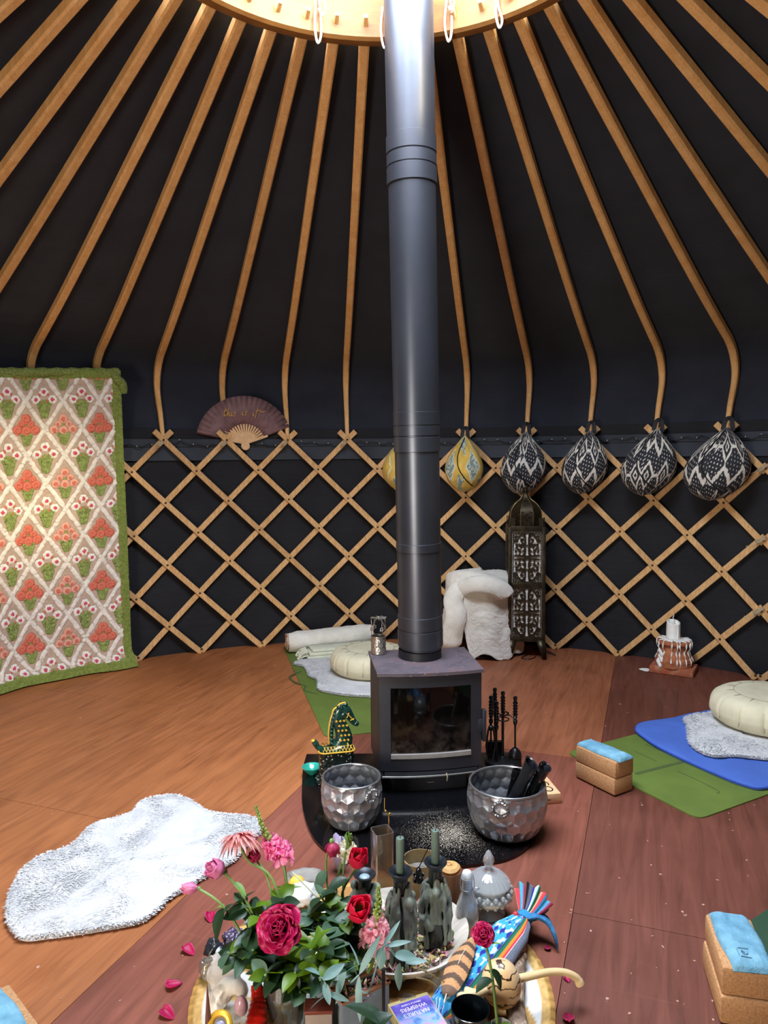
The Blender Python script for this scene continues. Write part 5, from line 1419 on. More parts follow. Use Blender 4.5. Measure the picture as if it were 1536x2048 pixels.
# woven mat
def altar_mat():
    nu, nv = 260, 90; U, Vv = sheet(nu, nv); a = U*TAU; r = Vv*.488
    col = np.ones(U.shape+(3,))*L3('CFA868'); x, y = r*np.cos(a), r*np.sin(a)
    col *= (.7+.5*noise2(x*160, y*160))[..., None]
    w = noise2(x*9+3, y*9+1, 2)*.6+noise2(x*22, y*22, 5)*.4
    white = (w > .54)&(r < .455); col = blend(col, white, L3('DCDCD6'))
    brown = (w < .42)&(r < .47); col = blend(col, brown*.7, L3('8A5A2E'))
    edge = r > .474; braid = np.sin(a*170)*.5+.5; col = np.where(edge[..., None], L3('B08646')*(.6+.5*braid[..., None]), col)
    z = .006+.004*noise2(x*70, y*70, 8)+.004*np.where(edge, braid, 0)-.004*np.clip((Vv-.985)/.015, 0, 1)
    mb = MB(); add_np(mb, np.stack([x, y, z], -1), grid_faces(nu, nv)); n0 = len(mb.v)
    mb.v.extend([(.48*math.cos(TAU*i/64), .48*math.sin(TAU*i/64), 0.0) for i in range(64)]); mb.f.append(tuple(n0+i for i in reversed(range(64)))); mb.m.append(0)
    c = np.concatenate([col.reshape(-1, 3), np.ones((64, 3))*L3('CFA868')])
    one('woven_mat', mb, attr_mat('woven_straw', .9, .5, 260, .2), 'round woven straw mat in gold and white under the altar objects', 'mat', (AX, AY, .0005), smooth=0, col=c)
altar_mat()
ZM = .0105                        # top of the mat
# wide pale wooden bowl
BOWLM = NT('bowl_wood'); v = BOWLM.coord(scale=(1, 5, 1)); BOWLM.bsdf(BOWLM.ramp(BOWLM.noise(v, 9, 5, .6), [(.3, lin('A49A8A')), (.7, lin('D2CABC'))]), .7, 0, .25); BOWLM.bump(BOWLM.noise(v, 30, 4), .25, .003); BOWLM = BOWLM.m
bc = (.035, 2.035)
b = MB(); b.lathe([(.09, 0), (.12, .004), (.165, .026), (.192, .052), (.199, .060), (.201, .066), (.196, .068), (.188, .062), (.16, .036), (.115, .014), (0, .012)], 72, twist=lambda r, z, a: r*(1+.010*math.sin(a*2+.6)+.006*math.sin(a*5)))
one('wooden_bowl', b, BOWLM, 'wide shallow pale wooden bowl of dried petals in the middle of the altar', 'bowl', (bc[0], bc[1], ZM))
# dried petals filling the bowl: nobody could count them
PET = [plain('dry_pink', 'C98A98', .8, var=.25), plain('dry_plum', '5E3040', .8, var=.25), plain('dry_straw', 'B5A45E', .85, var=.25), plain('dry_green', '5E6B3C', .85, var=.2), plain('dry_cream', 'D9CBB2', .85)]
def scatter(name, label, cx, cy, z, rad, n, seed, fn=None, weights=(5, 2, 5, 3, 2)):
    rr = random.Random(seed); b = MB(); pool = [i for i, w_ in enumerate(weights) for _ in range(w_)]
    for i in range(n):
        if fn: x, y = fn(rr)
        else:
            a = rr.uniform(0, TAU); q = rad*math.sqrt(rr.random()); x, y = q*math.cos(a), q*math.sin(a)
        h = z(x, y)+rr.uniform(.002, .012)
        M = T(x, y, h) @ rotz(rr.uniform(0, TAU)) @ Matrix.Rotation(rr.uniform(-.8, .8), 4, 'X')
        b.leaf(M, rr.uniform(.010, .024), rr.uniform(.004, .011), rr.uniform(-.3, .5), .2, rr.choice(pool), 3)
    o = obj(name, b, PET, None, smooth=0); o.location = (cx, cy, 0); o['kind'] = 'stuff'; o['label'] = label; o['category'] = 'dried petals'; return o
scatter('dried_petals', 'dried pink and straw-coloured petals filling the wooden bowl', bc[0], bc[1], lambda x, y: ZM+.018+.9*max(0, math.hypot(x, y)-.10)*.5, .155, 1500, 2)

# ---- candle bottles caked in wax
BOT = NT('bottle_dark'); v = BOT.coord(); BOT.bsdf(BOT.ramp(BOT.noise(v, 14, 4), [(.3, lin('0E1513')), (.7, lin('1F2B26'))]), .22, 0, .6); BOT = BOT.m
PEW = plain('candle_cup_pewter', '2F3439', .42, .55, .5, var=.2, scale=60)
WAXG = NT('wax_sage'); v = WAXG.coord(); WAXG.bsdf(WAXG.ramp(WAXG.noise(v, 16, 4), [(.3, lin('5E675A')), (.55, lin('80887A')), (.75, lin('9EA092'))]), .42, 0, .45); WAXG.b.inputs['Subsurface Weight'].default_value = .1; WAXG.b.inputs['Subsurface Radius'].default_value = (.006, .006, .004); WAXG.bump(WAXG.noise(v, 45, 3), .3, .004); WAXG = WAXG.m
def candle_bottle(label, loc, H, seed, wax=True, amount=1.0):
    t = thing('candle_bottle', label, 'candle holder', loc, 0, 'dark bottles used as candle holders')
    s = H/.29
    pr = [(.030, 0), (.035, .004), (.036, .012), (.036, .165), (.033, .19), (.024, .212), (.0205, .225), (.0205, .262), (.020, .268)]
    b = MB(); b.lathe([(r, z*s) for r, z in pr], 40); obj('bottle', b, BOT, t)
    b = MB(); b.lathe([(.0195, .262*s), (.021, .268*s), (.026, .276*s), (.0325, .284*s), (.0335, .289*s), (.0315, .292*s), (.026, .287*s), (.016, .279*s), (.0135, .272*s), (0, .272*s)], 40); obj('cup', b, PEW, t)
    if not wax:
        b = MB(); b.ball((0, 0, .274*s), (.016, .016, .007), 20, 8); obj('wax_stub', b, plain('wax_stub', '8FA3AB', .3), t)
    rr = random.Random(seed); b = MB()
    nd = int(26*amount)
    def rad(z):
        for (r0, z0), (r1, z1) in zip(pr, pr[1:]):
            if z0*s <= z <= z1*s: return r0+(r1-r0)*((z-z0*s)/((z1-z0)*s+1e-9))
        return .02
    for k in range(nd):
        a = TAU*k/nd+rr.uniform(-.12, .12); side = .5+.5*math.cos(a-(-.7)); z = s*(.215+.04*rr.random()*(1 if side > .4 else .3)); z1 = s*rr.uniform(.01, .13)
        pts = []; rads = []; off = rr.uniform(.003, .010); th = rr.uniform(.004, .0085)
        while z > z1:
            r = max(rad(z), .030 if z < .2*s else .0205)+off*(.5+.7*rr.random()*.5); pts.append((r*math.cos(a), r*math.sin(a), z)); z -= s*.016; a += rr.uniform(-.035, .035); rads.append(th*(1+.35*math.sin(len(pts)*1.3+k)))
        if len(pts) < 3: continue
        rads[-1] = th*1.25; rads[0] = th*.7
        b.tube(pts, rads, 8)
    for k in range(int(9*amount)):   # lumps
        a = rr.uniform(0, TAU); z = s*rr.choice([rr.uniform(.17, .23), rr.uniform(.06, .12)]); r = max(rad(z), .03)+.004; b.ball((r*math.cos(a), r*math.sin(a), z), (rr.uniform(.010, .017), rr.uniform(.010, .017), rr.uniform(.012, .022)), 10, 7)
    for k in range(int(12*amount)):   # pool at the foot
        a = rr.uniform(0, TAU); b.ball((.045*math.cos(a), .045*math.sin(a), .008), (.014, .014, .009), 8, 5)
    o = obj('wax_drips', b, WAXG, t, smooth=0); m = o.modifiers.new('fuse', 'REMESH'); m.mode = 'VOXEL'; m.voxel_size = .0022; m.use_smooth_shade = True
    m = o.modifiers.new('soften', 'SMOOTH'); m.iterations = 3; return t
def taper(label, loc, L, seed, lean=0):
    t = thing('dinner_candle', label, 'candle', loc, 0, 'sage candles in bottles', rot=(0, lean, 0))
    b = MB(); b.lathe([(.0095, 0), (.0118, .012), (.0116, L-.006), (.0105, L-.001), (.008, L), (.005, L-.003), (0, L-.004)], 28); obj('wax', b, plain('candle_sage', '5C6E62', .5, 0, .35, var=.08) if seed == 1 else bpy.data.materials['candle_sage'], t)
    b = MB(); b.tube([(0, 0, L-.005), (.001, 0, L+.006), (.004, 0, L+.011)], .0012, 6); obj('wick', b, INK, t.children[0])
cR_ = Vector((.139, 2.01, ZM+.014)); hR = D(871, 1722, cR_.y).z-cR_.z
candle_bottle('dark wax-covered bottle holding the right-hand sage candle', tuple(cR_), hR, 11)
taper('taller sage green candle standing in the right wax-covered bottle', (cR_.x, cR_.y, cR_.z+hR*.272/.29+.0005), D(873, 1660, cR_.y).z-(cR_.z+hR*.272/.29), 1)
cL_ = Vector((.0365, 1.93, ZM+.014)); hL = D(800, 1741, cL_.y).z-cL_.z
candle_bottle('dark wax-covered bottle holding the left-hand sage candle', tuple(cL_), hL, 23)
taper('shorter sage green candle standing in the left wax-covered bottle', (cL_.x, cL_.y, cL_.z+hL*.272/.29+.0005), D(801, 1675, cL_.y).z-(cL_.z+hL*.272/.29), 2)
cT_ = Vector((-.0665, 2.06, ZM+.014)); hT = D(730, 1747, cT_.y).z-cT_.z
candle_bottle('dark bottle with an empty flared cup, left of the two candles', tuple(cT_), hT, 5, False, .7)

# ---- square amber glass tube, brass bowl, wooden pot, jar, bottle
AMB = glass('amber_glass', 'E2D2B4', .03, 1.3, .92, .07)
b = MB(); zt = ZM; tb_ = Vector((-.016, 2.36, zt)); ht = D(765, 1660, tb_.y).z-zt
def sqring(w, z): return [(x, y, z) for x, y in rrect(-w, w, -w, w, .010, 4)]
V = []; F = []; n = len(sqring(.03, 0))
for w, z in ((.0325, 0), (.0325, ht), (.030, ht), (.030, .004)): V += sqring(w, z)
for i in range(3):
    for j in range(n): F.append((i*n+j, i*n+(j+1) % n, (i+1)*n+(j+1) % n, (i+1)*n+j))
F.append(tuple(reversed(range(n)))); F.append(tuple(3*n+j for j in range(n)))
b.add(V, F); one('glass_tube', b, AMB, 'tall square amber glass tube standing behind the candles', 'vase', tuple(tb_), rz=R(20), smooth=40)
GOLDW = plain('gold_wire', 'C9A24A', .3, .9)
b = MB(); q0 = D(772, 1722, 2.40); 
pts = [D(776, 1735, 2.39), D(777, 1700, 2.40), D(777.5, 1660, 2.41), D(777, 1632, 2.42), D(771, 1622, 2.42), D(769, 1618, 2.42), D(769, 1596, 2.42)]
pts[0].z = max(pts[0].z, ZM+.006)
b.tube([p-pts[0] for p in catmull([tuple(p) for p in pts], 5)], .0016, 6)
b.ball(tuple(pts[4]-pts[0]), .004, 8, 6); M = T(pts[3]-pts[0]); b.ball((.004, 0, .006), (.004, .003, .006), 8, 6, 0, M)
o = obj('incense_wire', b, GOLDW, None); o.location = pts[0]; tag(o, 'thin gold wire hook rising beside the amber glass tube', 'wire')
BRS = NT('bowl_brass'); v = BRS.coord(); BRS.bsdf(BRS.ramp(BRS.noise(v, 18, 4), [(.3, lin('8A744C')), (.7, lin('B9A276'))]), .5, .35, .4); BRS = BRS.m
cb = (.108, 2.245, ZM)
t = thing('incense_bowl', 'tan metal bowl of grey ash behind the candles', 'bowl', cb)
hb_ = D(840, 1716, cb[1]).z-cb[2]
b = MB(); b.lathe([(.035, 0), (.050, .006), (.056, hb_*.5), (.055, hb_*.96), (.0555, hb_), (.053, hb_), (.0515, hb_*.7), (0, hb_*.62)], 44); obj('bowl', b, BRS, t)
b = MB(); b.lathe([(.0515, hb_*.72), (.03, hb_*.76), (0, hb_*.75)], 30); obj('ash', b, plain('ash_grey', '7A756C', .95, var=.3, scale=60, bump=.6), t)
b = MB(); b.lathe([(.018, 0), (.019, .008), (.017, .008), (.016, .003), (0, .003)], 24)
one('tealight', b, plain('tealight_tin', 'C6C9CC', .3, .8), 'tiny silver tealight sunk in the ash of the tan bowl', 'candle', (cb[0]+.002, cb[1]-.012, cb[2]+hb_*.76+.0005))
cp = (.198, 2.22, ZM)
hp_ = D(905, 1738, cp[1]).z-cp[2]
t = thing('wooden_pot', 'small brown wooden pot with carved pale lid, right of the tan bowl', 'pot', cp)
b = MB(); b.lathe([(.036, 0), (.041, .004), (.041, hp_-.004), (.039, hp_), (.036, hp_-.003), (0, hp_-.004)], 40); obj('pot', b, wood('pot_wood', '6B442C', '8C5E3E', 'Z', 2, .5), t)
b = MB(); b.lathe([(.032, hp_-.003), (.034, hp_+.006), (.026, hp_+.014), (0, hp_+.017)], 32, twist=lambda r, z, a: r*(1+.06*math.sin(a*3)))
for k, r in enumerate((.009, .017, .024)): b.tube([(r*math.cos(TAU*i/30), r*math.sin(TAU*i/30), hp_+.017-.003*k) for i in range(30)], .0016, 6, closed=True)
b.ball((.004, -.004, hp_+.019), (.004, .004, .003), 8, 5)
obj('carved_lid', b, plain('lid_wood', 'C99A5E', .55, var=.2, scale=40), t)
# black bell-shaped snuffer on a long thin rod
p0 = D(837, 1735, 2.075); p1 = D(862, 1686, 2.13)
b = MB(); d = (p1-p0).normalized(); Mz = T(0, 0, 0)
b.lathe([(.001, .0), (.006, -.002), (.009, -.008), (.011, -.02), (.016, -.036), (.018, -.040), (.015, -.038), (.009, -.02), (0, -.01)], 24)
b.tube([(0, 0, -.002), tuple((p1-p0)*.5), tuple(p1-p0)], .0016, 6)
for k in range(6): b.ball((.014*math.cos(k), .014*math.sin(k), -.022-.003*(k % 3)), (.004, .004, .006), 6, 5)
o = obj('candle_snuffer', b, GLOSS, None); o.location = p0; tag(o, 'black bell-shaped candle snuffer with thin rod, lodged between the two candles', 'candle snuffer')

GLS = glass('clear_glass', 'F2F6F6', .06, 1.45, .62, .22)  # white body colour stands in for the bright glints of cut glass
# lidded sweet jar on a foot
cj = Vector((D(977, 1765, 2.20).x, 2.20, ZM)); t = thing('glass_jar', 'cut glass lidded jar with pointed knob at the back right of the altar', 'jar', tuple(cj))
zr = D(977, 1765, cj.y).z-cj.z-.004
fl20 = lambda amp, n: (lambda r, z, a: r*(1+amp*abs(math.sin(a*n))))
b = MB(); b.lathe([(.050, 0), (.052, .004), (.03, .012), (.014, .02), (.013, .028), (.03, .036), (.056, .044), (.066, .058), (.072, zr*.62), (.074, zr*.72), (.066, zr*.80), (.060, zr*.84), (.063, zr*.97), (.064, zr), (.060, zr), (.057, zr*.84), (.066, zr*.72), (.062, .062), (.04, .044), (0, .040)], 80, twist=lambda r, z, a: r*(1+(.035*abs(math.sin(a*11)) if .04 < z < zr*.78 else 0))); obj('jar', b, GLS, t)
b = MB()
for lev, zz in enumerate((.055, .068, .082)):
    for k in range(18):
        a = TAU*(k+.5*lev)/18; b.ball((.068*math.cos(a)*(1+.03*lev), .068*math.sin(a)*(1+.03*lev), zz), (.007, .007, .008), 8, 6)
obj('hobnail_band', b, GLS, t)
b = MB(); b.lathe([(.066, zr+.001), (.067, zr+.006), (.060, zr+.018), (.042, zr+.034), (.018, zr+.044), (.009, zr+.048), (.007, zr+.052), (.012, zr+.060), (.0175, zr+.074), (.015, zr+.088), (.006, zr+.106), (0, zr+.112)], 80, twist=lambda r, z, a: r*(1+(.05*abs(math.sin(a*12)) if z < zr+.04 else .05*math.cos(a*6)))); obj('lid', b, GLS, t)
CONT = plain('pale_sweets', 'D8D4C0', .8, var=.15, bump=.5)
b = MB(); rr = random.Random(8)
for k in range(60):
    a = rr.uniform(0, TAU); q = .052*math.sqrt(rr.random()); b.ball((q*math.cos(a), q*math.sin(a), rr.uniform(.052, zr*.66)), (.011, .009, .008), 8, 6)
o = obj('dried_flower_heads', b, CONT, None); o.location = cj; o['kind'] = 'stuff'; o['label'] = 'pale dried flower heads inside the cut glass jar'; o['category'] = 'dried flowers'
# swing-top bottle with cloudy liquid
cs = Vector((D(934, 1760, 2.105).x, 2.105, ZM)); hs_ = D(935, 1742, cs.y).z-cs.z
t = thing('swing_top_bottle', 'small glass swing-top bottle with white stopper, in front of the glass jar', 'bottle', tuple(cs))
b = MB(); k_ = hs_
pr = [(.033, 0), (.036, .004), (.0355, .30*k_), (.031, .45*k_), (.022, .60*k_), (.0165, .68*k_), (.0165, .86*k_), (.019, .875*k_), (.019, .90*k_)]
b.lathe(pr+[(.013, .90*k_), (.013, .68*k_), (.029, .44*k_), (.033, .30*k_), (.033, .008), (0, .007)], 40); obj('glass', b, GLS, t)
b = MB(); b.lathe([(.0, .009), (.0325, .009), (.0325, .30*k_), (.0285, .44*k_), (.021, .56*k_), (0, .56*k_)], 36); obj('liquid', b, plain('cloudy_oil', '8E7F6C', .3, 0, .5, var=.15, scale=12), t)
b = MB(); b.lathe([(.014, .90*k_), (.0155, .905*k_), (.0155, .96*k_), (.012, .995*k_), (0, k_)], 28); obj('stopper', b, plain('stopper_white', 'E4EEF0', .25), t)
b = MB()
for s in (-1, 1): b.tube(catmull([(s*.017, -.004, .96*k_), (s*.021, -.008, .84*k_), (s*.0195, -.012, .72*k_)], 5), .0011, 5)
b.tube([(.018*math.cos(TAU*i/24), .018*math.sin(TAU*i/24), .72*k_) for i in range(24)], .0012, 5, closed=True); b.tube(catmull([(.0195, -.012, .72*k_), (.03, -.012, .735*k_), (.035, -.012, .75*k_), (.03, -.012, .765*k_), (.0195, -.01, .76*k_)], 5), .0011, 5)
obj('wire_bail', b, plain('bail_wire', 'B8B4A8', .3, .9), t)

# ---- woven textile bundle tied with beads
def bundle():
    p0 = G(1050, 1834, .075); p1 = G(880, 2042, .055)
    ax = p1-p0; Ln = ax.length; t = thing('textile_bundle', 'striped blue woven cloth bundle tied at its neck, lying across the altar', 'bundle', tuple(p0))
    nu, nv = 180, 220; U, Vv = sheet(nu, nv); s = Vv*Ln
    rad = np.interp(Vv, [0, .03, .08, .2, .45, .8, .95, 1], [.018, .020, .034, .053, .060, .060, .053, .02])
    z_ax = np.array(ax.normalized()); x_ax = np.cross(np.array([0, 0, 1.]), z_ax); x_ax /= np.linalg.norm(x_ax); y_ax = np.cross(z_ax, x_ax)
    a = U*TAU; rr = rad*(1+.04*np.sin(a*3+s*8)+.05*np.exp(-((Vv-.05)/.08)**2)*np.sin(a*9))
    flat = .72
    P = s[..., None]*z_ax+(rr*np.cos(a))[..., None]*x_ax+(rr*np.sin(a)*flat)[..., None]*y_ax
    wx, wz = P[..., 0], P[..., 2]
    P[..., 2] = np.maximum(P[..., 2], ZM+.001-p0.z)
    # stripes run along the bundle, keyed to angle
    q = ((U+.09) % 1)*1.0; col = np.ones(U.shape+(3,))*L3('58606E')
    weave = noise2(U*300, s*500, 3)
    figure = L3('3C9CD6')
    zone = (q > .27)&(q < .56)
    d1 = np.abs(((s*18) % 1)-.5)+np.abs(((q*16) % 1)-.5); n_ = noise2(q*60, s*60, 4)
    fig = np.where(((d1 < .36)&(n_ > .25))[..., None], L3('2B2F86'), np.where((n_ > .62)[..., None], L3('BFD8EA'), figure)); col = np.where(zone[..., None], fig, col)
    def stripe(c, w, color):
        nonlocal col; col = np.where((np.abs(q-c) < w)[..., None], L3(color), col)
    for c, w, k in ((.262, .006, '1A1B1E'), (.248, .010, '1F6E56'), (.226, .012, 'E08A30'), (.208, .007, 'D8434E'), (.197, .004, 'E6D8D8'), (.10, .004, 'C14A64'), (.085, .006, '1B1B20'), (.575, .012, '1A1C2A'), (.60, .010, 'D8434E'), (.62, .008, '1F6E56'), (.64, .008, 'E0A030'), (.75, .008, 'C14A64'), (.02, .008, 'D8434E'), (.0, .006, 'E0A030'), (.97, .01, '1F6E56')): stripe(c, w, k)
    gz = (q > .11)&(q < .19); col = np.where(gz[..., None], L3('7C8494')*(.85+.3*weave[..., None]), col)
    bz = (q > .03)&(q < .075); col = np.where(bz[..., None], np.where((np.sin(s*260) > .2)[..., None], L3('D9C7A0'), L3('2A1C1E')), col)
    col = col*(.85+.25*weave)[..., None]
    mb = MB(); add_np(mb, P, grid_faces(nu, nv)); CL = attr_mat('andean_cloth', .85, .3, 500, .2); obj('cloth', mb, CL, t, smooth=0, col=col.reshape(-1, 3))
    # flared tuft beyond the knot
    nu, nv = 120, 26; U, Vv = sheet(nu, nv); a = U*TAU; s = -Vv*.055
    rr = .016+.034*Vv**1.1*(1+.30*np.sin(a*11+.5)+.16*np.sin(a*17))
    up = np.array([0, 0, 1.])
    P = s[..., None]*z_ax+(rr*np.cos(a))[..., None]*x_ax+(rr*np.sin(a)*.8)[..., None]*y_ax+(.03*Vv**2)[..., None]*up
    q = U; pal = ['8C2F46', 'D9C7A0', '1B1B20', '3C9CD6', '2B2F86', '4AA8DC', '1F6E56', 'E08A30', 'D8434E', '58606E', '3C9CD6', 'BFD8EA']
    idx = (np.floor(q*36).astype(int)*5) % len(pal); col = np.array([L3(c) for c in pal])[idx]*(.85+.3*noise2(U*200, Vv*60))[..., None]
    P[..., 2] = np.maximum(P[..., 2], ZM-p0.z)
    mb = MB(); add_np(mb, P, grid_faces(nu, nv)); o = obj('flared_end', mb, CL, t, smooth=0, col=col.reshape(-1, 3)); m = o.modifiers.new('t', 'SOLIDIFY'); m.thickness = .0015
    Mx = align(ax); b = MB()
    for k in range(4): b.tube([(.021*math.cos(TAU*i/24), .018*math.sin(TAU*i/24), .006*k-.004+.003*math.sin(TAU*i/24)) for i in range(24)], .004, 6, 0, Mx, closed=True)
    obj('tie_cord', b, plain('tie_blue', '2F8CC4', .8), t)
    for k, (c, off) in enumerate((('C23434', (-.030, -.012, .016)), ('C23434', (-.014, -.030, .010)), ('C9A45E', (-.036, -.032, .004)))):
        b = MB(); b.ball((0, 0, 0), .0088 if k < 2 else .0095, 14, 10); o = obj('bead', b, plain('bead_red' if k < 2 else 'bead_tan', c, .4) if k != 1 else bpy.data.materials['bead_red'], t); o.location = off
bundle()
# knotted sash end beside the bundle (dark tasselled cloth)
b = MB(); q = [(.0, 0, .0), (.035, .012, -.004), (.066, .004, -.02), (.080, -.018, -.045), (.085, -.03, -.075)]
for k in range(5):
    oy = (k-2)*.007; b.tube(catmull([(x, y+oy, z) for x, y, z in q], 5), [.0065]*15+[.006, .005, .004, .003, .002, .002], 7)
o = obj('cloth_tassel', b, attr_mat('sash_plain', .9) if False else plain('sash_blue', '35729E', .9, var=.35, scale=60, bump=.4), None); o.location = tuple(G(1052, 1832, .085)); tag(o, 'blue woven sash end trailing right from the knot of the bundle', 'sash')
# ---- barked sticks
BARK = NT('birch_bark'); v = BARK.coord(scale=(1, 1, 3)); BARK.bsdf(BARK.ramp(BARK.noise(v, 26, 5, .7), [(.3, lin('5E4A3C')), (.5, lin('8A7462')), (.66, lin('CFC0A2'))]), .8, 0, .25); BARK.bump(BARK.noise(v, 60, 4), .5, .004); BARK = BARK.m
def stick(label, pts, r, seed):
    P = catmull(pts, 8); o0 = P[0]; b = MB(); n = len(P); b.tube([p-o0 for p in P], [r*(1+.12*fbm(i*.25, seed, 0)) for i in range(n)], 18, rfn=lambda i, a: 1+.05*fbm(i*.4, math.cos(a)*2, math.sin(a)*2))
    kx = P[n//3]-o0; b.ball(tuple(kx+Vector((r*.8, 0, r*.3))), r*.5, 10, 8)
    o = obj('branch', b, BARK, None, origin=None); o.location = o0; return tag(o, label, 'branch', 'barked branches on the altar')
stick('thick mottled branch lying along the right rim of the altar mat', [(.392, 2.115, ZM+.03), (.385, 2.05, ZM+.026), (.362, 1.95, ZM+.025), (.345, 1.86, ZM+.025), (.325, 1.76, ZM+.026), (.33, 1.66, ZM+.025), (.37, 1.55, ZM+.025)], .0245, 1)
stick('short stub of branch under the knot of the woven bundle', [(.375, 2.10, ZM+.022), (.415, 2.135, ZM+.034), (.435, 2.15, ZM+.05)], .020, 3)
# small dark spiral shell / wooden pipe end shown at the bundle knot is the stub above
# ---- striped feather
def feather():
    p0 = G(893, 2000, .10); p1 = G(942, 1895, .10); t = thing('barred_feather', 'brown and black barred feather lying on the textile bundle', 'feather', tuple(p0))
    ax = (p1-p0); L = ax.length*1.15; nu, nv = 41, 90; U, Vv = sheet(nu, nv); w = .030*np.clip(np.sin(np.clip(Vv*1.02, 0, 1)**.7*PI), 0, 1)**.6+.001
    x = (U-.5)*2*w; y = Vv*L; z = .010+.010*(1-(U*2-1)**2)+.012*np.sin(Vv*PI)
    bar = (np.sin((Vv+.08*np.abs(U-.5))*TAU*5.5) > .25); col = np.where(bar[..., None], L3('5B473A'), L3('B98A5E')); col = col*(.85+.3*noise2(U*8, Vv*160))[..., None]
    col = np.where((Vv < .1)[..., None], L3('6E5848'), col)
    an = math.atan2(ax.y, ax.x)-PI/2; mb = MB(); add_np(mb, np.stack([x, y, z], -1), grid_faces(nu, nv)); t.rotation_euler = (0, 0, an)
    o = obj('vane', mb, attr_mat('feather_vane', .7), t, smooth=0, col=col.reshape(-1, 3)); m = o.modifiers.new('t', 'SOLIDIFY'); m.thickness = .001
    b = MB(); b.tube([(0, -.02, .008), (0, 0, .016), (0, L*.5, .034), (0, L*.95, .022)], [.0018, .0016, .0013, .0006], 6); obj('quill', b, plain('quill', 'CDBFA4', .5), t)
feather()
# ---- gourd rattle with a curved bone-coloured handle
GOURD = NT('gourd_shell'); v = GOURD.coord(); w_ = GOURD.n('ShaderNodeTexWave', wave_type='BANDS', bands_direction='Z'); w_.inputs['Scale'].default_value = 14; w_.inputs['Distortion'].default_value = 6; w_.inputs['Detail'].default_value = 3; w_.inputs['Detail Scale'].default_value = 2.5; GOURD.l(v, w_.inputs['Vector'])
ln = GOURD.ramp(w_.outputs[0], [(.03, (1, 1, 1, 1)), (.10, (0, 0, 0, 1))]); nz = GOURD.ramp(GOURD.noise(v, 15, 3), [(.34, (0, 0, 0, 1)), (.45, (1, 1, 1, 1))])
GOURD.bsdf(GOURD.mix(GOURD.mix(1.0, ln, nz, 'MULTIPLY'), GOURD.ramp(GOURD.noise(v, 10, 4), [(.3, lin('CFA978')), (.7, lin('E6CDA4'))]), lin('3A2416')), .42, 0, .4); GOURD = GOURD.m
PALEW = plain('peeled_wood', 'D8BD8C', .45, 0, .35, var=.10, scale=12)
pg = G(1003, 1968, .105); pg = Vector((pg.x, pg.y, .105))
t = thing('gourd_rattle', 'round scratched gourd rattle with a long curved pale handle', 'rattle', (pg.x, pg.y, ZM))
zc = .105-ZM
b = MB(); b.lathe([(p.x, p.y) for p in catmull([(0, -.058, 0), (.026, -.052, 0), (.044, -.032, 0), (.051, -.004, 0), (.047, .026, 0), (.032, .050, 0), (.012, .060, 0), (0, .061, 0)], 4)], 40, 0, T(0, 0, zc) @ Matrix.Rotation(R(-8), 4, 'Y'), sx=.98, sy=.9); obj('gourd', b, GOURD, t)
h = [D(1036, 1958, pg.y+.005), D(1065, 1951, pg.y+.02), D(1100, 1944, pg.y+.035), D(1130, 1945, pg.y+.045), D(1152, 1955, pg.y+.05), D(1160, 1968, pg.y+.05)]
b = MB(); pts = catmull([tuple(p-Vector((pg.x, pg.y, ZM))) for p in h], 6); b.tube(pts, [.0105-.0015*math.sin(i/len(pts)*PI)+(.0015 if i > len(pts)-5 else 0) for i in range(len(pts))], 14); obj('handle', b, PALEW, t)
h2 = [D(975, 1978, pg.y-.02), D(950, 1988, pg.y-.025), D(928, 1980, pg.y-.02)]
b = MB(); b.tube(catmull([tuple(p-Vector((pg.x, pg.y, ZM))) for p in h2], 5), [.0115]*8+[.011, .010, .007], 12)
h3 = [D(950, 1987, pg.y-.025), D(930, 1993, pg.y-.035), D(915, 1972+20, pg.y-.04)]
b.tube(catmull([tuple(p-Vector((pg.x, pg.y, ZM))) for p in h3], 4), [.0105]*6+[.010, .008, .006], 12); obj('forked_end', b, PALEW, t)

# ---- black mug, card box, small glass vase
cm = Vector((.196, 1.645, ZM)); hm = .125
b = MB(); b.lathe([(.03, 0), (.038, .004), (.043, hm*.5), (.0455, hm-.002), (.0465, hm), (.0445, hm+.0005), (.042, hm*.6), (.036, .012), (0, .009)], 48)
one('black_cup', b, [plain('cup_glaze', '0E1418', .12, 0, .6)], 'glossy black ceramic cup at the front of the altar', 'cup', tuple(cm))
CARDZ = .10
q = [Vector((G(*p, CARDZ).x, G(*p, CARDZ).y)) for p in ((775, 2008), (854, 1983))]
d = (q[1]-q[0]); wd = d.length; an = math.atan2(d.y, d.x)
cc = q[0]+d*.5+Vector((math.sin(an), -math.cos(an)))*.068
# small stand the card box rests on: flat grey book
b = MB(); b.box((0, 0, .0285), (.16, .17, .057), ch=.003)
one('closed_box', b, plain('box_slate', '4A5058', .7), 'slate grey box under the purple card box', 'box', (cc.x, cc.y, ZM), rz=an)
t = thing('card_box', 'purple printed card box with gold edges, lettering upside down to the viewer', 'card box', (cc.x, cc.y, ZM+.0575), an)
CD = .136; CH = CARDZ-ZM-.0575
b = MB(); b.box((0, 0, CH/2), (wd, CD, CH), ch=.0015); obj('box', b, plain('gold_card', 'A99A6A', .5, .2), t)
CARD = NT('card_print'); v = CARD.coord(); n1 = CARD.noise(v, 16, 5, .6, 1.2); n2 = CARD.noise(v, 34, 4, .6, .8)
spc = CARD.n('ShaderNodeSeparateXYZ'); CARD.l(v, spc.inputs[0]); low = CARD.ramp(spc.outputs['Y'], [(-.0, (1, 1, 1, 1)), (.03, (0, 0, 0, 1))])
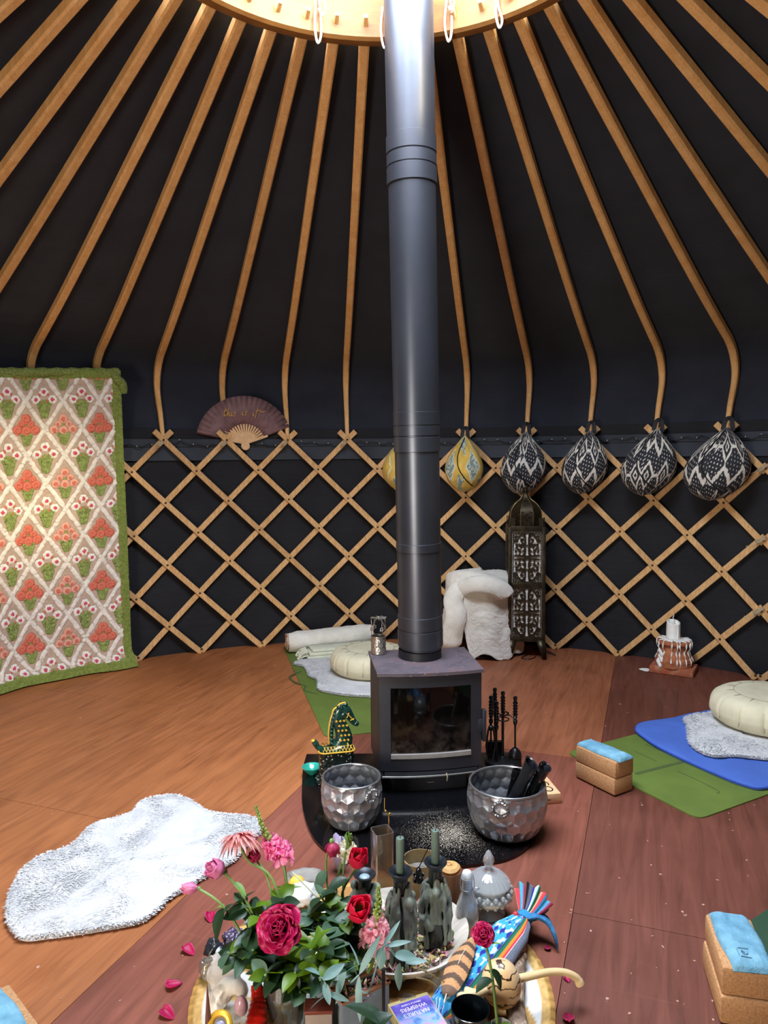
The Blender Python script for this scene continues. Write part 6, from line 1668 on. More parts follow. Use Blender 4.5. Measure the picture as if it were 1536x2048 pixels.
base = CARD.ramp(n1, [(.3, lin('2E2A78')), (.5, lin('4A3E96')), (.7, lin('6F5CB0'))]); sw = CARD.ramp(n2, [(.3, lin('2F5AA8')), (.48, lin('7FA6D8')), (.6, lin('B58ACB')), (.75, lin('E2D6F0'))])
CARD.bsdf(CARD.mix(low, base, sw), .35, 0, .4); CARD = CARD.m
b = MB(); b.box((0, -.004, CH+.0004), (wd-.006, CD-.016, .0008)); PT = obj('printed_top', b, CARD, t)
LET = plain('letter_lilac', 'D9CFEA', .5, var=.02)
zt_ = CH+.001
for s_, y, sz, sx_ in (('ORACLE CARDS', .046, .0072, 1.0), ('WHISPERS', .0325, .0165, .92), ("NATURE'S", .0135, .0165, .92)):
    text('lettering', s_, sz, T(0, y, zt_) @ rotz(PI), LET, PT, .0002, sx=sx_)
b = MB(); 
text('edge_lettering', 'ORACLE CARDS', .006, T(0, CD/2-.0035, CH+.0006) @ rotz(PI), plain('edge_ink', '5A4E34', .6), t, .0002)
cv = Vector((.262, 1.60, ZM)); b = MB(); pr = [(.022, 0), (.03, .003), (.037, .03), (.036, .06), (.026, .09), (.020, .105), (.024, .118), (.0225, .119), (.018, .105), (.033, .06), (.034, .03), (.027, .006), (0, .005)]
b.lathe(pr, 64, twist=lambda r, z, a: r*(1+.03*math.cos(a*10)))
one('small_glass_vase', b, GLS, 'small ribbed clear vase with one rose, right of the black cup', 'vase', tuple(cv))

# ---- big ribbed vase with flowers, second vase behind
VG = glass('vase_glass', 'C4CEC6', .04, 1.4, .84, .02)
def vase(label, loc, r, h):
    b = MB(); b.lathe([(r*.75, 0), (r*.95, .004), (r, h*.25), (r*.96, h*.6), (r*.72, h*.82), (r*.70, h*.9), (r*.85, h), (r*.82, h), (r*.66, h*.9), (r*.68, h*.82), (r*.91, h*.6), (r*.95, h*.25), (r*.88, .01), (0, .008)], 96, twist=lambda q, z, a: q*(1+.025*math.cos(a*16+z*55)))
    o = one('glass_vase', b, VG, label, 'vase', tuple(loc)); return o
V1 = Vector((-.262, 1.76, ZM)); V2 = Vector((-.115, 1.87, ZM))
vase('ribbed clear glass vase packed with rose stems, front left of the altar', V1, .053, .165)
vase('clear glass vase hidden among leaves behind the ribbed one', V2, .045, .16)
# ================================================================== flowers
STEM = leafmat('stem_green', '4E6E32', '7C9A4C', .5, .1)
LEAFD = leafmat('leaf_dark', '142A1A', '264428', .42, .25)
LEAFG = leafmat('leaf_sage', '33503A', '547258', .5, .25)
LEAFL = leafmat('leaf_lit_lime', '3E5E12', '668A1C', .42, .42)  # lime tone puts the look of lit-through leaves into the colour
EUC = leafmat('leaf_eucalyptus', '4E6E68', '7C9A94', .55, .15)
SEPAL = leafmat('sepal_green', '5C8A3A', '88B45A', .5, .25)
def petalmat(name, a, b): return leafmat(name, a, b, .5, .30)
MAG = petalmat('petal_magenta', 'A40044', 'C4145C'); REDP = petalmat('petal_red', 'C20A34', 'E02A50'); PNK = petalmat('petal_pink', 'C46A92', 'E09CBC')
BLUSH = petalmat('petal_blush', 'E0A4AC', 'F0C8CC'); SNAP = petalmat('petal_snap', 'D46A92', 'EFA4BE'); GERB = petalmat('petal_gerbera', 'BE857E', 'DCAAA2'); WHT = petalmat('petal_white', 'E4E2C8', 'F4F2E2'); DEEP = petalmat('petal_deep', '8C1238', 'B4305A')
fr = random.Random(21)
def petal(b, M, L, Wd, cup, curl, mi=0, n=8, m=7, ruffle=0.0, seed=0):
    V = []; F = []
    for i in range(n+1):
        t_ = i/n; w = Wd/2*(math.sin(min(1, t_*1.06)**.75*PI*.5+.0)**.8 if t_ < .72 else math.cos((t_-.72)/.28*PI*.42)**.7)+.001
        ang = cup*(1-t_)-curl*max(0, t_-.55)/.45
        for j in range(m+1):
            s = j/m*2-1
            x = w*s; y = L*t_; z = cup*L*(t_*t_*.55)*1.0-curl*L*.55*max(0, t_-.6)**1.5*2+abs(s)**2*w*.55*(1 if cup > 0 else .3)+ruffle*L*math.sin(s*5+seed)*t_*t_
            V.append((x, y, z))
    for i in range(n):
        for j in range(m): a = i*(m+1)+j; F.append((a, a+1, a+m+2, a+m+1))
    b.add(V, F, mi, M)
def rose_bloom(parent, M, size, mat, open_=1.0, seed=0, layers=None):
    """rose head: spiral of cupped petals round a furled centre; local Z is the facing direction"""
    rr = random.Random(seed); b = MB(); g = 0
    layers = layers or [(3, .16, .10), (4, .28, .22), (5, .42, .45), (5, .58, .75), (6, .74, 1.0), (6, .88, 1.25)]
    for li, (n, rad, tilt, *wf) in enumerate(layers):
        for k in range(n):
            g += 1; az = TAU*k/n+li*.7+rr.uniform(-.15, .15)
            tl = (tilt*open_)*.95+rr.uniform(-.06, .06)          # 0 upright .. 1.3 flat outwards
            L = size*(.52+.36*rad)*rr.uniform(.94, 1.06); Wd = size*(.42+.62*rad)*(wf[0] if wf else 1)
            Mp = M @ rotz(az) @ T(0, size*.05*rad+size*.10*rad, -size*.10*li*.25) @ Matrix.Rotation(PI/2-tl, 4, 'X')
            petal(b, Mp, L, Wd, .55-.12*li*open_*.5, .25+.55*(li > 2)*open_, 0, 8, 7, .03, g)
    o = obj('bloom', b, mat, parent, smooth=0); m = o.modifiers.new('t', 'SOLIDIFY'); m.thickness = .0006
    b = MB()
    for i in range(4):
        pts = [M @ Vector((size*(.05+.09*i)*math.cos(a*.1), size*(.05+.09*i)*math.sin(a*.1), 0)) for a in range(3)]
    return o
def cup_bloom(parent, M, dia, mat, n=7, op=.3, tall=1.0, seed=0, name='bloom'):
    """half-open rose: overlapping petals wrapped round a cup, local Z is the facing direction, origin at the base"""
    rr = random.Random(seed); b = MB(); H0_ = dia*.95*tall
    for k in range(n):
        q = (k+1)/n; Rk = dia*.5*(.30+.70*q**.8); Hk = H0_*(1.02-.16*q+rr.uniform(-.03, .03)); az = k*2.40+rr.uniform(-.2, .2); span = 1.75-.35*q; fl = op*q*q
        V = []; F = []; nu, nv = 12, 10
        for j in range(nv+1):
            t_ = j/nv
            for i in range(nu+1):
                s_ = i/nu*2-1; tt = t_*(1-.20*abs(s_)**2.5)
                r = Rk*(.16+.84*math.sin(PI/2*min(1, tt/.52))**.85)*(1-.42*(1-fl*1.6)*max(0, tt-.5)**1.3*1.6)
                r += Rk*fl*1.1*max(0, tt-.72)**1.4*3.0+Rk*.05*math.sin(s_*4+k)*tt
                wsp = span*math.sin(PI*(.12+.80*min(1, tt*1.1)))**.6
                a = az+s_*wsp*.75; z = Hk*tt*(1-.10*fl)-Hk*fl*.5*max(0, tt-.85)
                V.append((r*math.cos(a)*(1+.02*s_), r*math.sin(a), z))
        for j in range(nv):
            for i in range(nu): a = j*(nu+1)+i; F.append((a, a+1, a+nu+2, a+nu+1))
        b.add(V, F, 0, M)
    o = obj(name, b, mat, parent, smooth=0); m = o.modifiers.new('t', 'SOLIDIFY'); m.thickness = .0006; return o
def sepals(parent, M, size, n=5, back=.9, mat=None):
    b = MB()
    for k in range(n): b.leaf(M @ rotz(TAU*k/n+.3) @ Matrix.Rotation(R(90)-back, 4, 'X'), size*.75, size*.2, -.35, .1, 0, 5)
    b.ball((0, 0, 0), (size*.17, size*.17, size*.2), 12, 8, 0, M @ T(0, 0, -size*.06)); obj('sepals', b, mat or SEPAL, parent, smooth=0)
def stem(parent, pts, r, name='stem', mat=None):
    b = MB(); b.tube(catmull(pts, 6), r, 8); obj(name, b, mat or STEM, parent)
def rleaf(parent, base, d, L, Wd, mat, roll=0, curl=.25, fold=.14):
    M = T(base) @ align(Vector(d)) @ rotz(roll) @ Matrix.Rotation(-PI/2, 4, 'X') @ rotz(0)
    # leaf grows along local +Y after this turn => make Y the direction d
    z = Vector(d).normalized(); up = Vector((0, 0, 1)); x = z.cross(up); x = x.normalized() if x.length > 1e-4 else Vector((1, 0, 0)); n_ = x.cross(z)
    Mm = Matrix((x, z, n_)).transposed().to_4x4(); Mm = T(base) @ Mm @ Matrix.Rotation(roll, 4, 'Y')
    b = MB(); b.leaf(Mm, L, Wd, curl, fold, 0, 9, .85); o = obj('leaf', b, mat, parent, smooth=0); return o
def flower(kind, label, cat, head, foot, size, face, mat, mid=None, bend=.03, opn=1.0, seed=0, layers=None, leaves=(), r=.0035, sep=True, grp='cut flowers on the altar', sepmat=None):
    head, foot = Vector(head), Vector(foot); t = thing(kind, label, cat, tuple(foot), group=grp)
    h = head-foot; f = Vector(face).normalized(); neck = h-f*size*(.52 if layers else .34)
    m_ = Vector(mid)-foot if mid else neck*.55+Vector((0, 0, bend))
    stem(t, [(0, 0, 0), tuple(m_), tuple(neck)], r)
    M = T(h-f*size*.30) @ align(f)
    if layers in ('half', 'bud'):
        M = T(h-f*size*.5) @ align(f); cup_bloom(t, M, size, mat, 9 if layers == 'half' else 6, opn, 1.0 if layers == 'half' else 1.55, seed)
    else: rose_bloom(t, M, size, mat, opn, seed, layers)
    if sep: sepals(next(c for c in t.children if c.name.startswith('bloom')), M, size*(.85 if layers else .75), back=.35+.55*opn, mat=sepmat)
    P = catmull([(0, 0, 0), tuple(m_), tuple(neck)], 6)
    for (fr_, d, L, Wd, mt, *ex) in leaves:
        p = P[min(len(P)-1, int(fr_*(len(P)-1)))]; rleaf(t, p, d, L, Wd, mt, *(ex or ()))
    return t
BUD = 'bud'; HALF = 'half'
f1 = V1+Vector((0, 0, .04)); f2 = V2+Vector((0, 0, .04))
flower('rose', 'big open magenta rose facing the viewer, front of the bouquet', 'rose', D(558, 1858, 1.675), f1+Vector((-.01, -.01, 0)), .062, (-.12, -.80, .62), MAG, None, .04, 1.0, 4,
       leaves=((.55, (.6, -.4, .1), .075, .05, LEAFL), (.5, (-.5, -.5, .0), .06, .04, LEAFD), (.75, (.9, -.1, .15), .07, .045, LEAFL)))
flower('rose', 'half-open dusty pink rose leaning left, upper of the two pink ones', 'rose', D(429, 1737, 1.85), f1+Vector((.02, .02, .0)), .056, (-.62, -.35, .45), PNK, tuple(D(497, 1810, 1.80)), 0, .30, 5, HALF,
       leaves=((.82, (.5, -.3, -.2), .05, .02, SEPAL), (.55, (-.6, -.5, .1), .05, .02, LEAFG), (.4, (-.5, -.3, .3), .075, .05, LEAFD)), r=.0032)
flower('rosebud', 'closed dusty pink rosebud at the far left of the bouquet', 'rosebud', D(384, 1776, 1.80), f1+Vector((-.02, .0, 0)), .032, (-.95, -.1, .12), PNK, tuple(D(462, 1832, 1.78)), 0, .10, 6, BUD,
       leaves=((.62, (-.25, -.45, -.65), .075, .042, LEAFD, .3), (.60, (-.3, .2, -.1), .04, .02, SEPAL), (.35, (-.55, -.4, -.35), .085, .05, LEAFG, -.2)), r=.0032)
# gerbera seen from behind its rays
def gerbera():
    head = D(478, 1680, 1.90); foot = f1+Vector((.015, .03, 0)); t = thing('gerbera', 'faded coral gerbera turned away, drooping rays at the upper left', 'gerbera', tuple(foot), group='cut flowers on the altar')
    h = head-foot; f = Vector((-.22, .45, .85)).normalized(); M = T(h) @ align(f)
    stem(t, [(0, 0, 0), tuple(D(552, 1775, 1.86)-foot), tuple(D(497, 1722, 1.89)-foot), tuple(h-f*.012)], .0036)
    b = MB(); rr = random.Random(3)
    for ring in range(3):
        n = 26
        for k in range(n):
            a = TAU*k/n+ring*.12; b.leaf(M @ rotz(a) @ T(0, .010, .004*ring) @ Matrix.Rotation(R(8+14*ring)+rr.uniform(-.15, .12), 4, 'X'), (.047-.005*ring)*rr.uniform(.9, 1.05), .0135, 1.15+rr.uniform(-.15, .25), .10, 0, 6, .6)
    obj('bloom', b, GERB, t, smooth=0)
    b = MB(); b.lathe([(.003, -.014), (.010, -.008), (.013, .0), (.012, .006), (0, .007)], 20, 0, M)
    for k in range(22): b.leaf(M @ rotz(TAU*k/22) @ T(0, .008, -.008) @ Matrix.Rotation(R(28), 4, 'X'), .016, .004, 0, .1, 0, 3)
    obj('calyx', b, LEAFD, t, smooth=0)
gerbera()
def snapdragon(label, pts, foot, mat, n, seed, size=.022, tip=.35, tipmat=None, start=.3):
    foot = Vector(foot); t = thing('snapdragon', label, 'snapdragon', tuple(foot), group='cut flowers on the altar'); P = [Vector(p)-foot for p in pts]
    stem(t, [(0, 0, 0)]+[tuple(p) for p in P], .0042); C = catmull([(0, 0, 0)]+[tuple(p) for p in P], 10); m = len(C); rr = random.Random(seed)
    bl = MB(); bd = MB(); lf = MB()
    for k in range(n):
        s = start+(1-tip*.9-start)*k/n; p = C[int(s*(m-1))]; a = k*2.4; d = Vector((math.cos(a), math.sin(a)*.8, .25)); M = T(p) @ align(d)
        q = size*(1.1-.45*k/n)
        # tube with two ruffled lips
        bl.lathe([(q*.14, 0), (q*.28, q*.3), (q*.30, q*.75), (q*.36, q*.95)], 10, 0, M, cap=False)
        for j in range(5):
            az = TAU*j/5+.3; petal(bl, M @ rotz(az) @ T(0, q*.26, q*.85) @ Matrix.Rotation(R(62 if j in (0, 1) else 15), 4, 'X'), q*.85, q*.75, .2, .7, 0, 4, 4, .12, k+j)
        bd.ball((0, 0, q*.05), (q*.22, q*.22, q*.2), 8, 6, 0, M)
    for k in range(30):
        s = 1-tip*.85+tip*.85*k/30; p = C[min(m-1, int(s*(m-1)))]; a = k*2.4; d = Vector((math.cos(a), math.sin(a), .9)); q = size*.34*(1.15-.75*k/30)
        bd.ball((0, 0, q*.7), (q*.55, q*.55, q), 8, 6, 0, T(p) @ align(d))
    obj('blossoms', bl, mat, t, smooth=0); obj('buds', bd, tipmat or leafmat('snap_bud', '6E8238', '9CB058', .5, .2) if 'snap_bud' not in bpy.data.materials else bpy.data.materials['snap_bud'], t)
    return t
t = snapdragon('tall pink snapdragon with green budded tip, rising top left', [D(572, 1760, 1.90), D(560, 1715, 1.92), D(530, 1668, 1.935), D(511, 1612, 1.95)], f1+Vector((.03, .03, 0)), SNAP, 17, 2, .024, .34, start=.52)
for fr_, d, L in ((.45, (.5, -.3, .5), .04), (.4, (-.5, -.3, .4), .04), (.35, (.6, .1, .2), .045)): rleaf(t, Vector(D(572, 1775, 1.9))-Vector(t.location)+Vector((0, 0, -.03+fr_*.06)), d, L, .012, STEM)
snapdragon('pale pink snapdragon with green tip, in front of the candle bottles', [D(742, 1935, 1.78), D(750, 1870, 1.78), D(756, 1815, 1.785), D(757, 1772, 1.79)], f2+Vector((.03, -.02, .0)), BLUSH, 12, 6, .026, .40, start=.42)
snapdragon('small cream snapdragon between the two red roses at the back', [D(672, 1790, 2.0), D(680, 1735, 2.01), D(697, 1690, 2.02), D(701, 1668, 2.02)], f2+Vector((-.01, .03, 0)), WHT, 7, 9, .024, .30, start=.62)
flower('rose', 'cupped red rose at the back, pink outer petal, near the glass tube', 'rose', D(716, 1716, 1.96), f2+Vector((.01, .02, 0)), .060, (.05, -.25, .9), REDP, tuple(D(682, 1800, 1.93)), 0, .28, 7, HALF, leaves=((.8, (-.6, -.3, -.1), .07, .045, LEAFD), (.5, (.6, -.4, .2), .055, .035, LEAFG)), r=.0032)
flower('rose', 'unfurling red rose with a raised petal, beside the left candle bottle', 'rose', D(717, 1818, 1.80), f2+Vector((.01, -.03, 0)), .068, (.22, -.45, .75), REDP, tuple(D(690, 1862, 1.79)), 0, .42, 12, HALF, leaves=((.5, (-.6, -.5, .2), .06, .04, LEAFG),))
flower('rose', 'wilted crimson rose hanging head down with bright green sepals', 'rose', D(664, 1700, 1.99), f2+Vector((-.02, .03, 0)), .045, (.05, -.12, -1), DEEP, tuple(D(652, 1740, 1.98)), 0, .30, 14, HALF, leaves=((.55, (-.4, -.5, -.6), .06, .035, LEAFG),), r=.0032)
flower('rose', 'single small magenta rose on a long stem by the textile bundle', 'rose', D(967, 1868, 1.665), cv+Vector((0, 0, .02)), .031, (-.05, -.7, .6), MAG, tuple(D(985, 1958, 1.625)), 0, 1.0, 17, None,
       leaves=((.55, (-.6, -.3, -.1), .05, .036, LEAFD, .2), (.6, (.35, -.3, -.45), .05, .034, LEAFD, -.3), (.30, (-.5, -.5, .1), .06, .036, LEAFD), (.25, (.3, -.6, .15), .062, .044, LEAFL), (.22, (.7, -.3, .0), .06, .04, LEAFD), (.9, (.9, -.1, .25), .04, .008, SEPAL)), sepmat=LEAFD)
flower('rosebud', 'dark pink wilted bloom under the gerbera', 'rosebud', D(508, 1712, 1.90), f1+Vector((.0, .03, 0)), .036, (-.2, -.3, .7), DEEP, tuple(D(540, 1775, 1.86)), 0, .4, 33, HALF, r=.003)
flower('rosebud', 'green unopened rosebud beside the wilted crimson rose', 'rosebud', D(695, 1676, 2.0), f2+Vector((.0, .035, 0)), .020, (.08, -.1, 1), SEPAL, tuple(D(686, 1760, 1.97)), 0, .05, 19, BUD, r=.0026)
# ---- leafy sprays
def spray(kind, label, base, tip, mat, n, L, Wd, seed, pair=True, r=.0026, droop=.3, mats=None, bend=.03):
    base, tip = Vector(base), Vector(tip); t = thing(kind, label, 'leafy stem', tuple(base), group='leafy stems in the bouquet'); rr = random.Random(seed); h = tip-base
    pts = [(0, 0, 0), tuple(h*.5+Vector((0, 0, bend))), tuple(h)]; stem(t, pts, r, mat=STEM if mat is not EUC else EUC); C = catmull(pts, 8); m = len(C)
    for k in range(n):
        s = .3+.7*(k+.5)/n; p = C[min(m-1, int(s*(m-1)))]; a = k*2.4+rr.uniform(-.4, .4); dv = (h.normalized()*.4+Vector((math.cos(a), math.sin(a), rr.uniform(-droop, .35))))
        mt = mats[rr.randrange(len(mats))] if mats else mat
        rleaf(t, tuple(p), dv, L*rr.uniform(.75, 1.15), Wd*rr.uniform(.8, 1.15), mt, rr.uniform(-.7, .7), rr.uniform(.1, .45), .12)
    return t
ML = [LEAFD, LEAFD, LEAFD, LEAFG, LEAFG, LEAFL]
sp = [((455, 1905, 1.72), 'leaf spray at the lower left of the bouquet over the white stones'), ((520, 1830, 1.76), 'leaf spray behind the big magenta rose, left'), ((600, 1850, 1.78), 'leaf spray just right of the big magenta rose'),
      ((640, 1790, 1.86), 'rounded leaf spray below the wilted rose'), ((590, 1945, 1.64), 'bright green leaf spray under the big magenta rose'), ((660, 1900, 1.72), 'leaf spray in the centre of the bouquet'),
      ((690, 1840, 1.82), 'leaf spray below the unfurling red rose'), ((530, 1950, 1.62), 'low leaf spray hanging over the red horn'), ((640, 1960, 1.62), 'olive leaf spray drooping at the front of the bouquet'), ((480, 1800, 1.8), 'dark leaf spray under the gerbera stem'),
      ((700, 1920, 1.76), 'leaf spray in front of the pale snapdragon'), ((560, 1790, 1.85), 'small leaf spray at the foot of the tall snapdragon'), ((505, 1900, 1.70), 'sage leaf spray left of the big rose'), ((620, 1900, 1.66), 'lit green leaf spray at the lower right of the big rose'), ((735, 1760+110, 1.84), 'leaf spray tucked behind the pale snapdragon'), ((615, 1830, 1.84), 'dense dark leaf spray at the heart of the bouquet'), ((570, 1920, 1.70), 'dark leaf spray directly under the big magenta rose'), ((665, 1850, 1.80), 'dark leaf spray between the two red rose stems'), ((500, 1860, 1.76), 'dark leaf spray above the amethyst cluster'), ((600, 1985, 1.64), 'dark leaf spray over the ribbed vase rim'), ((680, 1950, 1.70), 'dark leaf spray over the grey box')]
for i, ((px, py, y), lab) in enumerate(sp):
    base = (f1 if px < 610 else f2)+Vector((fr.uniform(-.02, .02), fr.uniform(-.02, .02), .02))
    mats = [LEAFL, LEAFL, LEAFD] if i in (4, 8, 13) else ML
    spray('leafy_stem', lab, base, D(px, py, y), LEAFD, 17, .060, .036, 40+i, mats=mats)
# eucalyptus sprigs at the front right
def euc(label, base, pts, leaves, seed):
    base = Vector(base); t = thing('eucalyptus_sprig', label, 'eucalyptus', tuple(base), group='eucalyptus sprigs'); P = [tuple(Vector(p)-base) for p in pts]
    stem(t, [(0, 0, 0)]+P, .0022, mat=EUC)
    for p0, p1, w, roll in leaves:
        d = Vector(p1)-Vector(p0); rleaf(t, tuple(Vector(p0)-base), d, d.length, w, EUC, roll, .12, .10)
e0 = f2+Vector((.02, -.03, .02))
euc('grey-green eucalyptus sprig fanning out in front of the left candle bottle', e0, [D(735, 1985, 1.66), D(766, 1893, 1.66), D(790, 1912, 1.66)],
    [(D(766, 1893, 1.66), D(758, 1940, 1.64), .030, .2), (D(788, 1910, 1.66), D(834, 1913, 1.66), .026, .6), (D(810, 1925, 1.67), D(854, 1920, 1.67), .017, .5), (D(800, 1925, 1.66), D(795, 1984, 1.65), .024, .1), (D(770, 1893, 1.67), D(823, 1880, 1.68), .014, .5), (D(766, 1893, 1.67), D(800, 1840, 1.70), .012, .6)], 1)
euc('eucalyptus sprig forking over the wooden box, long narrow leaves', e0+Vector((-.01, .01, 0)), [D(700, 1965, 1.64), D(718, 1950, 1.63)],
    [(D(718, 1950, 1.63), D(760, 1868, 1.65), .018, .7), (D(718, 1950, 1.63), D(717, 2046, 1.58), .018, .4), (D(693, 1943, 1.63), D(668, 2000, 1.61), .034, .2), (D(718, 1935, 1.64), D(700, 1880, 1.68), .016, .9), (D(693, 1943, 1.63), D(742, 1915, 1.66), .016, -.7)], 2)
euc('curled eucalyptus sprig hanging at the front edge of the bouquet', f1+Vector((.03, -.02, .04)), [D(640, 1955, 1.62), D(655, 1985, 1.59)],
    [(D(655, 1990, 1.59), D(618, 2015, 1.57), .014, .9), (D(655, 1985, 1.59), D(700, 2003, 1.59), .014, .9), (D(648, 1965, 1.6), D(660, 2010, 1.57), .018, .2), (D(640, 1950, 1.62), D(610, 1935, 1.62), .030, .3), (D(645, 1960, 1.6), D(690, 1925, 1.63), .024, .6)], 3)
# big dark glossy leaves right at the bottom edge
bl_ = thing('broad_leaf_sprig', 'sprig of two broad dark leaves at the bottom edge, before the wooden box', 'leafy stem', (-.10, 1.58, ZM), group='leafy stems in the bouquet')
o_ = Vector(bl_.location)
stem(bl_, [(0, 0, 0), (.01, .0, .06), tuple(D(730, 2040, 1.56)-o_)], .003)
rleaf(bl_, tuple(D(770, 2055, 1.54)-o_), D(690, 1990, 1.58)-D(770, 2055, 1.54), .10, .06, LEAFD, .3); rleaf(bl_, tuple(D(722, 2070, 1.54)-o_), D(775, 2025, 1.55)-D(722, 2070, 1.54), .08, .05, LEAFD, .2)
# ---- fallen petals on the floor
for k, (px, py, sz, rz, lab) in enumerate(((421, 1840, .034, .3, 'fallen pink petal on the floor below the pink rosebud'), (380, 1906, .036, .9, 'fallen magenta petal left of the altar, second from the back'), (352, 1972, .036, 2.2, 'fallen magenta petal left of the altar, third from the back'), (338, 2034, .036, 1.0, 'fallen magenta petal at the bottom left of the altar'),
                                            (1096, 1897, .020, 2.6, 'small crimson petal on the floor right of the branch'), (1135, 1961, .020, .2, 'red petal under the rattle handle'), (1137, 2036, .032, 2.9, 'curled crimson petal at the bottom right of the altar mat'))):
    b = MB(); petal(b, rotz(rz) @ T(0, -sz*.5, .003), sz*1.25, sz*.95, .30, -.15, 0, 8, 8, .05, k); mn = min(v[2] for v in b.v); b.v = [(x, y, z-mn) for x, y, z in b.v]
    p = G(px, py); o = one('fallen_petal', b, MAG if k not in (4, 6) else DEEP, lab, 'petal', (p.x, p.y, .0010), 'fallen petals on the floor', smooth=0)
    m = o.modifiers.new('t', 'SOLIDIFY'); m.thickness = .0008; m.offset = 1

# ================================================================== left side of the altar: stones, horn, shell, blade
def rock(name, label, c, r, mat, seed, cat='stone', sq=(1, 1, 1), facets=0):
    b = MB(); b.ball((0, 0, 0), 1, 24, 16); V = []
    for x, y, z in b.v:
        k = 1+.35*fbm(x*1.3+seed, y*1.3, z*1.3)+.12*fbm(x*4+seed, y*4, z*4)
        if facets: k *= 1-.10*((math.sin(x*facets+seed)*math.cos(y*facets)) > .1)
        V.append((x*k*r*sq[0], y*k*r*sq[1], z*k*r*sq[2]))
    mn = min(v[2] for v in V); b.v = [(x, y, z-mn) for x, y, z in V]
    return one(name, b, mat, label, cat, c, smooth=50 if facets else 0)
QZ = plain('stone_grey_white', 'B9B2AA', .8, 0, .3, var=.25, scale=18, bump=.6, bscale=50); AME = NT('amethyst'); v = AME.coord(); vo = AME.n('ShaderNodeTexVoronoi'); vo.inputs['Scale'].default_value = 130; AME.l(v, vo.inputs['Vector']); AME.bsdf(AME.ramp(vo.outputs['Distance'], [(.1, lin('B4A8C4')), (.5, lin('4E4460'))]), .25, 0, .6); AME.bump(vo.outputs['Distance'], 1.0, .01); AME = AME.m
DRK = plain('stone_black', '1E2024', .35, 0, .5, var=.3, scale=20); WHS = NT('stone_speckled'); v = WHS.coord(); WHS.bsdf(WHS.ramp(WHS.noise(v, 28, 4), [(.38, lin('22262C')), (.45, lin('AEBAC4')), (.6, lin('DDE2E4'))]), .7, 0, .3); WHS.bump(WHS.noise(v, 40, 3), .5, .006); WHS = WHS.m
CRY = glass('crystal_clear', 'E6E8E6', .05, 1.5, .4)
def at(px, py, z): p = G(px, py, z); return (p.x, p.y, ZM)
rock('amethyst_cluster', 'sparkling purple amethyst cluster on the left of the altar', at(465, 1872, .05), .034, AME, 1, 'crystal', (1, 1, .8), 9)
rock('dark_stone', 'dark glossy stone at the left edge of the altar mat', at(426, 1905, .03), .028, DRK, 4, sq=(.8, 1, .9))
rock('speckled_stone', 'small white stone with black specks beside the dark stone', at(447, 1910, .045), .026, WHS, 6)
rock('pale_rock', 'large rough pale grey rock on the left of the altar', at(448, 1940, .05), .048, QZ, 9, sq=(1, .9, .8))
rock('crystal_chunk', 'clear crystal chunk beside the pale rock', at(415, 1950, .02), .026, CRY, 12, 'crystal', (1, 1, 1.1), 7)
rock('banded_stone', 'grey banded stone at the back left of the altar', at(610, 1760, .03), .048, NT('x').m if False else plain('stone_banded', '8C8880', .8, var=.35, scale=9, bump=.5), 15, sq=(1.3, .8, .55))
rock('white_stone', 'smooth white stone in front of the yellow candle at the back left', at(600, 1800, .03), .05, plain('stone_white', 'CFCFCC', .6, var=.12), 18, sq=(1.1, .9, .6))
rock('violet_crystal', 'pale violet crystal behind the wilted crimson rose', at(680, 1705, .07), .042, plain('violet_stone', '9C92B0', .3, 0, .5, var=.15), 21, 'crystal', (.8, .7, 1.3), 6)
# yellow egg-shaped candle
b = MB(); b.lathe([(0, 0), (.016, .002), (.026, .018), (.028, .034), (.022, .052), (.010, .062), (0, .064)], 28); one('yellow_candle', b, plain('wax_yellow', 'E3B74C', .4, 0, .4), 'yellow egg-shaped candle behind the tall snapdragon stem', 'candle', (at(588, 1775, .04)[0], at(588, 1775, .04)[1]+.02, ZM), rot=(R(12), R(14), 0))
# pale twig
p0, p1 = D(585, 1745, 2.03), D(640, 1800, 1.97); b = MB(); b.tube([(0, 0, 0), tuple(p1-p0)], .0022, 6); o = obj('pale_twig', b, plain('twig_pale', 'B9C09A', .7), None); o.location = p0; tag(o, 'thin pale twig slanting in front of the banded stone', 'twig')
# red ribbed horn-shaped wrap
def horn():
    p0 = Vector((*G(512, 2075, .03)[:2], ZM+.035)); t = thing('red_horn', 'glossy red ribbed horn standing among leaves at the front left', 'horn', (p0.x, p0.y, ZM))
    tip = D(512, 1965, 1.70); pts = [(0, 0, .03), tuple(D(515, 2035, p0.y+.02)-Vector((p0.x, p0.y, ZM))), tuple(D(518, 2000, p0.y+.05)-Vector((p0.x, p0.y, ZM))), tuple(D(512, 1968, p0.y+.07)-Vector((p0.x, p0.y, ZM)))]
    C = catmull(pts, 12); n = len(C); b = MB(); b.tube(C, [.029-.016*(i/(n-1))**1.5 for i in range(n)], 24, rfn=lambda i, a: 1+.035*math.sin(i*1.6+a))
    obj('ribbed_body', b, plain('red_gloss', 'C41E14', .16, 0, .6, var=.15), t)
horn()
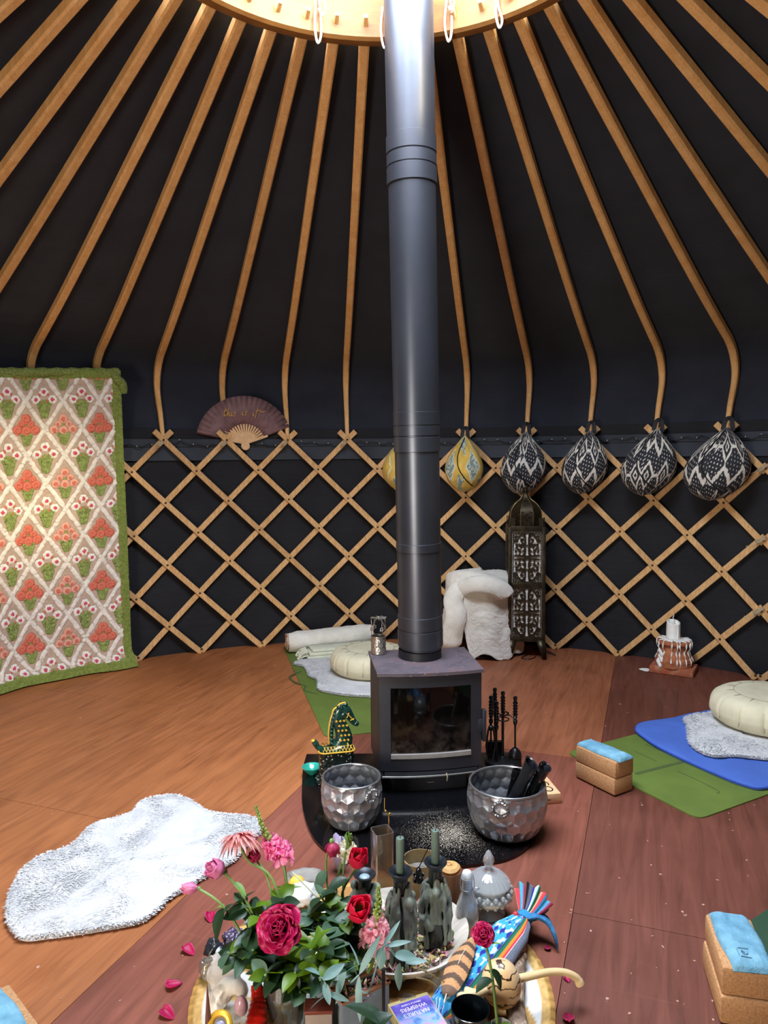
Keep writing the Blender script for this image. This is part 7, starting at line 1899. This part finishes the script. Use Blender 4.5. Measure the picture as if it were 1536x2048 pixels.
# white shell
def shell():
    c = G(462, 2005, .05); t = thing('sea_shell', 'large white and pink spiral sea shell at the lower left', 'shell', (c.x, c.y, ZM), R(-20))
    b = MB(); V = []; F = []; n1, n2 = 90, 22
    for i in range(n1+1):
        th = i/n1*TAU*2.6; k = math.exp(.26*(th-TAU*2.6)); R0 = .040*k; r = .034*k
        for j in range(n2):
            a = TAU*j/n2; q = R0+r*math.cos(a)*(1+.06*math.sin(th*9)); V.append((q*math.cos(th), .055*(1-k)+r*1.25*math.sin(a), q*math.sin(th)+.055))
    for i in range(n1):
        for j in range(n2): F.append((i*n2+j, (i+1)*n2+j, (i+1)*n2+(j+1) % n2, i*n2+(j+1) % n2))
    mn = min(v[2] for v in V); V = [(x, y, z-mn) for x, y, z in V]; b.add(V, F)
    obj('whorl', b, NT2, t, smooth=0)
    b = MB(); b.ball((.034, -.006, .044), (.018, .016, .026), 18, 12); obj('mouth', b, plain('shell_pink', 'B8919A', .25, 0, .5, var=.2), t)
tS = NT('shell_white'); v = tS.coord(); tS.bsdf(tS.ramp(tS.noise(v, 12, 4, .6, .8), [(.35, lin('8A8072')), (.46, lin('CFC8BC')), (.7, lin('E6E2DA'))]), .35, 0, .5); NT2 = tS.m
shell()
# dark blade point and yellow ring
b = MB(); p = G(415, 2075, .0); p = Vector((D(417, 2046, 1.60).x, 1.60, ZM)); tip = D(414, 1962, 1.60)-p
V = [(-.013, 0, 0), (.0, -.005, 0), (.013, 0, 0), (.0, .005, 0), (-.013, 0, .06), (0, -.006, .06), (.014, 0, .06), (0, .006, .06), tuple(tip)]
b.add(V, [(3, 2, 1, 0), (0, 1, 5, 4), (1, 2, 6, 5), (2, 3, 7, 6), (3, 0, 4, 7), (4, 5, 8), (5, 6, 8), (6, 7, 8), (7, 4, 8)])
one('carved_spike', b, wood('blade_wood', '4A3028', '6E4A3C', 'Z', 2, .5), 'pointed dark brown wooden spike standing in front of the white shell', 'spike', tuple(p), smooth=20)
p = D(440, 2048, 1.60); b = MB(); b.tube([(.022*math.cos(TAU*i/32), .012*math.sin(TAU*i/32), .022*math.sin(TAU*i/32)*.8) for i in range(32)], .008, 10, closed=True); b.ball((.002, 0, -.004), (.013, .008, .012), 12, 8, 1)
b.tube([(0, 0, -.02), (0, 0, -(p.z-ZM)+.001)], .006, 8)
one('brass_ring_ornament', b, [plain('yellow_brass', 'C99A2E', .35, .4), plain('ring_stone', '8C8CA6', .2, 0, .6)], 'yellow ring ornament with grey stone at the bottom left of the altar', 'ornament', tuple(p))
# ---- open wooden box with grey sides, smaller taupe box
bz = .118
A_, B_ = G(690, 2004, bz), G(778, 1963, bz); d = Vector((B_.x-A_.x, B_.y-A_.y)); an = math.atan2(d.y, d.x); ln_ = d.length
t = thing('planter_box', 'open grey box with thin wooden rim and dried flowers, behind the card box', 'box', (A_.x, A_.y, ZM), an)
hx = bz-ZM; wd_ = .06; bx0, bx1 = -.004, ln_+.0
GREYB = plain('box_grey', '6E767E', .6, 0, .4, var=.1)
for nm, c, s in (('front_panel', ((bx0+bx1)/2, .003, hx/2-.003), (bx1-bx0, .005, hx-.006)), ('back_panel', ((bx0+bx1)/2, wd_, hx/2-.003), (bx1-bx0, .005, hx-.006)), ('side_panel', (bx0, wd_/2, hx/2-.003), (.005, wd_-.004, hx-.006)), ('side_panel', (bx1, wd_/2, hx/2-.003), (.005, wd_-.004, hx-.006)), ('bottom_panel', ((bx0+bx1)/2, wd_/2, .004), (bx1-bx0, wd_, .006))):
    b = MB(); b.box(c, s); obj(nm, b, GREYB, t)
b = MB()
for c, s in ((((bx0+bx1)/2, .003, hx-.003), (bx1-bx0+.008, .009, .006)), (((bx0+bx1)/2, wd_, hx-.003), (bx1-bx0+.008, .009, .006)), ((bx0, wd_/2, hx-.003), (.009, wd_, .006)), ((bx1, wd_/2, hx-.003), (.009, wd_, .006))): b.box(c, s)
obj('rim', b, wood('box_rim', '7A4A34', '9C6A4C', 'X', 2, .5), t)
def inbox(rr): return rr.uniform(bx0+.01, bx1-.01), rr.uniform(.012, wd_-.012)
o = scatter('dried_blossoms', 'dried pink blossoms and green bits inside the open grey box', A_.x, A_.y, lambda x, y: ZM+hx*.78, .1, 420, 7, inbox, (7, 3, 2, 5, 3)); o.rotation_euler = (0, 0, an)
t = thing('lidded_box', 'taupe box with dark reddish lid edge at the bottom, below the bouquet', 'box', (-.171, 1.700, ZM), R(2))
b = MB(); b.box((0, 0, .042), (.066, .042, .084), ch=.002); obj('body', b, plain('box_taupe', '8A7A70', .7), t)
b = MB(); b.box((0, 0, .089), (.070, .046, .010), ch=.002); obj('lid', b, wood('lid_red', '4E221C', '6E3428', 'X', 1.5, .4), t)
# thin dark rod of an iron incense holder
p = D(768, 2050, 1.62); t = thing('incense_holder', 'thin black iron rod on a flared foot, in front of the grey box', 'incense holder', (p.x, 1.60, ZM))
b = MB(); b.lathe([(0, 0), (.03, 0), (.031, .004), (.012, .012), (.005, .03), (.004, .05), (.0042, D(752, 1938, 1.60).z-ZM), (0, D(752, 1938, 1.60).z-ZM)], 18); obj('rod', b, CI, t)
# dry twiglets beside the bowl
for k, (pp_, lab) in enumerate((([(835, 1935, 1.78), (865, 1950, 1.76), (890, 1965, 1.75)], 'dry brown twig reaching from the bowl rim toward the card box'), ([(832, 1955, 1.76), (860, 1962, 1.75), (880, 1978, 1.74)], 'thin reddish twig with tiny buds below the bowl rim'))):
    P = [D(*p) for p in pp_]; b = MB(); o0 = P[0]; b.tube(catmull([tuple(p-o0) for p in P], 5), [.0022-.0001*i for i in range(11)], 6)
    for i in (3, 6, 8): c = catmull([tuple(p-o0) for p in P], 5)[i]; b.tube([tuple(c), tuple(c+Vector((.006, .004, .016)))], .001, 5); b.ball(tuple(c+Vector((.006, .004, .017))), .0022, 6, 5)
    o = obj('dry_twig', b, plain('twig_brown', '6A5A3C', .8) if k == 0 else bpy.data.materials['twig_brown'], None); o.location = o0; tag(o, lab, 'twig', 'dry twigs on the altar')
# green seed head by the bowl
p = D(935, 1865, 1.90); b = MB()
for k in range(8): b.leaf(rotz(TAU*k/8) @ T(0, .004, 0) @ Matrix.Rotation(R(70), 4, 'X'), .03, .013, -.5, .1, 0, 5)
b.ball((0, 0, .008), (.012, .012, .016), 12, 8); o = obj('green_bud', b, SEPAL, None, smooth=0); o.location = (.232, 1.915, ZM+.012); tag(o, 'green leafy bud lying between the bowl and the feather', 'bud')
# ================================================================== light, sky, camera
w = bpy.data.worlds.new('World'); SC.world = w; w.use_nodes = True
bg = w.node_tree.nodes['Background']; bg.inputs[0].default_value = lin('DCE8FF'); bg.inputs[1].default_value = 1.6
def area(name, loc, rot, size, power, col, shape='DISK', sy=None, spread=180):
    l = bpy.data.lights.new(name, 'AREA'); l.shape = shape; l.size = size; l.energy = power; l.color = lin(col)[:3]; l.spread = R(spread)
    if sy: l.size_y = sy
    o = bpy.data.objects.new(name, l); COL.objects.link(o); o.location = loc; o.rotation_euler = rot; return o
area('skylight_daylight', (RX, RY, RZ+.62), (0, 0, 0), 2.3, 440, 'E4EEFF')
dp = cylp(DOOR_A, RL+.30, .95)
o = area('doorway_fill', dp, (0, 0, 0), .8, 105, 'FFF3E2', 'RECTANGLE', 1.5)  # added fill lamp outside the unseen doorway, lifts poles and back wall
o.rotation_euler = (Vector((CX, CY, 1.3))-Vector(dp)).to_track_quat('-Z', 'Y').to_euler()
sun = bpy.data.lights.new('sun', 'SUN'); sun.energy = 2.3; sun.angle = R(7); sun.color = lin('FFE9B0')[:3]
so = bpy.data.objects.new('sun', sun); COL.objects.link(so); so.location = (3, 1, 7)
so.rotation_euler = Vector((-2.41, 2.10, -2.10)).to_track_quat('-Z', 'Y').to_euler()
cam = bpy.data.cameras.new('camera'); co = bpy.data.objects.new('camera', cam); COL.objects.link(co)
cam.sensor_fit = 'VERTICAL'; cam.sensor_height = 36.0; cam.lens = 36.0*FPX/2048; cam.clip_start = .02; cam.clip_end = 100
co.location = (0, 0, CAM_H)
co.rotation_euler = (Matrix.Rotation(PI/2-PITCH, 4, 'X') @ Matrix.Rotation(ROLL, 4, 'Z')).to_euler()
SC.camera = co
SC.view_settings.view_transform = 'Standard'; SC.view_settings.look = 'None'; SC.view_settings.gamma = 1.0
SC.view_settings.use_curve_mapping = False; SC.view_settings.exposure = 0.2
SC.cycles.use_denoising = True
SC.cycles.max_bounces = 8; SC.cycles.diffuse_bounces = 4; SC.cycles.glossy_bounces = 4; SC.cycles.transmission_bounces = 6; SC.cycles.transparent_max_bounces = 12
SC.cycles.sample_clamp_indirect = 6.0; SC.cycles.caustics_reflective = False; SC.cycles.caustics_refractive = False
